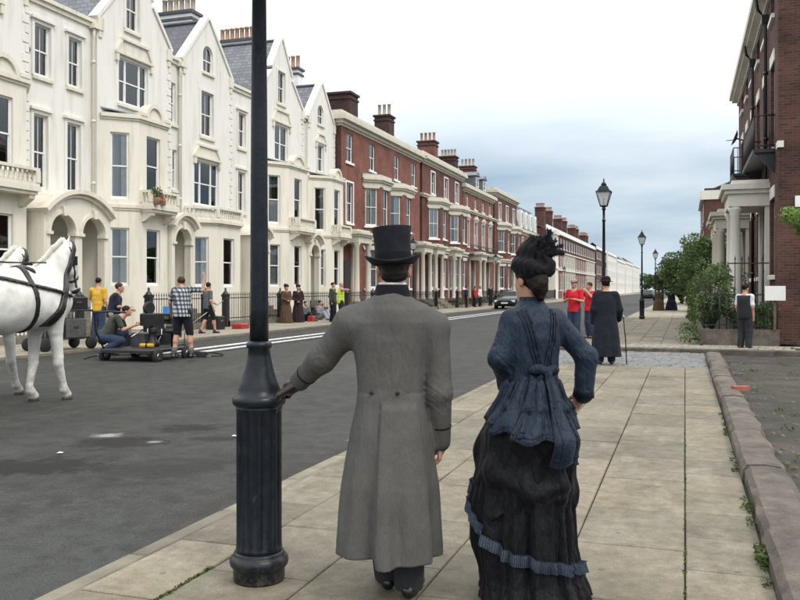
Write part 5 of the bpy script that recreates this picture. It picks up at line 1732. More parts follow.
cl = [(1.93 + rng.random() ** .7 * 1.3, 20.2 + rng.uniform(-.4, .4), 2.6 + rng.uniform(-.4, .6), .22, .25, .2) for _ in range(22)]
bush('leafy_sapling', 'bright yellow green leafy branch at the right edge before the brick end wall', cl, 0.06, 90, 'leaf_bright', 150, [[(3.6, 20.2, 0), (3.4, 20.2, 1.6), c[:3]] for c in cl], 'tree')

# weeds, moss in the pavement joints and scraps in the lot
mo = MB(); rng = random.Random(9)
for k in range(45):
    y_ = 2.0 + 9 * rng.random() ** 1.4
    leaf_cloud(mo, (0.40 + rng.gauss(0, .012), y_, 0.012), (0.03, 0.06, 0.02), 14, 0.014, 500 + k, 0.1)
for k in range(6): leaf_cloud(mo, (0.40 + rng.gauss(0, .01), 5.05 + rng.gauss(0, .2), 0.03), (0.045, 0.09, 0.05), 30, 0.02, 700 + k, 0.1)
for k in range(60): leaf_cloud(mo, (-2.42 + rng.gauss(0, .006), 3.0 + rng.random() * 1.0, 0.0), (0.012, 0.05, 0.008), 10, 0.01, 800 + k, 0.1)
for k in range(60): leaf_cloud(mo, (0.0 + rng.gauss(0, .004), 2.5 + rng.random() * 7, -0.002), (0.008, 0.06, 0.006), 8, 0.008, 900 + k, 0.1)
tag(mo.build('moss', 'moss'), 'green moss and weeds in the pavement joints', 'moss', None, 'stuff')

# ================================================================== soft bodies from distance fields
def surface_nets(f, lo, vox):
    ins = f < 0
    nx, ny, nz = f.shape
    c = np.zeros((nx - 1, ny - 1, nz - 1), np.int8)
    for i in (0, 1):
        for j in (0, 1):
            for k in (0, 1): c += ins[i:nx - 1 + i, j:ny - 1 + j, k:nz - 1 + k]
    act = (c > 0) & (c < 8)
    I = np.argwhere(act)
    idx = -np.ones(act.shape, np.int64); idx[act] = np.arange(len(I))
    P = np.zeros((len(I), 3)); W = np.zeros(len(I))
    for ax in range(3):
        o = [b for b in range(3) if b != ax]
        for u in (0, 1):
            for v in (0, 1):
                d0 = np.zeros(3, int); d0[o[0]] = u; d0[o[1]] = v
                d1 = d0.copy(); d1[ax] = 1
                a = f[tuple((I + d0).T)]; b = f[tuple((I + d1).T)]
                m = (a < 0) != (b < 0)
                t = np.where(m, a / np.where(m, a - b, 1), 0)
                p = np.tile(d0.astype(float), (len(I), 1)); p[:, ax] += t
                P += p * m[:, None]; W += m
    P = (I + P / W[:, None]) * vox + np.array(lo)
    F = []
    for ax in range(3):
        o1, o2 = (ax + 1) % 3, (ax + 2) % 3
        s0 = [slice(1, -1)] * 3; s1 = [slice(1, -1)] * 3
        s0[ax] = slice(0, -1); s1[ax] = slice(1, None)
        a = ins[tuple(s0)]; b = ins[tuple(s1)]
        E = np.argwhere(a != b)
        base = E + 1; base[:, ax] -= 1
        sgn = a[tuple(E.T)]
        e1 = np.zeros(3, int); e1[o1] = 1
        e2 = np.zeros(3, int); e2[o2] = 1
        q = np.stack([idx[tuple((base - e1 - e2).T)], idx[tuple((base - e2).T)], idx[tuple(base.T)], idx[tuple((base - e1).T)]], 1)
        q[~sgn] = q[~sgn][:, ::-1]
        F.append(q)
    F = np.concatenate(F)
    F = F[(F >= 0).all(1)]
    return P, F


class Field:
    def __init__(self, lo, hi, vox):
        self.lo = np.array(lo, float); self.vox = vox
        self.n = np.ceil((np.array(hi) - self.lo) / vox).astype(int) + 1
        self.f = np.full(self.n, 0.3, np.float32)

    def sub(self, lo, hi):
        a = np.clip(np.floor((np.array(lo) - self.lo) / self.vox).astype(int), 0, self.n)
        b = np.clip(np.ceil((np.array(hi) - self.lo) / self.vox).astype(int) + 1, 0, self.n)
        s = tuple(slice(int(p), int(q)) for p, q in zip(a, b))
        g = [(self.lo[i] + self.vox * np.arange(a[i], b[i])).astype(np.float32) for i in range(3)]
        X, Y, Z = np.meshgrid(*g, indexing='ij', sparse=True)
        return s, X, Y, Z

    def put(self, s, d, k=0.0, op='+'):
        cur = self.f[s]
        if op == '+':
            if k > 0:
                h = np.clip(0.5 + 0.5 * (cur - d) / k, 0, 1)
                self.f[s] = cur + (d - cur) * h - k * h * (1 - h)
            else: self.f[s] = np.minimum(cur, d)
        else:
            if k > 0:
                h = np.clip(0.5 - 0.5 * (cur + d) / k, 0, 1)
                self.f[s] = cur + (-d - cur) * h + k * h * (1 - h)
            else: self.f[s] = np.maximum(cur, -d)

    def cap(self, p0, r0, p1, r1, k=0.02, sq=None, op='+'):
        p0, p1 = np.array(p0, np.float32), np.array(p1, np.float32)
        m = max(r0, r1) + k + 3 * self.vox
        s, X, Y, Z = self.sub(np.minimum(p0, p1) - m, np.maximum(p0, p1) + m)
        d = p1 - p0; L2 = float(d @ d) + 1e-9
        dx, dy, dz = X - p0[0], Y - p0[1], Z - p0[2]
        t = np.clip((dx * d[0] + dy * d[1] + dz * d[2]) / L2, 0, 1)
        ex, ey, ez = dx - t * d[0], dy - t * d[1], dz - t * d[2]
        if sq is not None: ex, ey, ez = ex / sq[0], ey / sq[1], ez / sq[2]
        q = np.sqrt(ex * ex + ey * ey + ez * ez) - (r0 + (r1 - r0) * t)
        self.put(s, q, k, op)
        return self

    def chain(self, pts, rs, k=0.02, sq=None):
        for i in range(len(pts) - 1): self.cap(pts[i], rs[i], pts[i + 1], rs[i + 1], k, sq)
        return self

    def ell(self, c, r, k=0.02, op='+', rot=None):
        c = np.array(c, np.float32); r = np.array(r, np.float32)
        m = float(r.max()) + k + 3 * self.vox
        s, X, Y, Z = self.sub(c - m, c + m)
        x, y, z = X - c[0], Y - c[1], Z - c[2]
        if rot is not None:
            R = np.array(rot.to_3x3().transposed()) if hasattr(rot, 'to_3x3') else rot
            x, y, z = R[0, 0] * x + R[0, 1] * y + R[0, 2] * z, R[1, 0] * x + R[1, 1] * y + R[1, 2] * z, R[2, 0] * x + R[2, 1] * y + R[2, 2] * z
        q = np.sqrt((x / r[0]) ** 2 + (y / r[1]) ** 2 + (z / r[2]) ** 2)
        self.put(s, (q - 1) * float(r.min()), k, op)
        return self

    def polar(self, tab, zb, zt, fold=None, k=0.02, cx=None, hem=None, top=None):
        """tab rows: z, left, right, back, front extents (back = -y); star-shaped garment"""
        tab = np.array(tab)
        m = 0.06
        s, X, Y, Z = self.sub((-tab[:, 1].max() - m - .1, -tab[:, 3].max() - m - .1, zb - m), (tab[:, 2].max() + m + .1, tab[:, 4].max() + m + .1, zt + m))
        d = polar_d(tab, X, Y, Z, fold)
        lowz = zb if hem is None else hem(X, Y)
        d = np.maximum(d, np.maximum(lowz - Z, Z - zt))
        self.put(s, d, k)
        return self

    def wobble(self, amp, freq, seed=0, n=6):
        rng = np.random.default_rng(seed)
        s, X, Y, Z = self.sub(self.lo - 1, self.lo + self.n * self.vox + 1)
        w = 0
        for i in range(n):
            d = rng.normal(size=3); d /= np.linalg.norm(d); fq = freq * rng.uniform(0.6, 1.6)
            w = w + np.sin(fq * (X * d[0] + Y * d[1] + Z * d[2]) + rng.uniform(0, 6.28))
        self.f = (self.f + amp * w / n * 1.6).astype(np.float32)
        return self

    def build(self, name, mat, parent=None, mw=None, smooth=1):
        P, F = surface_nets(self.f, self.lo, self.vox)
        me = bpy.data.meshes.new(name)
        me.vertices.add(len(P)); me.vertices.foreach_set('co', P.astype(np.float32).ravel())
        me.loops.add(len(F) * 4); me.loops.foreach_set('vertex_index', F.astype(np.int32).ravel())
        me.polygons.add(len(F)); me.polygons.foreach_set('loop_start', np.arange(0, len(F) * 4, 4, dtype=np.int32))
        me.polygons.foreach_set('loop_total', np.full(len(F), 4, np.int32))
        me.polygons.foreach_set('use_smooth', np.ones(len(F), bool))
        me.materials.append(M(mat))
        me.update(calc_edges=True); me.validate()
        return mobj(name, me, parent, mw)


def smooth01(t): return np.clip(t, 0, 1) ** 2 * (3 - 2 * np.clip(t, 0, 1))


def polar_R(tab, th, z, fold=None):
    """radius at angle th (0 = +x, pi/2 = +y) and height z"""
    c, s = np.cos(th), np.sin(th)
    L = np.interp(z, tab[:, 0], tab[:, 1]); Rr = np.interp(z, tab[:, 0], tab[:, 2])
    B = np.interp(z, tab[:, 0], tab[:, 3]); Fr = np.interp(z, tab[:, 0], tab[:, 4])
    a = np.where(c < 0, L, Rr); b = np.where(s < 0, B, Fr)
    n = 2.3
    r = (np.abs(c / a) ** n + np.abs(s / b) ** n) ** (-1 / n)
    if fold is not None: r = r + fold(th, z)
    return r


def polar_d(tab, X, Y, Z, fold=None):
    th = np.arctan2(Y, X) + 0 * Z
    rho = np.sqrt(X * X + Y * Y)
    zz = Z + 0 * th
    return ((rho - polar_R(tab, th, zz, fold)) * 0.8).astype(np.float32)


def rotz2(v, a):
    return (v[0] * math.cos(a) - v[1] * math.sin(a), v[0] * math.sin(a) + v[1] * math.cos(a), v[2])


def hand(F, wrist, direction, palm_n, side, s=1.0, curl=0.5):
    """palm and five bent fingers; direction = towards fingertips, palm_n = palm facing, side = thumb side"""
    w = Vector(wrist); d = Vector(direction).normalized(); n = Vector(palm_n).normalized(); t = Vector(side).normalized()
    F.cap(w, 0.024 * s, w + d * 0.045 * s, 0.026 * s, 0.01)
    for i, (off, ln) in enumerate([(0.030, .072), (0.010, .08), (-0.010, .075), (-0.028, .06)]):
        b = w + d * 0.085 * s + t * off * s
        F.cap(w + d * 0.03 * s + t * off * 0.7 * s, 0.014 * s, b, 0.0105 * s, 0.008)
        a1 = curl * 0.9
        d1 = (d * math.cos(a1) + n * math.sin(a1)); d2 = (d * math.cos(a1 * 2.3) + n * math.sin(a1 * 2.3))
        m = b + d1 * ln * 0.5 * s
        F.cap(b, 0.0105 * s, m, 0.0095 * s, 0.003); F.cap(m, 0.0095 * s, m + d2 * ln * 0.5 * s, 0.008 * s, 0.003)
    b = w + d * 0.03 * s + t * 0.026 * s
    m = b + (d * 0.5 + t * 0.8 + n * 0.3).normalized() * 0.045 * s
    F.cap(b, 0.014 * s, m, 0.0115 * s, 0.006); F.cap(m, 0.0115 * s, m + (d * 0.8 + n * 0.5).normalized() * 0.035 * s, 0.009 * s, 0.004)


def head(F, c, look=0.0, s=1.0, ear=True):
    """head centred on c, looking along +y turned by look (about z)"""
    def q(x, y, z): v = rotz2((x * s, y * s, z * s), look); return (c[0] + v[0], c[1] + v[1], c[2] + v[2])
    R = Matrix.Rotation(look, 4, 'Z')
    F.ell(q(0, -0.012, 0.03), (0.074 * s, 0.092 * s, 0.085 * s), 0.02, rot=R)
    F.ell(q(0, 0.022, -0.035), (0.058 * s, 0.066 * s, 0.075 * s), 0.03, rot=R)
    F.cap(q(0, 0.075, -0.085), 0.022 * s, q(0, 0.06, -0.09), 0.03 * s, 0.02)
    F.cap(q(0, 0.088, 0.0), 0.009 * s, q(0, 0.105, -0.035), 0.013 * s, 0.012)
    F.cap(q(-0.012, 0.088, -0.062), 0.008 * s, q(0.012, 0.088, -0.062), 0.008 * s, 0.006)
    for e in (-1, 1):
        F.ell(q(e * 0.03, 0.086, 0.006), (0.014 * s, 0.012 * s, 0.009 * s), 0.006, op='-', rot=R)
        if ear: F.ell(q(e * 0.077, -0.01, -0.015), (0.011 * s, 0.02 * s, 0.032 * s), 0.006, rot=R)


# ================================================================== the man in the grey frock coat
def mk_man():
    rz = math.atan2(1.38, 3.93)
    mw = T(-1.375, 3.94, 0, rz)
    inv = mw.inverted()
    hp = inv @ Vector((-1.955, 3.945, 0.985))        # where the left hand rests on the lamp collar
    shL, elL = Vector((-0.175, 0.0, 1.335)), None
    wrL = hp + Vector((0.075, 0.015, 0.03))
    elL = (shL + wrL) / 2 + Vector((-0.015, -0.03, -0.025))
    shR, elR, wrR = Vector((0.205, 0.0, 1.32)), Vector((0.246, -0.03, 1.0)), Vector((0.25, 0.04, 0.745))
    B = Field((-0.75, -0.3, -0.02), (0.45, 0.32, 1.8), 0.008)
    hc = (0.022, 0.035, 1.60)
    head(B, hc, -0.12)
    B.cap((0.0, 0.0, 1.38), 0.062, (0.018, 0.02, 1.52), 0.055, 0.03)
    B.cap((0, 0, 1.0), 0.12, (0, 0, 1.3), 0.13, 0.04).cap((-0.14, 0, 1.34), 0.05, (0.16, 0, 1.34), 0.05, 0.04)
    B.cap((0, 0, 0.9), 0.13, (0, 0, 1.0), 0.12, 0.04)
    for s, x in ((-1, -0.045), (1, 0.085)):
        B.chain([(0.02 + s * .06, 0, .86), (0.02 + x, 0.02, .5), (x + .02, -0.01 if s > 0 else .1, .1)], [.07, .05, .04], 0.03)
    B.chain([shL, elL, wrL], [.05, .038, .028], 0.02).chain([shR, elR, wrR], [.05, .038, .028], 0.02)
    hand(B, wrR, (0.0, 0.1, -1), (-0.9, 0.2, 0), (0.1, 1, 0), 1.0, 0.75)
    d = (hp - wrL).normalized()
    hand(B, wrL - d * 0.01, d + Vector((0, 0, -0.15)), (0.0, 0.2, -1), (0.2, 0.9, 0.1), 0.98, 0.6)
    root = B.build('person', 'skin', None, mw)
    tag(root, 'man in grey frock coat and black top hat leaning on the lamp post', 'person')
    G = Field((-0.75, -0.2, 0.85), (-0.3, 0.3, 1.2), 0.006)
    hand(G, wrL - d * 0.01, d + Vector((0, 0, -0.15)), (0.0, 0.2, -1), (0.2, 0.9, 0.1), 1.3, 0.6)
    G.f -= 0.004
    G.cap(wrL + (elL - wrL).normalized() * .05, .036, wrL, .034, .01)
    G.build('glove', 'leather', root, mw)
    # coat
    tab = np.array([(0.10, .268, .240, .23, .21), (.30, .254, .235, .218, .20), (.55, .235, .225, .20, .18), (.80, .195, .20, .165, .15), (.95, .163, .178, .138, .13), (1.02, .158, .170, .132, .125),
                    (1.12, .165, .172, .135, .13), (1.25, .185, .190, .142, .135), (1.34, .200, .205, .135, .12), (1.40, .165, .185, .112, .10), (1.44, .115, .135, .09, .085), (1.475, .070, .090, .07, .07), (1.50, .06, .08, .06, .06)])

    def fold(th, z):
        g = smooth01((0.98 - z) / 0.8)
        back = np.clip(-np.sin(th), 0, 1)
        slit = th + PI / 2 + 0.30                     # vent a little left of centre
        r = g * 0.017 * (np.sin(7 * th + 1.0 + 1.5 * z) + 0.6 * np.sin(11 * th + 2.2))
        r = r + g * back * (0.030 * np.exp(-((slit - 0.28) / 0.16) ** 2) + 0.024 * np.exp(-((slit + 0.5) / 0.2) ** 2) - 0.026 * np.exp(-((slit + 0.12) / 0.09) ** 2))
        st = smooth01((0.97 - z) / 0.05)
        r = r + st * back * np.where(slit > 0, 0.013, -0.004) * (np.abs(slit) < 1.2)
        r = r - st * back * 0.010 * np.exp(-(slit / 0.035) ** 2)
        seam = np.exp(-((th + PI / 2 - 0.02) / 0.02) ** 2) * 0.004 * smooth01((z - 1.0) / .05)
        for s_ in (-0.55, 0.62): seam = seam + 0.004 * np.exp(-((th + PI / 2 - s_ * (0.55 + (z - 1.0) * 1.5)) / 0.025) ** 2) * smooth01((z - 0.98) / .05)
        r = r - seam - 0.006 * np.exp(-((z - 1.0) / 0.008) ** 2) * back * smooth01((np.abs(th + PI / 2) - 0.5) / 0.1)
        return r

    C = Field((-0.62, -0.36, 0.08), (0.42, 0.34, 1.54), 0.0075)
    C.polar(tab, 0.1, 1.49, fold, 0.0, hem=lambda X, Y: np.where(X + 0.075 + 0.04 * Y > 0, 0.20, 0.225) + 0 * Y)
    C.cap((0.01, -0.03, 1.37), 0.10, (0.01, -0.02, 1.40), 0.085, 0.05)
    C.chain([(-0.13, -.005, 1.36), shL + Vector((-.01, 0, -.005)), elL, wrL + (elL - wrL).normalized() * .02], [.075, .082, .063, .052], 0.045)
    C.chain([(0.15, -.005, 1.36), shR + Vector((.012, 0, -.01)), elR, wrR + Vector((0, 0, 0.0))], [.072, .076, .060, .052], 0.03)
    # sleeve creases at the elbows
    for c_, ax in ((elL, (wrL - shL).normalized()), (elR, (wrR - shR).normalized())):
        s, X, Y, Z = C.sub(np.array(c_) - .17, np.array(c_) + .17)
        u = (X - c_[0]) * ax[0] + (Y - c_[1]) * ax[1] + (Z - c_[2]) * ax[2]
        q = np.sqrt((X - c_[0]) ** 2 + (Y - c_[1]) ** 2 + (Z - c_[2]) ** 2)
        C.f[s] += (0.0032 * np.sin(u * 80 + 55 * (Y - X) + 9 * np.sin(31 * (X + Y + Z))) * np.exp(-(q / 0.1) ** 2)).astype(np.float32)
    C.wobble(0.0022, 34, 3)
    coat = C.build('frock_coat', 'coat_grey', root, mw)
    # cuffs
    for w_, e_ in ((wrL, elL), (wrR, elR)):
        d_ = (w_ - e_).normalized()
        MB().tube(w_ + d_ * 0.0 - d_ * .09, w_ - d_ * .083, 0.0575, 0.057, 20).build('cuff_seam', 'velvet', coat, mw)
    for x_ in (-0.098, 0.038):
        th = math.atan2(-0.132, x_)
        R_ = float(polar_R(tab, np.array(th), np.array(1.0)))
        MB().lathe([(0.010, 0), (0.010, 0.005), (0.006, 0.008), (0.0001, 0.009)], 14).build('button', 'trouser_dark', coat, mw @ Matrix.Translation((R_ * math.cos(th), R_ * math.sin(th) - 0.004, 1.005)) @ Matrix.Rotation(PI / 2, 4, 'X'))
    K = Field((-.13, -.13, 1.42), (.16, .15, 1.56), 0.006)
    ctab = np.array([(1.43, .092, .122, .102, .095), (1.475, .077, .102, .084, .082), (1.53, .062, .088, .068, .07), (1.55, .06, .086, .066, .06)])
    K.polar(ctab, 1.442, 1.522, None, 0.0)
    K.build('velvet_collar', 'velvet', root, mw)
    # white shirt collar edge
    W = Field((-.13, -.13, 1.48), (.16, .15, 1.57), 0.005); W.polar(np.array([(1.5, .056, .084, .058, .07), (1.57, .053, .080, .055, .07)]), 1.5, 1.532, None, 0); W.build('shirt_collar', 'shirt_white', root, mw)
    # trousers and shoes
    P = Field((-.2, -.2, 0.03), (.3, .25, 1.0), 0.01)
    P.chain([(-.05, 0, .85), (-.04, 0.03, .5), (-.015, .10, .07)], [.1, .08, .062], .03).chain([(.1, 0, .85), (.1, 0, .5), (.095, -.01, .06)], [.1, .084, .07], .03)
    P.wobble(0.004, 30, 5); P.build('trousers', 'trouser_dark', root, mw)
    for x_, y_, a_ in ((-.015, .12, .15), (.105, .0, -.25)):
        S = Field((-.12, -.14, 0), (.12, .24, .14), 0.007)
        S.cap((0, -0.055, .035), .034, (0, 0.0, .04), .038, .02).cap((0, 0.0, .035), .036, (0, .14, .026), .036, .02, (1.15, 1, .8)).cap((0, -.03, .05), .035, (0, -.02, .1), .04, .02)
        s, X, Y, Z = S.sub((-1, -1, -1), (1, 1, 1)); S.f = np.maximum(S.f, 0.004 - Z).astype(np.float32)
        S.build('shoe', 'shoe', root, mw @ T(x_, y_, 0, a_))
    # hair and hat
    Hh = Field((-.12, -.12, 1.5), (.16, .18, 1.74), 0.006)
    Hh.ell((hc[0], hc[1] - .012, hc[2] + .03), (.080, .096, .09), 0); Hh.cap((hc[0] - .035, hc[1] - .075, 1.565), .030, (hc[0] + .035, hc[1] - .075, 1.565), .030, .03)
    s, X, Y, Z = Hh.sub((-1, -1, 0), (1, 1, 3)); Hh.f = np.maximum(Hh.f, Y - (hc[1] + .05 + 0.9 * (Z - 1.62))).astype(np.float32)
    Hh.wobble(.003, 140, 1); Hh.build('hair', 'hair_dark', root, mw)
    hat = mw @ Matrix.Translation((hc[0] - .002, hc[1] - .005, hc[2] + .025)) @ Matrix.Rotation(-0.06, 4, 'Y') @ Matrix.Rotation(-.03, 4, 'X')
    n = 40; mb = MB()
    prof = [(.098, 0.0, 1), (.10, -.004, 1), (.112, -.003, 1.12), (.134, .004, 1.13), (.142, .013, 1.13), (.139, .018, 1.12), (.12, .012, 1.12), (.094, .012, 1.12), (.090, .02, 1.12), (.0895, .05, 1.12), (.090, .10, 1.11), (.094, .15, 1.1), (.099, .176, 1.08), (.098, .181, 1.08), (.085, .184, 1.08), (.0001, .184, 1.08)]
    vs = []
    for r, z, e in prof:
        for k in range(n):
            a = 2 * PI * k / n
            curl = 0.026 * max(0, (r - .10) / .034) * (math.cos(a) ** 2) * (1 if z < .03 and r > .1 else 0)
            vs.append((r * math.cos(a), r * e * math.sin(a), z + curl - (.008 * math.sin(a) ** 2 if r > .12 and z < .03 else 0)))
    m_ = len(prof)
    mb.add(vs, [(i * n + k, i * n + (k + 1) % n, (i + 1) * n + (k + 1) % n, (i + 1) * n + k) for i in range(m_ - 1) for k in range(n)], True)
    ho = mb.build('top_hat', 'hat_silk', root, hat)
    bb = MB(); v2 = [((.0915) * math.cos(2 * PI * k / n), .0915 * 1.12 * math.sin(2 * PI * k / n), z) for z in (.016, .052) for k in range(n)]
    bb.add(v2, [(k, (k + 1) % n, (k + 1) % n + n, k + n) for k in range(n)], True); bb.build('hat_band', 'velvet', ho, hat)
    return root


mk_man()


# ================================================================== the woman in the blue bustle dress
def mk_woman():
    rz = math.atan2(0.72, 4.17)
    mw = T(-0.72, 4.17, 0, rz)
    hc = (-0.005, 0.04, 1.555)
    TW = 0.5                                           # the torso is turned to her left
    mw0 = mw
    mw = mw0 @ Matrix.Rotation(TW, 4, 'Z')
    _ri = Matrix.Rotation(-TW, 4, 'Z')
    shL, elL, wrL = [_ri @ Vector(p) for p in ((-.092, -.04, 1.345), (-.152, -.11, 1.165), (-.115, .03, 1.03))]
    shR, elR, wrR = [_ri @ Vector(p) for p in ((.115, .05, 1.345), (.272, .05, 1.165), (.258, .06, 0.98))]
    hc = tuple(_ri @ Vector((0.0, .02, 1.555)))
    B = Field((-.35, -.3, 0.0), (.4, .35, 1.75), 0.008)
    head(B, hc, 0.25, 0.95)
    B.cap((0.01, 0, 1.36), .05, (0, .025, 1.49), .046, .03)
    B.cap((0, 0, 1.05), .09, (0, 0, 1.28), .11, .04).cap((-.11, 0, 1.345), .04, (.125, 0, 1.345), .04, .04).cap((0, 0, .85), .13, (0, 0, 1.05), .09, .05)
    for s in (-1, 1): B.chain([(s * .08, 0, .85), (s * .08, .02, .45), (s * .07, 0, .06)], [.09, .055, .04], .03)
    B.chain([shL, elL, wrL], [.042, .034, .024], .02).chain([shR, elR, wrR], [.042, .034, .024], .02)
    hand(B, wrL, (.5, .6, -.4), (1, -.3, 0), (0, .6, .6), .9, .6); hand(B, wrR, (-.2, .5, -.7), (-.9, 0, -.2), (0, .8, .3), .9, .7)
    root = B.build('person', 'skin', None, mw)
    tag(root, 'woman in blue Victorian bustle dress and dark feathered hat, hands on hips', 'person')
    # underskirt, reaching the ground with a short train
    t1 = np.array([(0.0, .245, .285, .34, .25), (.05, .238, .268, .31, .24), (.12, .242, .235, .27, .22), (.25, .285, .205, .25, .21), (.45, .285, .195, .24, .19), (.8, .24, .22, .24, .17), (1.0, .15, .15, .13, .12), (1.1, .13, .13, .11, .1)])

    def f1(th, z):
        g = smooth01((1.0 - z) / .8)
        return g * (0.016 * np.sin(13 * th + 2.5 * z) + .010 * np.sin(21 * th + 1.0) + .008 * np.sin(34 * th + 2))
    S = Field((-.42, -.48, -.005), (.42, .4, 1.1), 0.009)
    S.polar(t1, 0.006, 1.05, f1, 0); S.wobble(.004, 25, 2)
    S.build('underskirt', 'dress_black', root, mw0)
    # overskirt, draped and puffed behind
    t2 = np.array([(.36, .265, .185, .22, .2), (.44, .275, .195, .235, .2), (.50, .268, .205, .245, .2), (.56, .262, .21, .25, .19), (.70, .255, .215, .26, .185), (.80, .235, .21, .255, .175), (.88, .20, .19, .23, .16), (.98, .16, .155, .17, .13), (1.08, .135, .135, .12, .11)])

    def f2(th, z):
        b = np.clip(-np.sin(th), 0, 1)
        g = smooth01((1.02 - z) / .3)
        sw = np.sin(26 * (z + .09 * np.cos(2 * th + .4)) + 2.0 * np.sin(3 * th))
        return g * (.017 * sw * (0.4 + b) + .014 * np.sin(9 * th + 6 * z) + .006 * np.sin(17 * th - 4 * z)) - .018 * np.exp(-((z - .52 - .03 * np.sin(5 * th)) / .02) ** 2) * b
    O = Field((-.42, -.46, .3), (.42, .38, 1.12), 0.009)
    O.polar(t2, .36, 1.07, f2, 0, hem=lambda X, Y: (.455 + .02 * np.sin(5 * np.arctan2(Y, X))) - .10 * smooth01((-X - .05) / .2)); O.wobble(.004, 28, 4)
    O.build('overskirt', 'dress_black', root, mw0)
    # pleated ruffle running diagonally round the skirt
    rb = MB(); n = 260; H = .058
    vs = []
    for k in range(n + 1):
        u = k / n
        th = -PI * 1.08 + u * (PI * 1.22)                     # round the back from left to right
        z = float(np.interp(u, [0, .1, .22, .35, .55, .8, 1.0], [.50, .44, .33, .245, .20, .15, .10]))
        hgt = H * (1 + .5 * max(0, .3 - u))
        R_ = max(float(polar_R(t1, np.array(th), np.array(z), f1)), float(polar_R(t2, np.array(th), np.array(z), f2)) if z > .43 else 0)
        zig = .007 * (1 if k % 2 else -1)
        for q, off in ((0.0, .018), (.5, .014), (.9, .010), (1.0, .016)):
            zz = z + hgt * (q - .2); r_ = max(R_, float(polar_R(t1, np.array(th), np.array(zz), f1))) + off + zig * (1 - q * .7)
            vs.append((r_ * math.cos(th), r_ * math.sin(th), zz))
    rb.add(vs, [(k * 4 + j, (k + 1) * 4 + j, (k + 1) * 4 + j + 1, k * 4 + j + 1) for k in range(n) for j in range(3)], False)
    rb.build('ruffle_trim', 'ruffle_blue', root, mw0)
    # fitted jacket with sleeves
    t3 = np.array([(.86, .225, .21, .25, .16), (.95, .175, .17, .185, .13), (1.02, .137, .137, .125, .11), (1.08, .130, .132, .112, .108), (1.16, .138, .138, .115, .13), (1.26, .145, .145, .122, .14), (1.34, .14, .14, .112, .11), (1.39, .105, .11, .09, .085), (1.43, .06, .07, .066, .06), (1.47, .05, .06, .055, .055)])

    def f3(th, z):
        g = smooth01((1.02 - z) / .12)
        r = g * (.012 * np.sin(14 * th + 1) + .008 * np.sin(9 * th))
        for s_ in (-.42, .45): r = r - .004 * np.exp(-((th + PI / 2 - s_ * (.5 + (z - 1.0) * 1.6)) / .03) ** 2) * smooth01((z - 1.0) / .05)
        return r - .004 * np.exp(-((th + PI / 2) / .02) ** 2)
    J = Field((-.40, -.38, .84), (.42, .36, 1.5), 0.0075)
    J.polar(t3, .88, 1.445, f3, 0, hem=lambda X, Y: .91 + .025 * np.sin(7 * np.arctan2(Y, X)) - .05 * smooth01(-Y / .2))
    J.chain([shL * .75 + Vector((0, 0, .34)), shL, elL, wrL], [.046, .053, .049, .04], .025).chain([shR * .75 + Vector((0, 0, .34)), shR, elR, wrR], [.05, .058, .053, .048], .025)
    for (c_, ax) in ((elL, Vector((0, 0, 1))), (elR, Vector((0, 0, 1))), ((shL + elL) / 2, (elL - shL).normalized()), ((shR + elR) / 2, (elR - shR).normalized())):
        s, X, Y, Z = J.sub(np.array(c_) - .15, np.array(c_) + .15)
        u = (X - c_[0]) * ax[0] + (Y - c_[1]) * ax[1] + (Z - c_[2]) * ax[2]
        q = np.sqrt((X - c_[0]) ** 2 + (Y - c_[1]) ** 2 + (Z - c_[2]) ** 2)
        J.f[s] += ((.004 if c_ in (elL, elR) else .0018) * np.sin(u * 85 + 60 * (X + Y) + 9 * np.sin(29 * (X - Y + Z))) * np.exp(-(q / .085) ** 2)).astype(np.float32)
    J.wobble(.002, 40, 9)
    jk = J.build('jacket', 'dress_blue', root, mw)

    def on_jacket(x, z, off=.006):
        """point on the back of the jacket at local x, height z"""
        lo, hi = -PI, 0.0
        best = min((abs(float(polar_R(t3, np.array(-PI * k / 160), np.array(z), f3)) * math.cos(-PI * k / 160) - x), k) for k in range(161))[1]
        th = -PI * best / 160
        R_ = float(polar_R(t3, np.array(th), np.array(z), f3)) + off
        return (R_ * math.cos(th), R_ * math.sin(th), z)

    def ribbon(pts, w, mat, name, thick=.006):
        m_ = MB(); v_ = []
        P_ = [Vector(p) for p in pts]
        for i, p in enumerate(P_):
            d_ = (P_[min(i + 1, len(P_) - 1)] - P_[max(i - 1, 0)]).normalized()
            nrm = Vector((p.x * .6, p.y, 0)).normalized(); side = d_.cross(nrm).normalized()
            v_ += [p - side * w - nrm * .004, p - side * w + nrm * thick, p + nrm * thick * 1.3, p + side * w + nrm * thick, p + side * w - nrm * .004]
        for i in range(len(P_) - 1):
            for j in range(4): m_.add([v_[i * 5 + j], v_[i * 5 + j + 1], v_[(i + 1) * 5 + j + 1], v_[(i + 1) * 5 + j]], [(0, 1, 2, 3)], True)
        return m_.build(name, mat, root, mw)

    # dark braid bands from the shoulders to the waist
    for x0, x1 in ((-.098, -.030), (-.080, -.016), (-.062, -.002), (.066, .010), (.082, .024), (.098, .038)):
        pts = [on_jacket(x0 + (x1 - x0) * (k / 14) ** 1.1, 1.40 - k / 14 * .285, .004) for k in range(15)]
        ribbon(pts, .0055, 'dress_navy', 'braid_band', .0025)
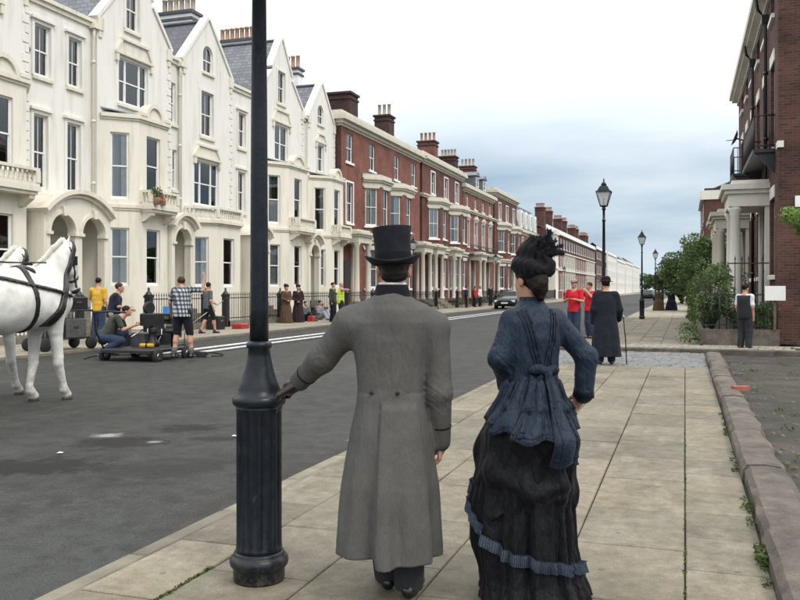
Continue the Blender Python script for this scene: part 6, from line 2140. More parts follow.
    # hanging tails and looped sash at the back
    def panel(name, x0, x1, y0, z0, z1, wtop, wbot, mat, seed, stripes=True, dx=0.0):
        m_ = MB(); nn, mm = 18, 24; v_ = []; rg = random.Random(seed); ph = rg.uniform(0, 6)
        for i in range(mm + 1):
            u = i / mm; z = z0 + (z1 - z0) * u
            xc = x0 + (x1 - x0) * u; w_ = wtop + (wbot - wtop) * u
            for j in range(nn + 1):
                t = j / nn * 2 - 1
                zz = z + .012 * math.sin(t * 4 + ph)
                th = -PI / 2 + (xc + w_ * t) / .24
                R_ = float(polar_R(t3, np.array(th), np.array(max(zz, .9)), f3)) if zz > .93 else 0
                R2 = float(polar_R(t2, np.array(th + TW), np.array(zz), f2)) if zz < 1.06 else 0
                R_ = max(R_, R2) - y0 + .010 * math.sin(t * 5 + ph + u * 2) + .008
                v_.append((R_ * math.cos(th), R_ * math.sin(th), zz))
        m_.add(v_, [(i * (nn + 1) + j, i * (nn + 1) + j + 1, (i + 1) * (nn + 1) + j + 1, (i + 1) * (nn + 1) + j) for i in range(mm) for j in range(nn)], True)
        o = m_.build(name, mat, root, mw)
        o.modifiers.new('thick', 'SOLIDIFY').thickness = .008
        if stripes:
            for t in (-.82, -.5, .5, .82):
                j = int((t + 1) / 2 * nn)
                pts = [(v_[i * (nn + 1) + j][0], v_[i * (nn + 1) + j][1] - .009, v_[i * (nn + 1) + j][2]) for i in range(0, mm + 1, 2)]
                ribbon(pts, .0055, 'dress_navy', 'braid_band', .004)
            for q in (mm, mm - 2):
                pts = [(v_[q * (nn + 1) + j][0], v_[q * (nn + 1) + j][1] - .009, v_[q * (nn + 1) + j][2]) for j in range(0, nn + 1, 2)]
                ribbon(pts, .0055, 'dress_navy', 'braid_band', .004)
        return o
    panel('dress_tail', .01, .035, -.040, 1.10, .69, .03, .080, 'dress_blue', 1)
    panel('dress_tail', -.07, -.11, -.026, 1.08, .80, .045, .085, 'dress_blue', 2)
    panel('dress_tail', -.17, -.23, -.014, 1.07, .83, .05, .08, 'dress_blue', 3)
    panel('dress_tail', -.28, -.34, -.008, 1.05, .87, .04, .06, 'dress_blue', 5)
    panel('dress_tail', .10, .15, -.014, 1.06, .84, .03, .045, 'dress_navy', 4, False)
    # knot of the sash
    Kn = Field((-.15, -.28, 1.0), (.15, -.05, 1.22), .006)
    Kn.ell((.0, -.138, 1.105), (.03, .022, .028), .01).ell((-.045, -.135, 1.115), (.045, .02, .026), .012).ell((.045, -.135, 1.11), (.04, .02, .028), .012)
    Kn.wobble(.003, 70, 2); Kn.build('sash_knot', 'dress_navy', root, mw)
    # dark cuffs
    for e_, w_ in ((elL, wrL), (elR, wrR)):
        d_ = (w_ - e_).normalized(); MB().tube(w_ - d_ * .05, w_ + d_ * .012, .046, .054, 18).build('cuff', 'dress_navy', jk, mw)
    # collar
    K = Field((-.1, -.1, 1.4), (.12, .1, 1.5), .005); K.polar(np.array([(1.41, .062, .072, .068, .06), (1.47, .05, .058, .052, .05)]), 1.415, 1.462, None, 0); K.build('collar', 'dress_navy', root, mw)
    # hair with a chignon
    Hh = Field((-.15, -.18, 1.36), (.15, .16, 1.72), .006)
    Hh.ell((hc[0], hc[1] - .012, hc[2] + .028), (.08, .094, .09), 0).ell((hc[0] + .0, hc[1] - .085, hc[2] - .03), (.045, .04, .05), .03).cap((hc[0] + .005, hc[1] - .085, 1.50), .032, (hc[0] + .008, hc[1] - .085, 1.46), .022, .02)
    s, X, Y, Z = Hh.sub((-1, -1, 0), (1, 1, 3)); Hh.f = np.maximum(Hh.f, (Y - (hc[1] + .045 + .9 * (Z - 1.58))) * .7).astype(np.float32)
    Hh.wobble(.004, 110, 6); Hh.build('hair', 'hair_dark', root, mw)
    # tall hat with plumes
    Ht = Field((-.15, -.16, 1.5), (.17, .18, 1.84), .0065)
    Ht.ell((hc[0] - .012, hc[1] - .02, hc[2] + .055), (.086, .098, .066), .0).ell((hc[0] + .0, hc[1] - .02, hc[2] + .125), (.068, .078, .075), .03)
    Ht.ell((hc[0] + .05, hc[1] - .04, hc[2] + .15), (.05, .06, .055), .03).ell((hc[0] - .04, hc[1] - .06, hc[2] + .05), (.045, .05, .055), .02).ell((hc[0] + .04, hc[1] - .085, hc[2] + .05), (.045, .04, .055), .02)
    Ht.wobble(.010, 75, 8, 9); Ht.wobble(.004, 190, 3, 6); ht = Ht.build('hat', 'velvet', root, mw)
    rg = random.Random(12)
    for k in range(22):
        pl = MB(); a0 = rg.uniform(-.5, 2.6); base = Vector((hc[0] + rg.uniform(-.03, .05), hc[1] - .06 + rg.uniform(-.03, .03), hc[2] + .1 + rg.uniform(-.02, .05)))
        tip = base + Vector((.075 * math.cos(a0) + .015, -.03, .085 * abs(math.sin(a0)) + .005))
        mid = (base + tip) / 2 + Vector((0, -.03, .035))
        C_ = [base * (1 - t) ** 2 + mid * 2 * t * (1 - t) + tip * t * t for t in [i / 10 for i in range(11)]]
        for i in range(10):
            for q in range(6):
                t = q / 6; p = C_[i].lerp(C_[i + 1], t)
                d_ = (C_[i + 1] - C_[i]).normalized()
                for sg in (-1, 1):
                    sd = Vector((-d_.z, rg.uniform(-.6, .2), d_.x)).normalized() * sg
                    e = p + sd * .019 * (1 - .5 * abs(i / 10 - .4)) + d_ * .014
                    pl.add([p - d_ * .002, p + d_ * .002, e], [(0, 1, 2)])
        pl.path(C_, .0018, 4)
        pl.build('plume', 'hat_silk', ht, mw)
    return root


mk_woman()

# ================================================================== figures in the street
def figure(label, x, y, face, H=1.75, pose=None, top='shirt_navy', sleeve='short', bottom='jeans', leg='long', hair='hair_brown', shoe='shoe', skirt=None, hat=None, vox=0.014, z=0.0,
           coat=None, group='crew and bystanders', look=0.0, vest=None, socks=None, fat=1.0, facing_us=False):
    J = dict(pelvis=(0, 0, .95), chest=(0, 0, 1.3), neck=(0, .0, 1.47), head=(0, .03, 1.64),
             sl=(-.18, 0, 1.42), el=(-.24, -.03, 1.12), wl=(-.25, .06, .87), sr=(.18, 0, 1.42), er=(.24, -.03, 1.12), wr=(.25, .06, .87),
             hl=(-.09, 0, .93), kl=(-.10, .03, .5), al=(-.11, -.02, .09), hr=(.09, 0, .93), kr=(.10, .03, .5), ar=(.11, -.02, .09), toe=(0, .15))
    J.update(pose or {})
    s = H / 1.75
    toe = J.pop('toe')
    toe = (Vector((toe[0], toe[1], 0)))
    J = {k: Vector(v) * s for k, v in J.items()}
    mw = T(x, y, z, face)
    P = np.array([tuple(v) for v in J.values()])
    lo, hi = P.min(0) - .26, P.max(0) + .26
    lo[2] = -.01 if lo[2] < .2 else lo[2]
    f = fat
    B = Field(lo, hi, vox)
    head(B, J['head'], look)
    B.cap(J['neck'] - Vector((0, 0, .05)), .06, J['head'] - Vector((0, .01, .06)), .055, .03)
    B.cap(J['pelvis'], .13 * f, J['chest'], .14 * f, .05, (1.05, .8, 1)).cap(J['sl'], .05, J['sr'], .05, .05).cap(J['chest'], .12, J['neck'] - Vector((0, 0, .05)), .08, .05)
    for a in 'lr':
        B.chain([J['s' + a], J['e' + a], J['w' + a]], [.052, .042, .03], .02)
        B.chain([J['h' + a], J['k' + a], J['a' + a]], [.09 * f, .06, .042], .03)
        mid = (J['k' + a] + J['a' + a] * .6) / 1.6 + Vector((0, -.02, 0)); B.cap(J['k' + a], .05, mid, .057, .03)
        B.cap(J['a' + a] - Vector((0, 0, .03)), .04, J['a' + a] + Vector((0, .09, -.05)), .035, .02)
        d = (J['w' + a] - J['e' + a]).normalized(); sd = Vector((0, 1, 0)) if abs(d.y) < .8 else Vector((0, 0, 1))
        hand(B, J['w' + a], d, Vector((1 if a == 'l' else -1, 0, 0)), sd, 1.0, .5)
    root = B.build('person', 'skin', None, mw)
    tag(root, label, 'person', group)
    # upper garment
    S = Field(lo, hi, vox)
    g = .010
    S.cap(J['pelvis'] - Vector((0, 0, .08)), .172 * f, J['chest'], .16 * f, .05, (1.08, .88, 1)).cap(J['sl'], .052 + g, J['sr'], .052 + g, .05).cap(J['chest'], .12 + g, J['neck'] - Vector((0, 0, .09)), .075, .05)
    for a in 'lr':
        if sleeve == 'long': S.chain([J['s' + a], J['e' + a], J['w' + a]], [.062 + g * .5, .055, .042], .03)
        elif sleeve == 'short': S.chain([J['s' + a], J['s' + a].lerp(J['e' + a], .75)], [.056 + g, .05 + g], .025)
    q, X, Y, Z = S.sub((-9, -9, -9), (9, 9, 9))
    S.f = np.maximum(S.f, (J['pelvis'].z - .10) - Z).astype(np.float32)
    S.wobble(.007, 34, int(abs(x * 77 + y * 13)))
    S.build('shirt', top, root, mw)
    if vest:
        V = Field(lo, hi, vox); V.cap(J['pelvis'] - Vector((0, 0, .06)), .178 * f, J['chest'], .176 * f, .05, (1.08, .88, 1)).cap(J['sl'] * .85 + J['neck'] * .15, .08, J['sr'] * .85 + J['neck'] * .15, .08, .05)
        V.f = np.maximum(V.f, (J['pelvis'].z - .12) - Z).astype(np.float32); V.f = np.maximum(V.f, Z - (J['neck'].z - .02)).astype(np.float32)
        vo = V.build('vest', vest, root, mw)
        if vest == 'hivis':
            for zz in (J['pelvis'].z + .06, J['pelvis'].z + .2):
                R_ = Field(lo, hi, vox); R_.f = np.maximum(V.f - .008, np.abs(Z - zz) - .025).astype(np.float32); R_.build('reflective_band', 'reflective', vo, mw)
    # legs
    if skirt:
        K = Field(np.minimum(lo, (-.45, -.5, -.01)), np.maximum(hi, (.45, .45, 1.2)), vox)
        tab = np.array([(0, .30, .30, .34, .28), (.3, .27, .27, .3, .25), (.7, .22, .22, .24, .18), (.95, .16, .16, .15, .13), (1.08, .14, .14, .12, .12)]) * np.array([1, f, f, f, f])
        tab[:, 0] *= s
        K.polar(tab, 0.006, 1.05 * s, lambda th, z_: smooth01((1 - z_) / .8) * .014 * np.sin(13 * th + 2 * z_), 0); K.wobble(.006, 22, 3)
        K.build('skirt', skirt, root, mw)
    else:
        L = Field(lo, hi, vox)
        L.cap(J['pelvis'] - Vector((0, 0, .05)), .138 * f, J['pelvis'] + Vector((0, 0, .03)), .138 * f, .04, (1.08, .85, 1))
        for a in 'lr':
            if leg == 'long': L.chain([J['h' + a], J['k' + a], J['a' + a]], [.1 * f + .01, .09, .078], .03)
            else: L.chain([J['h' + a], J['h' + a].lerp(J['k' + a], .95)], [.1 * f + .012, .088], .03)
        L.wobble(.006, 24, 7)
        L.build('trousers' if leg == 'long' else 'shorts', bottom, root, mw)
    if coat:
        K = Field(np.minimum(lo, (-.4, -.4, .1)), np.maximum(hi, (.4, .4, 1.2)), vox)
        tab = np.array([(.12, .30, .30, .26, .24), (.6, .26, .26, .22, .2), (1.0, .21, .21, .17, .16), (1.3, .21, .21, .15, .14), (1.45, .13, .13, .11, .1)]); tab[:, 0] *= s
        K.polar(tab, .16 * s, 1.5 * s, lambda th, z_: smooth01((1 - z_) / .8) * .012 * np.sin(8 * th + 1), 0)
        for a in 'lr': K.chain([J['s' + a], J['e' + a], J['w' + a]], [.085, .072, .062], .04)
        K.wobble(.005, 22, 5); K.build('long_coat', coat, root, mw)
    for a in 'lr':
        A = J['a' + a]
        F = Field((-.14, -.16, -.02), (.14, .26, .2), .012)
        F.cap((0, -.05, .04), .042, (0, .03, .045), .045, .02).cap((0, .02, .04), .042, (0, .14, .03), .036, .02, (1.15, 1, .85)).cap((0, -.03, .05), .04, (0, -.02, .10), .048, .02)
        _, X2, Y2, Z2 = F.sub((-1, -1, -1), (1, 1, 1)); F.f = np.maximum(F.f, .004 - Z2).astype(np.float32)
        F.build('shoe', shoe, root, mw @ T(A.x, A.y, A.z - .09 * s, 0.12 if a == 'l' else -.12))
        if socks: MB().tube(A + Vector((0, 0, .0)), A + (J['k' + a] - A) * .3, .055, .06, 12).build('sock', socks, root, mw)
    # hair / hat
    hc = J['head']
    if hair:
        Hh = Field(hc - Vector((.14, .15, .12)), hc + Vector((.14, .14, .17)), .011)
        RR = Matrix.Rotation(look, 4, 'Z')
        off = rotz2((0, -.016, .034), look)
        Hh.ell(hc + Vector(off), (.083, .1, .088), 0, rot=RR)
        if skirt or hair == 'long':
            bo = rotz2((0, -.09, -.02), look); Hh.ell(hc + Vector(bo), (.055, .05, .06), .03)
        fw = rotz2((0, 1, 0), look)
        _, X2, Y2, Z2 = Hh.sub((-9, -9, -9), (9, 9, 9))
        Hh.f = np.maximum(Hh.f, ((X2 - hc.x) * fw[0] + (Y2 - hc.y) * fw[1]) - .045 - .75 * (Z2 - hc.z - .03)).astype(np.float32)
        Hh.wobble(.004, 90, 2); Hh.build('hair', hair, root, mw)
    hm = mw @ Matrix.Translation(hc) @ Matrix.Rotation(look, 4, 'Z')
    if hat == 'bowler': MB().lathe([(.085, .055), (.14, .05), (.145, .06), (.1, .068), (.097, .11), (.08, .15), (.045, .17), (.0001, .172)], 18).build('hat', 'velvet', root, hm)
    if hat == 'tall': MB().lathe([(.085, .055), (.135, .05), (.14, .06), (.1, .066), (.095, .10), (.098, .19), (.09, .196), (.0001, .196)], 18).build('hat', 'hat_silk', root, hm)
    if hat == 'cap':
        MB().lathe([(.098, .045), (.1, .06), (.093, .1), (.06, .13), (.0001, .137)], 16).build('cap', 'khaki', root, hm)
        MB().prism([(-.07, .06), (.07, .06), (.06, .15), (0, .175), (-.06, .15)], 'z', .045, .056).build('cap_peak', 'khaki', root, hm)
    if hat == 'bonnet':
        F = Field((-.17, -.18, -.1), (.17, .17, .24), .012); F.ell((0, -.03, .08), (.115, .125, .085), 0).ell((.03, -.05, .14), (.06, .06, .05), .03); F.wobble(.008, 50, 3); F.build('hat', 'dress_plum', root, hm)
    if facing_us:
        for e in (-1, 1): MB().lathe([(.0001, -.008), (.009, 0), (.0001, .008)], 8).build('eye', 'hair_dark', root, hm @ Matrix.Translation((e * .03, .083, .006)))
    return root


# the gentleman walking ahead with a cane
figure('man in long black coat and black hat walking ahead with a cane', -1.5, 17.4, .12, 1.70, dict(er=(.27, .02, 1.12), wr=(.27, .2, .92), al=(-.12, -.05, .09), ar=(.12, .06, .09)), 'cloak_black', 'long', 'trouser_dark', 'long', 'hair_dark', coat='cloak_black', hat='bowler', group='costumed actors')
cane = thing('walking_cane', 'thin dark walking cane held by the man in the long black coat', 'cane', T(-1.13, 17.55, 0)); MB().path([(-1.11, 17.6, 0), (-1.13, 17.58, .5), (-1.17, 17.60, .92)], .013, 6).build('shaft', 'leather', cane); MB().lathe([(.012, 0), (.022, .02), (.02, .05), (.0001, .06)], 8, (-1.17, 17.60, .91)).build('knob', 'metal', cane)
figure('man in red t-shirt and cap facing the camera beyond the woman', -2.95, 24.2, PI - .3, 1.76, dict(el=(-.27, .05, 1.15), wl=(-.12, .2, 1.2), er=(.27, .05, 1.15), wr=(.1, .22, 1.2)), 'shirt_red', 'short', 'jeans', 'long', 'hair_brown', hat='cap', facing_us=True)
figure('second person in red t-shirt raising both arms behind the capped man', -2.75, 26.4, PI - .9, 1.7, dict(el=(-.3, .12, 1.3), wl=(-.1, .22, 1.5), er=(.3, .12, 1.3), wr=(.08, .22, 1.5)), 'shirt_red', 'short', 'jeans', 'long', 'hair_brown', facing_us=True)
figure('man in dark waistcoat and white shirt standing by the garden railing', 1.42, 22.9, -.45, 1.62, dict(el=(-.22, 0, 1.13), wl=(-.2, .1, .9), er=(.22, -.03, 1.13), wr=(.22, .02, .87)), 'shirt_white', 'short', 'trouser_dark', 'long', 'hair_dark', vest='waistcoat', look=-.3, group='costumed actors')
figure('man in yellow safety vest and pink shirt pointing along the street', -14.6, 35.2, -.9, 1.8, dict(er=(.45, .1, 1.42), wr=(.7, .15, 1.42)), 'shirt_pink', 'long', 'trouser_dark', 'long', None, vest='hivis', vox=.018)
figure('man in dark jacket standing behind the yellow safety vest', -15.25, 35.8, -1.6, 1.8, None, 'shirt_olive', 'long', 'short_black', 'long', 'hair_dark', vox=.018)
figure('woman in long brown dress and bonnet in front of the railing', -16.7, 34.0, -2.2, 1.66, dict(el=(-.24, .05, 1.12), wl=(-.05, .2, 1.05), er=(.24, .05, 1.12), wr=(.06, .2, 1.05)), 'dress_brown', 'long', skirt='dress_brown', hair='hair_brown', hat='bonnet', vox=.018, group='costumed actors')
figure('woman in long dark plum dress beside the brown dressed woman', -16.55, 34.9, -2.6, 1.66, dict(el=(-.24, .05, 1.12), wl=(-.05, .2, 1.0), er=(.24, .05, 1.12), wr=(.06, .2, 1.0)), 'dress_plum', 'long', skirt='dress_plum', hair='hair_dark', hat='bonnet', vox=.018, group='costumed actors')
SIT = dict(pelvis=(0, 0, .16), chest=(0, -.04, .5), neck=(0, -.02, .68), head=(0, .02, .85), sl=(-.18, -.03, .63), el=(-.24, .08, .36), wl=(-.12, .3, .34), sr=(.18, -.03, .63), er=(.24, .08, .36), wr=(.12, .3, .34),
           hl=(-.1, .03, .14), kl=(-.13, .38, .42), al=(-.12, .52, .09), hr=(.1, .03, .14), kr=(.13, .4, .36), ar=(.14, .62, .09))
figure('seated person in dark top with red bag, against the far railing', -16.85, 36.3, -1.9, 1.7, SIT, 'shirt_grey', 'long', 'short_black', 'long', 'hair_brown', vox=.018)
figure('seated person in grey top and pale jeans, against the far railing', -16.85, 38.0, -1.9, 1.7, SIT, 'shirt_grey_print', 'long', 'jeans_pale', 'long', 'hair_dark', vox=.018)
bag = thing('handbag', 'small red bag beside the seated person in dark top', 'bag', T(-16.3, 35.9, 0)); MB().cbox(-16.45, -16.2, 35.7, 36.05, 0, .26, .04).build('body', 'case_red', bag); MB().path([(-16.33, 35.75, .25), (-16.33, 35.8, .4), (-16.33, 35.95, .4), (-16.33, 36.0, .25)], .012, 5).build('strap', 'leather', bag)
# film crew
figure('man in plaid shirt and black shorts with one arm raised', -10.35, 16.0, .25, 1.84, dict(pelvis=(0, -.02, .95), chest=(-.03, .08, 1.28), neck=(-.05, .15, 1.44), head=(-.1, .22, 1.58), sl=(-.2, .1, 1.4), el=(-.3, .12, 1.15), wl=(-.33, .26, .92), sr=(.17, .1, 1.42), er=(.40, .12, 1.4), wr=(.41, .16, 1.65), al=(-.16, -.05, .09), ar=(.19, .02, .09), kl=(-.13, .04, .5), kr=(.14, .05, .5)),
       'plaid', 'short', 'short_black', 'short', 'hair_brown', socks='sock_grey', fat=1.1, look=.5)
figure('crew member in dark t-shirt and shorts walking with a stick', -15.3, 25.2, -.5, 1.72, dict(al=(-.1, -.22, .09), ar=(.1, .22, .09), kl=(-.1, -.03, .5), kr=(.1, .16, .5), el=(-.25, .08, 1.15), wl=(-.2, .3, 1.05)), 'shirt_grey', 'short', 'short_black', 'short', 'hair_dark', vox=.016, look=.3)
stick = thing('boom_pole', 'thin pale pole carried by the crew member in shorts', 'pole', T(-15.2, 25.3, 0)); MB().tube((-15.55, 24.6, .35), (-15.0, 25.75, 1.12), .016, n=6).build('pole', 'metal', stick); MB().tube((-15.0, 25.75, 1.12), (-14.94, 25.88, 1.2), .03, n=6).build('grip', 'rubber', stick)
figure('man in yellow t-shirt with his back turned, behind the equipment cart', -15.6, 19.9, .15, 1.82, dict(el=(-.3, .12, 1.18), wl=(-.28, .35, 1.2)), 'shirt_yellow', 'short', 'jeans', 'long', 'hair_dark', vox=.016)
figure('woman in dark t-shirt and pale trousers standing over the camera dolly', -13.2, 17.4, -1.0, 1.68, dict(chest=(0, .06, 1.28), neck=(0, .1, 1.44), head=(0, .16, 1.6), sl=(-.18, .08, 1.4), sr=(.18, .08, 1.4), el=(-.22, .15, 1.12), wl=(-.1, .4, 1.05), er=(.22, .15, 1.12), wr=(.12, .42, 1.05)), 'shirt_navy', 'short', 'khaki', 'long', 'long' if False else 'hair_brown', vox=.014, fat=1.08)
CRO = dict(pelvis=(0, -.05, .42), chest=(0, .2, .74), neck=(0, .34, .88), head=(0, .46, .98), sl=(-.18, .28, .84), el=(-.2, .4, .58), wl=(-.06, .62, .66), sr=(.18, .28, .84), er=(.22, .42, .58), wr=(.06, .62, .66),
           hl=(-.1, -.02, .4), kl=(-.16, .38, .5), al=(-.15, .1, .09), hr=(.1, -.02, .4), kr=(.16, .36, .34), ar=(.15, -.05, .09))
figure('man in olive t-shirt and jeans crouching at the film camera', -12.35, 16.0, -1.1, 1.8, CRO, 'shirt_olive', 'short', 'jeans', 'long', 'hair_dark', vox=.014, shoe='khaki')
# bystanders outside the brick houses
byl = ['bystander in navy at the left of the group outside the brick houses', 'bystander in red among the group outside the brick houses', 'bystander in white shirt in the middle of the group outside the brick houses', 'tall dark bystander at the right of the group outside the brick houses']
for k, (yy, tp) in enumerate([(66.6, 'shirt_navy'), (69.2, 'shirt_red'), (70.6, 'shirt_white'), (74.2, 'short_black')]):
    figure(byl[k], -16.7 + .1 * k, yy, -1.3 - .3 * k, 1.72 if k < 3 else 1.85, None, tp, 'long', 'short_black', 'long', 'hair_dark', vox=.028, group='bystanders outside the brick houses')
figure('distant figure in long brown dress on the pavement by the trees', -1.75, 62.0, .2, 1.5, None, 'dress_brown', 'long', skirt='dress_brown', hair='hair_dark', hat='bonnet', vox=.028, group='costumed actors', fat=1.35)
figure('distant figure in long black dress on the pavement by the trees', -.9, 62.5, -.2, 1.45, None, 'cloak_black', 'long', skirt='cloak_black', hair='hair_dark', hat='bonnet', vox=.028, group='costumed actors', fat=1.4)


# ================================================================== horses
def horse(label, x, y, face, s=1.0, turn=0.0):
    mw = T(x, y, -.06, face) @ Matrix.Scale(s, 4)
    mw_r = T(x, y, -.06, face)
    H = Field((-.48, -2.15, -.02), (.48, .78, 2.3), .016)
    H.ell((0, -.22, 1.30), (.28, .40, .37), .0).ell((0, -.85, 1.24), (.33, .68, .37), .15).ell((0, -1.5, 1.34), (.31, .42, .38), .12)
    H.cap((0, -.42, 1.60), .1, (0, -.9, 1.52), .12, .12).cap((0, -.1, 1.1), .18, (0, .06, 1.25), .17, .1)
    nk = [Vector((0, -.14, 1.45)), Vector((0, .06, 1.72)), Vector((.02 * turn, .16, 1.88)), Vector((.04 * turn, .22, 1.95))]
    H.cap(nk[0], .25, nk[1], .185, .1, (.72, 1, 1)).cap(nk[1], .185, nk[2], .14, .06, (.7, 1, 1)).cap(nk[2], .14, nk[3], .11, .05, (.75, 1, 1))
    p = nk[3]; t = turn
    def hd(fw, up): return p + Vector((t * fw, fw * (1 - .4 * abs(t)), up))
    H.cap(hd(.0, .0), .105, hd(.16, -.24), .105, .05, (.78, 1, 1)).cap(hd(.16, -.24), .10, hd(.27, -.50), .07, .05, (.8, 1, 1)).cap(hd(.02, -.14), .085, hd(.10, -.28), .09, .05, (.8, 1, 1))
    H.ell(hd(.285, -.535), (.06, .065, .06), .03)
    for e in (-1, 1):
        b = hd(-.03, .06) + Vector((e * .055, 0, 0)); H.cap(b, .032, b + Vector((e * .02, .02, .13)), .010, .015)
        H.cap((e * .17, -.18, 1.15), .15, (e * .165, -.14, .9), .095, .06)
        fy = .05 if e > 0 else -.22
        H.chain([(e * .16, -.14, .95), (e * .15, fy * .4 - .1, .56), (e * .15, fy * .4 - .1, .48), (e * .145, fy - .04, .2), (e * .145, fy - .02, .13), (e * .145, fy + .03, .06)], [.095, .062, .058, .04, .052, .06], .02)
        ky = -1.62 + (.1 if e > 0 else -.12)
        H.chain([(e * .18, -1.4, 1.15), (e * .18, -1.3, .92), (e * .16, ky - .13, .60), (e * .16, ky - .10, .52), (e * .16, ky, .2), (e * .16, ky + .02, .13), (e * .16, ky + .07, .06)], [.2, .13, .075, .062, .045, .055, .062], .03)
    H.wobble(.006, 9, 4)
    root = H.build('horse', 'horse', None, mw)
    tag(root, label, 'horse', 'white carriage horses')
    _, X, Y, Z = H.sub((-9, -9, -9), (9, 9, 9))

    def strap(name, n, c, w, th=.016, cut=None, mat='leather'):
        n = Vector(n).normalized()
        g = Field((-.48, -2.15, -.02), (.48, .78, 2.3), .016)
        d = np.maximum(H.f - th, np.abs(X * n.x + Y * n.y + Z * n.z - c) - w)
        d = np.maximum(d, -(H.f + .02))
        if cut is not None: d = np.maximum(d, cut(X, Y, Z))
        g.f = d.astype(np.float32)
        return g.build(name, mat, root, mw)
    strap('girth_strap', (0, 1, .06), -.50, .035, .02, lambda X, Y, Z: .8 - Z)
    strap('neck_collar', (0, .86, -.55), -.80, .05, .03, lambda X, Y, Z: np.maximum(.95 - Z, -.45 - Y))
    strap('breast_strap', (0, -.06, 1), 1.20, .032, .018, lambda X, Y, Z: np.maximum(np.abs(Y + .8) - .95, .0 * Z))
    strap('trace', (0, .20, 1), 1.32, .022, .03, lambda X, Y, Z: Y - .1)
    strap('back_strap', (0, .55, 1), 1.22, .028, .018, lambda X, Y, Z: np.maximum(-1.2 - Y, Y + .45))
    # bridle
    ux = hd(.16, -.24) - p; ux.normalize()
    hcut = lambda X, Y, Z: np.maximum(1.33 - Z, (.13 - Y) * 1.0)
    c0 = ux.dot(hd(.22, -.40)); strap('noseband', tuple(ux), c0, .018, .012, hcut)
    c1 = ux.dot(hd(.07, -.10)); strap('browband', tuple(ux), c1, .018, .012, hcut)
    strap('cheek_strap', (0, .86, .42), Vector((0, .86, .42)).normalized().dot(hd(.10, -.22)), .016, .012, lambda X, Y, Z: np.maximum(np.maximum(1.43 - Z, .14 - Y), Z - 1.97))
    for e in (-1, 1):
        b = hd(.10, -.16) + Vector((e * .10, 0, 0))
        MB().box(-.004, .004, -.055, .055, -.06, .06).build('blinker', 'leather', root, mw @ Matrix.Translation(b))
        MB().lathe([(.0001, -.02), (.02, 0), (.0001, .02)], 10).build('eye', 'horse_dark', root, mw @ Matrix.Translation(hd(.10, -.16) + Vector((e * .078, 0, 0))))
        fy = .05 if e > 0 else -.22
        MB().lathe([(.068, 0), (.06, .05), (.05, .075), (.0001, .08)], 12, (e * .145, fy + .035, 0)).build('hoof', 'hoof', root, mw)
        ky = -1.62 + (.1 if e > 0 else -.12)
        MB().lathe([(.068, 0), (.06, .05), (.05, .075), (.0001, .08)], 12, (e * .16, ky + .075, 0)).build('hoof', 'hoof', root, mw)
    g = Field((-.3, -.3, 1.2), (.3, .75, 1.7), .014); g.ell(hd(.285, -.535), (.066, .072, .066), .02); g.build('muzzle', 'horse_dark', root, mw)
    mn = Field((-.15, -.6, 1.4), (.2, .5, 2.3), .014)
    mn.chain([(0.03, -.42, 1.66), (.03, -.2, 1.80), (.03, -.04, 1.94), (.03, .09, 2.03), (.04 * turn, .19, 2.07)], [.02, .032, .036, .036, .028], .03, (.6, 1, 1)); mn.wobble(.005, 40, 3); mn.build('mane', 'mane', root, mw)
    tl = Field((-.15, -2.2, .4), (.15, -1.6, 1.7), .016); tl.chain([(0, -1.84, 1.5), (0, -1.98, 1.35), (0, -2.02, .95), (0, -2.0, .6)], [.05, .07, .08, .04], .03); tl.wobble(.01, 50, 3); tl.build('tail', 'mane', root, mw)
    return root


horse('nearer white carriage horse in black harness, whole neck and head in view', -8.45, 9.82, -.05, 1.1, -.3)
horse('farther white carriage horse, its neck showing behind the nearer horse', -9.5, 10.05, .02, 1.06, .15)
rn = thing('rein', 'long thin black rein running back along the horses', 'rein', T(-8.0, 9.2, 0)); MB().path([(-8.3, 9.5, 1.86), (-8.2, 8.7, 1.84), (-8.05, 7.5, 1.86), (-7.9, 6, 1.95)], .012, 5).build('leather_strap', 'leather', rn)


# ================================================================== film equipment
def track(label, x0, x1, y0, y1):
    h = thing('dolly_track', label, 'track', T((x0 + x1) / 2, y0, -.06))
    for x in (x0, x1):
        MB().tube((x, y0, -.02), (x, y1, -.02), .03, n=8).build('rail', 'track_white', h)
    m = shared('sleeper', lambda: MB().box(-.45, .45, -.04, .04, 0, .03).mesh('sleeper', 'gear_grey'))
    y = y0 + .2
    while y < y1: mobj('sleeper', m, h, T((x0 + x1) / 2, y, -.095)); y += 1.22
    return h


track('pair of pale camera dolly rails laid along the road', -11.68, -11.02, 16.6, 62)
dl = thing('camera_dolly', 'black film camera dolly on rails between the crew', 'camera dolly', T(-11.4, 16.4, 0))
MB().cbox(-12.0, -10.75, 15.4, 16.9, .12, .2, .02).build('platform', 'gear_black', dl)
wm = shared('dwheel', lambda: MB().lathe([(.02, -.04), (.15, -.04), (.16, -.02), (.16, .02), (.15, .04), (.02, .04)], 18).mesh('wheel', 'rubber'))
for wx in (-12.05, -10.7):
    for wy in (15.6, 16.7):
        o = mobj('wheel', wm, dl, T(wx, wy, .055) @ Matrix.Rotation(PI / 2, 4, 'Y'))
        MB().lathe([(.07, -.05), (.08, 0), (.07, .05)], 12).build('hub', 'metal', o, WM[o])
MB().lathe([(.16, .2), (.15, .3), (.09, .34), (.08, .5), (.1, .53), (.1, .57)], 16, (-11.45, 16.5, 0)).build('column', 'gear_black', dl)
MB().path([(-12.0, 15.5, .2), (-12.1, 15.35, .6), (-12.1, 15.3, 1.0), (-11.7, 15.3, 1.02), (-11.3, 15.3, 1.0)], .022, 8).build('push_bar', 'gear_black', dl)
MB().lathe([(.03, .2), (.03, .5), (.2, .52), (.21, .56), (.18, .6)], 14, (-11.0, 16.6, 0)).build('seat', 'gear_black', dl)
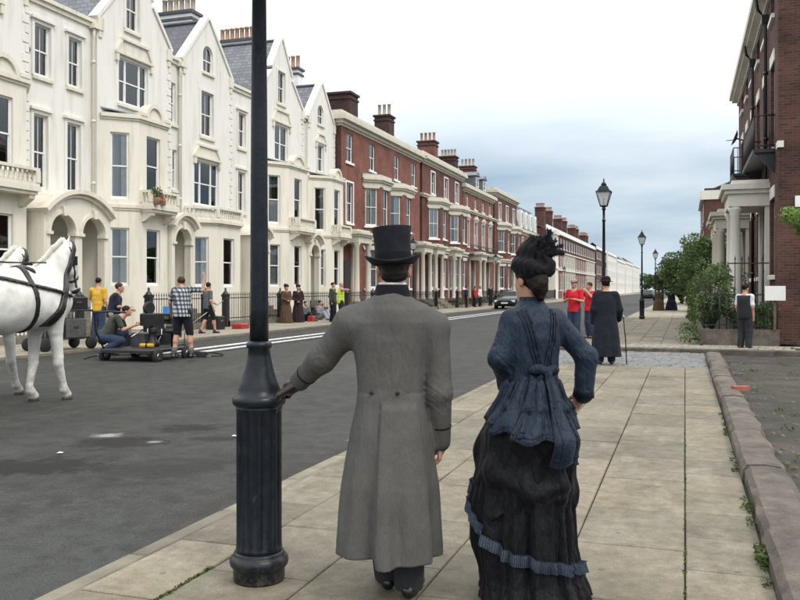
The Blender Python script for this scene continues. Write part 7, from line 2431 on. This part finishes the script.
MB().cbox(-11.95, -11.6, 16.4, 16.85, .2, .5, .02).build('battery_box', 'gear_grey', dl)
fc = thing('film_camera', 'black film camera with lens hood mounted on the dolly', 'camera', T(-11.45, 16.5, .57))
mwc = T(-11.45, 16.5, .57, -.35)
MB().cbox(-.13, .13, -.25, .22, .1, .38, .02).build('camera_body', 'gear_black', fc, mwc)
MB().lathe([(.05, 0), (.06, .05), (.06, .18), (.07, .2)], 14).build('lens', 'gear_black', fc, mwc @ Matrix.Translation((0, .22, .24)) @ Matrix.Rotation(-PI / 2, 4, 'X'))
MB().box(-.14, .14, .40, .52, .12, .36).build('matte_box', 'gear_black', fc, mwc)
MB().lathe([(.13, -.05), (.14, -.03), (.14, .03), (.13, .05)], 18).build('film_magazine', 'gear_black', fc, mwc @ Matrix.Translation((0, -.1, .5)) @ Matrix.Rotation(PI / 2, 4, 'Y'))
MB().lathe([(.09, 0), (.1, .04), (.07, .09)], 14).build('fluid_head', 'gear_grey', fc, mwc)
MB().tube((.02, -.2, .05), (.2, -.7, -.12), .014).build('pan_handle', 'metal', fc, mwc)
MB().cbox(-.30, -.15, -.05, .02, .3, .48, .01).build('monitor', 'bag_blue', fc, mwc)
# monitor stand and flags between the crew
def cart(label, x, y, rz, L=1.4, W=.7, seed=1):
    h = thing('equipment_cart', label, 'cart', T(x, y, 0, rz)); mw = T(x, y, 0, rz); r = random.Random(seed)
    for z in (.28, .95): MB().cbox(-W / 2, W / 2, -L / 2, L / 2, z, z + .04, .01).build('shelf', 'gear_black', h, mw)
    for sx in (-1, 1):
        for sy in (-1, 1):
            MB().tube((sx * (W / 2 - .03), sy * (L / 2 - .03), .1), (sx * (W / 2 - .03), sy * (L / 2 - .03), 1.15), .018).build('upright', 'metal', h, mw)
            mobj('wheel', wm, h, mw @ Matrix.Translation((sx * (W / 2 - .03), sy * (L / 2 - .03), .16)) @ Matrix.Rotation(PI / 2, 4, 'Y'))
    MB().tube((-W / 2, -L / 2, 1.15), (W / 2, -L / 2, 1.15), .018).build('handle', 'metal', h, mw)
    for k, (ya, yb, z0, hh, m) in enumerate([(-.6, -.1, .32, .35, 'gear_black'), (-.05, .55, .32, .45, 'gear_grey'), (-.6, .0, .99, .25, 'gear_black'), (.05, .6, .99, .32, 'gear_black')]):
        c = thing('equipment_case', ['black case on the lower shelf of the ', 'grey case on the lower shelf of the ', 'flat black case on top of the ', 'tall black case on top of the '][k] + label.split(',')[0], 'case', mw @ Matrix.Translation((0, (ya + yb) / 2, z0)), 'equipment cases')
        b = MB().cbox(-W * .4, W * .4, ya, yb, z0, z0 + hh, .03).build('case_body', m, c, mw); MB().box(W * .4, W * .4 + .02, (ya + yb) / 2 - .08, (ya + yb) / 2 + .08, z0 + hh * .5, z0 + hh * .62).build('latch', 'metal', c, mw)
    return h


cart('equipment cart between horses and yellow shirted man', -14.6, 17.2, -.2)
for k, (x, y, w, l, hh, m, lab) in enumerate([(-13.3, 18.2, .5, .7, .45, 'gear_black', 'black flight case on the road behind the dolly'), (-15.9, 28.5, .4, .6, .2, 'case_red', 'low red case on the far pavement by the railing'), (-16.5, 27.7, .5, .5, .5, 'gear_black', 'black kit bag against the far railing'),
                                              (-15.2, 22.6, .6, .8, .4, 'gear_black', 'black case on the far pavement beyond the dolly')]):
    c = thing('equipment_case', lab, 'case', T(x, y, 0), 'equipment cases')
    zb = -.06 if x > -14.1 else 0.0
    MB().cbox(x - w / 2, x + w / 2, y - l / 2, y + l / 2, zb, zb + hh, .03).build('case_body', m, c); MB().box(x + w / 2, x + w / 2 + .02, y - .08, y + .08, zb + hh * .6, zb + hh * .7).build('latch', 'metal', c)


# clutter around the dolly
def clutter(name, label, x, y, z, parts, cat, seed):
    h = thing(name, label, cat, T(x, y, z), 'film crew clutter')
    for nm, mat, kind, a in parts:
        m = MB()
        if kind == 'box': m.cbox(x + a[0], x + a[1], y + a[2], y + a[3], z + a[4], z + a[5], .02)
        elif kind == 'path': m.path([(x + q[0], y + q[1], z + q[2]) for q in a[0]], a[1], 6)
        elif kind == 'lathe': m.lathe(a[0], 14, (x + a[1], y + a[2], z + a[3]))
        m.build(nm, mat, h)
    return h


coil = [[(.22 * math.cos(k * .5) * (1 - .004 * k), .22 * math.sin(k * .5), .02 + .0022 * k) for k in range(50)], .014]
clutter('cable_coil', 'coil of black cable on the road beside the dolly', -10.5, 16.9, -.06, [('coil', 'rubber', 'path', coil), ('plug', 'gear_grey', 'box', (.2, .3, -.03, .03, .0, .05))], 'cable', 1)
clutter('folding_chair', 'black folding chair behind the film camera', -12.3, 17.6, -.06, [('seat', 'gear_black', 'box', (-.22, .22, -.2, .2, .42, .46)), ('backrest', 'gear_black', 'box', (-.22, .22, .19, .22, .6, .9)),
        ('leg', 'metal', 'path', ([(-.2, -.2, 0), (-.2, .2, .45), (-.2, .21, .9)], .014)), ('leg', 'metal', 'path', ([(.2, -.2, 0), (.2, .2, .45), (.2, .21, .9)], .014)), ('leg', 'metal', 'path', ([(-.2, .2, 0), (-.2, -.2, .44)], .014)), ('leg', 'metal', 'path', ([(.2, .2, 0), (.2, -.2, .44)], .014))], 'chair', 2)
clutter('sound_trolley', 'black sound trolley with cables and a blue monitor by the dolly', -12.0, 18.0, -.06, [('frame', 'gear_black', 'box', (-.3, .3, -.25, .25, .15, .22)), ('mixer', 'gear_grey', 'box', (-.28, .28, -.22, .22, .75, .9)), ('monitor', 'bag_blue', 'box', (-.18, .12, -.03, .03, .92, 1.15)),
        ('upright', 'metal', 'path', ([(-.28, -.22, .1), (-.28, -.22, .8)], .015)), ('upright', 'metal', 'path', ([(.28, -.22, .1), (.28, -.22, .8)], .015)), ('upright', 'metal', 'path', ([(-.28, .22, .1), (-.28, .22, .8)], .015)), ('upright', 'metal', 'path', ([(.28, .22, .1), (.28, .22, .8)], .015)),
        ('cable', 'rubber', 'path', ([(.2, -.22, .85), (.3, -.3, .5), (.25, -.35, .2), (.5, -.6, .02), (.9, -.9, .02)], .014)), ('battery', 'gear_black', 'box', (-.25, .1, -.2, .15, .22, .55))], 'trolley', 4)
clutter('yellow_bag', 'small yellow gel roll lying on the dolly platform', -11.2, 15.9, .2, [('roll', 'shirt_yellow', 'path', ([(-.15, 0, .06), (.15, .05, .06)], .05)), ('tape', 'gear_black', 'path', ([(-.02, .02, .06), (.02, .03, .06)], .054))], 'gel roll', 6)
for k, (pts, lab) in enumerate([([(-10.6, 16.9), (-10.2, 17.4), (-10.7, 18.0), (-11.9, 18.3), (-12.8, 17.9)], 'thin black cable looping past the plaid shirted man'), ([(-12.6, 15.6), (-12.9, 16.5), (-12.2, 17.2), (-12.9, 18.4), (-14.2, 18.6)], 'thin black cable trailing behind the crouching man')]):
    P_ = [Vector((a_, b_, -.045)) for a_, b_ in pts]; sp = []
    for i in range(len(P_) - 1):
        p0, p1, p2, p3 = P_[max(i - 1, 0)], P_[i], P_[i + 1], P_[min(i + 2, len(P_) - 1)]
        for j in range(8):
            t_ = j / 8; sp.append(.5 * (2 * p1 + (p2 - p0) * t_ + (2 * p0 - 5 * p1 + 4 * p2 - p3) * t_ ** 2 + (3 * p1 - p0 - 3 * p2 + p3) * t_ ** 3))
    tag(MB().path(sp, .014, 5).build('power_cable', 'rubber'), lab, 'cable', 'film crew clutter')

# ================================================================== parked cars
def car(label, x, y, face, paint='car_paint'):
    mw = T(x, y, -.06, face)
    h = thing('parked_car', label, 'car', mw, 'parked cars')
    # cross-sections along y (front = +y): y, half width bottom, half width top, z bottom, z shoulder, z roof, roof half width
    S = [(2.05, .62, .60, .32, .62, .66, .5), (1.95, .78, .76, .25, .72, .76, .62), (1.4, .85, .83, .2, .86, .92, .7), (.9, .86, .85, .2, .92, 1.0, .74), (.35, .86, .85, .2, .94, 1.38, .6), (-.3, .86, .85, .2, .95, 1.46, .58), (-1.1, .86, .85, .2, .96, 1.42, .58), (-1.75, .84, .82, .22, .95, 1.1, .6), (-2.0, .78, .76, .3, .9, .95, .6), (-2.05, .7, .7, .35, .85, .88, .55)]
    def body():
        m = MB(); v = []
        for (yy, wb, wt, zb, zs, zr, wr) in S: v += [(-wb * .9, yy, zb), (-wb, yy, zb + .15), (-wt, yy, zs), (-wr, yy, zr), (wr, yy, zr), (wt, yy, zs), (wb, yy, zb + .15), (wb * .9, yy, zb)]
        n = 8
        m.add(v, [(i * n + k, i * n + (k + 1) % n, (i + 1) * n + (k + 1) % n, (i + 1) * n + k) for i in range(len(S) - 1) for k in range(n)] + [tuple(range(n))[::-1], tuple(range((len(S) - 1) * n, len(S) * n))], True)
        return m.mesh('car_body', paint)
    b = mobj('car_body', shared(('carb', paint), body), h, mw)
    g = MB(); g.quad((-.72, .88, 1.02), (.72, .88, 1.02), (.56, .40, 1.36), (-.56, .40, 1.36)); g.build('windscreen', 'car_glass', h, mw @ Matrix.Translation((0, .02, .02)))
    MB().quad((-.60, -1.2, 1.40), (.60, -1.2, 1.40), (.62, -1.72, 1.12), (-.62, -1.72, 1.12)).build('rear_window', 'car_glass', h, mw @ Matrix.Translation((0, -.02, .02)))
    for s in (-1, 1):
        MB().quad((s * .86, .75, 1.0), (s * .86, -1.6, 1.0), (s * .62, -1.1, 1.4), (s * .62, .3, 1.36)).build('side_window', 'car_glass', h, mw)
        MB().cbox(s * .66 - .14, s * .66 + .14, 1.98, 2.04, .55, .70, .02).build('headlight', 'headlight', h, mw)
        MB().cbox(s * .98 - .08, s * .98 + .08, .55, .68, .98, 1.1, .02).build('wing_mirror', paint, h, mw)
        for yy in (1.3, -1.3):
            o = mobj('wheel', shared('cwheel', lambda: MB().lathe([(.05, -.1), (.28, -.1), (.31, -.06), (.31, .06), (.28, .1), (.05, .1)], 20).mesh('wheel', 'rubber')), h, mw @ Matrix.Translation((s * .8, yy, .31)) @ Matrix.Rotation(PI / 2, 4, 'Y'))
            MB().lathe([(.19, -.06), (.17, 0), (.19, .105)], 14).build('rim', 'metal', o, WM[o])
    MB().box(-.26, .26, 2.05, 2.07, .42, .53).build('number_plate', 'paper', h, mw)
    MB().cbox(-.5, .5, 2.02, 2.06, .56, .66, .01).build('grille', 'gear_black', h, mw)
    return h


car('dark car parked across the road facing the camera', -13.25, 67.0, PI)
car('distant dark car seen beyond the two far figures on the pavement', -4.9, 124, 0)

# ================================================================== small things in the street
for k, (x, y, w, l, lab) in enumerate([(-4.5, 7.95, .06, .04, 'small scrap of white paper on the road beside the dark patch'), (-5.6, 6.6, .05, .04, 'tiny white scrap left of the dark patch on the road'), (1.18, 6.6, .12, .07, 'white litter scrap on the vacant lot'), (1.15, 6.1, .1, .08, 'pale litter scrap on the lot nearest the camera')]):
    m = MB(); r = random.Random(k); n = 5; z0 = -.05 if x < 0 else -.015
    v = [(x + w * (i / n - .5) + r.gauss(0, .006), y + l * (j / n - .5) + r.gauss(0, .006), z0 + abs(r.gauss(0, .005))) for i in range(n + 1) for j in range(n + 1)]
    m.add(v, [(i * (n + 1) + j, (i + 1) * (n + 1) + j, (i + 1) * (n + 1) + j + 1, i * (n + 1) + j + 1) for i in range(n) for j in range(n)])
    tag(m.build('paper_scrap', 'paper'), lab, 'litter', 'paper litter')
b = MB().cbox(-.11, .11, -.05, .05, 0, .065, .008).build('loose_brick', 'rust_brick', None, T(.72, 12.6, .1, .4)); tag(b, 'loose red brick lying on the stone edging', 'brick')
fp = thing('flower_pot', 'small pot of pale flowers on the stone balcony', 'flower pot', T(WB + .4, 26.6, 4.58)); MB().lathe([(.1, 0), (.14, .22), (.15, .25), (.12, .25)], 12, (WB + .62, 26.6, 4.58)).build('pot', 'terracotta', fp)
L = MB(); leaf_cloud(L, (WB + .62, 26.6, 5.02), (.2, .22, .24), 260, .045, 5, .2); L.build('leaves', 'leaf_mid', fp)
L = MB(); leaf_cloud(L, (WB + .64, 26.6, 5.05), (.21, .22, .22), 60, .04, 6, .5); L.build('blossoms', 'flower_pale', fp)
fp = thing('flower_pot', 'small pot of red flowers on the stone balcony', 'flower pot', T(WB + .62, 27.0, 4.4)); MB().lathe([(.08, 0), (.11, .18), (.12, .2), (.1, .2)], 12, (WB + .62, 27.0, 4.58)).build('pot', 'terracotta', fp)
L = MB(); leaf_cloud(L, (WB + .62, 27.0, 4.88), (.13, .13, .13), 80, .04, 7, .3); L.build('blossoms', 'flower_red', fp)
# rubble and dead leaves on the vacant lot
rb = MB(); rr = random.Random(21)
for k in range(420):
    x = .78 + rr.random() ** 1.5 * 2.5; y = 3 + rr.random() * 16.5; q = rr.uniform(.008, .035)
    rb.lathe([(q, 0), (q * .8, q * .5), (q * .3, q * .8)], 5, (x, y, -.02), False)
tag(rb.build('rubble', 'wall_stone'), 'small stones and rubble strewn on the vacant lot', 'rubble', None, 'stuff')
gr = MB()
for k in range(20):
    leaf_cloud(gr, (.82 + rr.random() ** 2 * 1.2, 5 + rr.random() * 14, .0), (.10, .14, .03), 22, .018, 2000 + k, .1)
tag(gr.build('weeds', 'moss'), 'low green weeds on the vacant lot beside the stone edging', 'weeds', None, 'stuff')
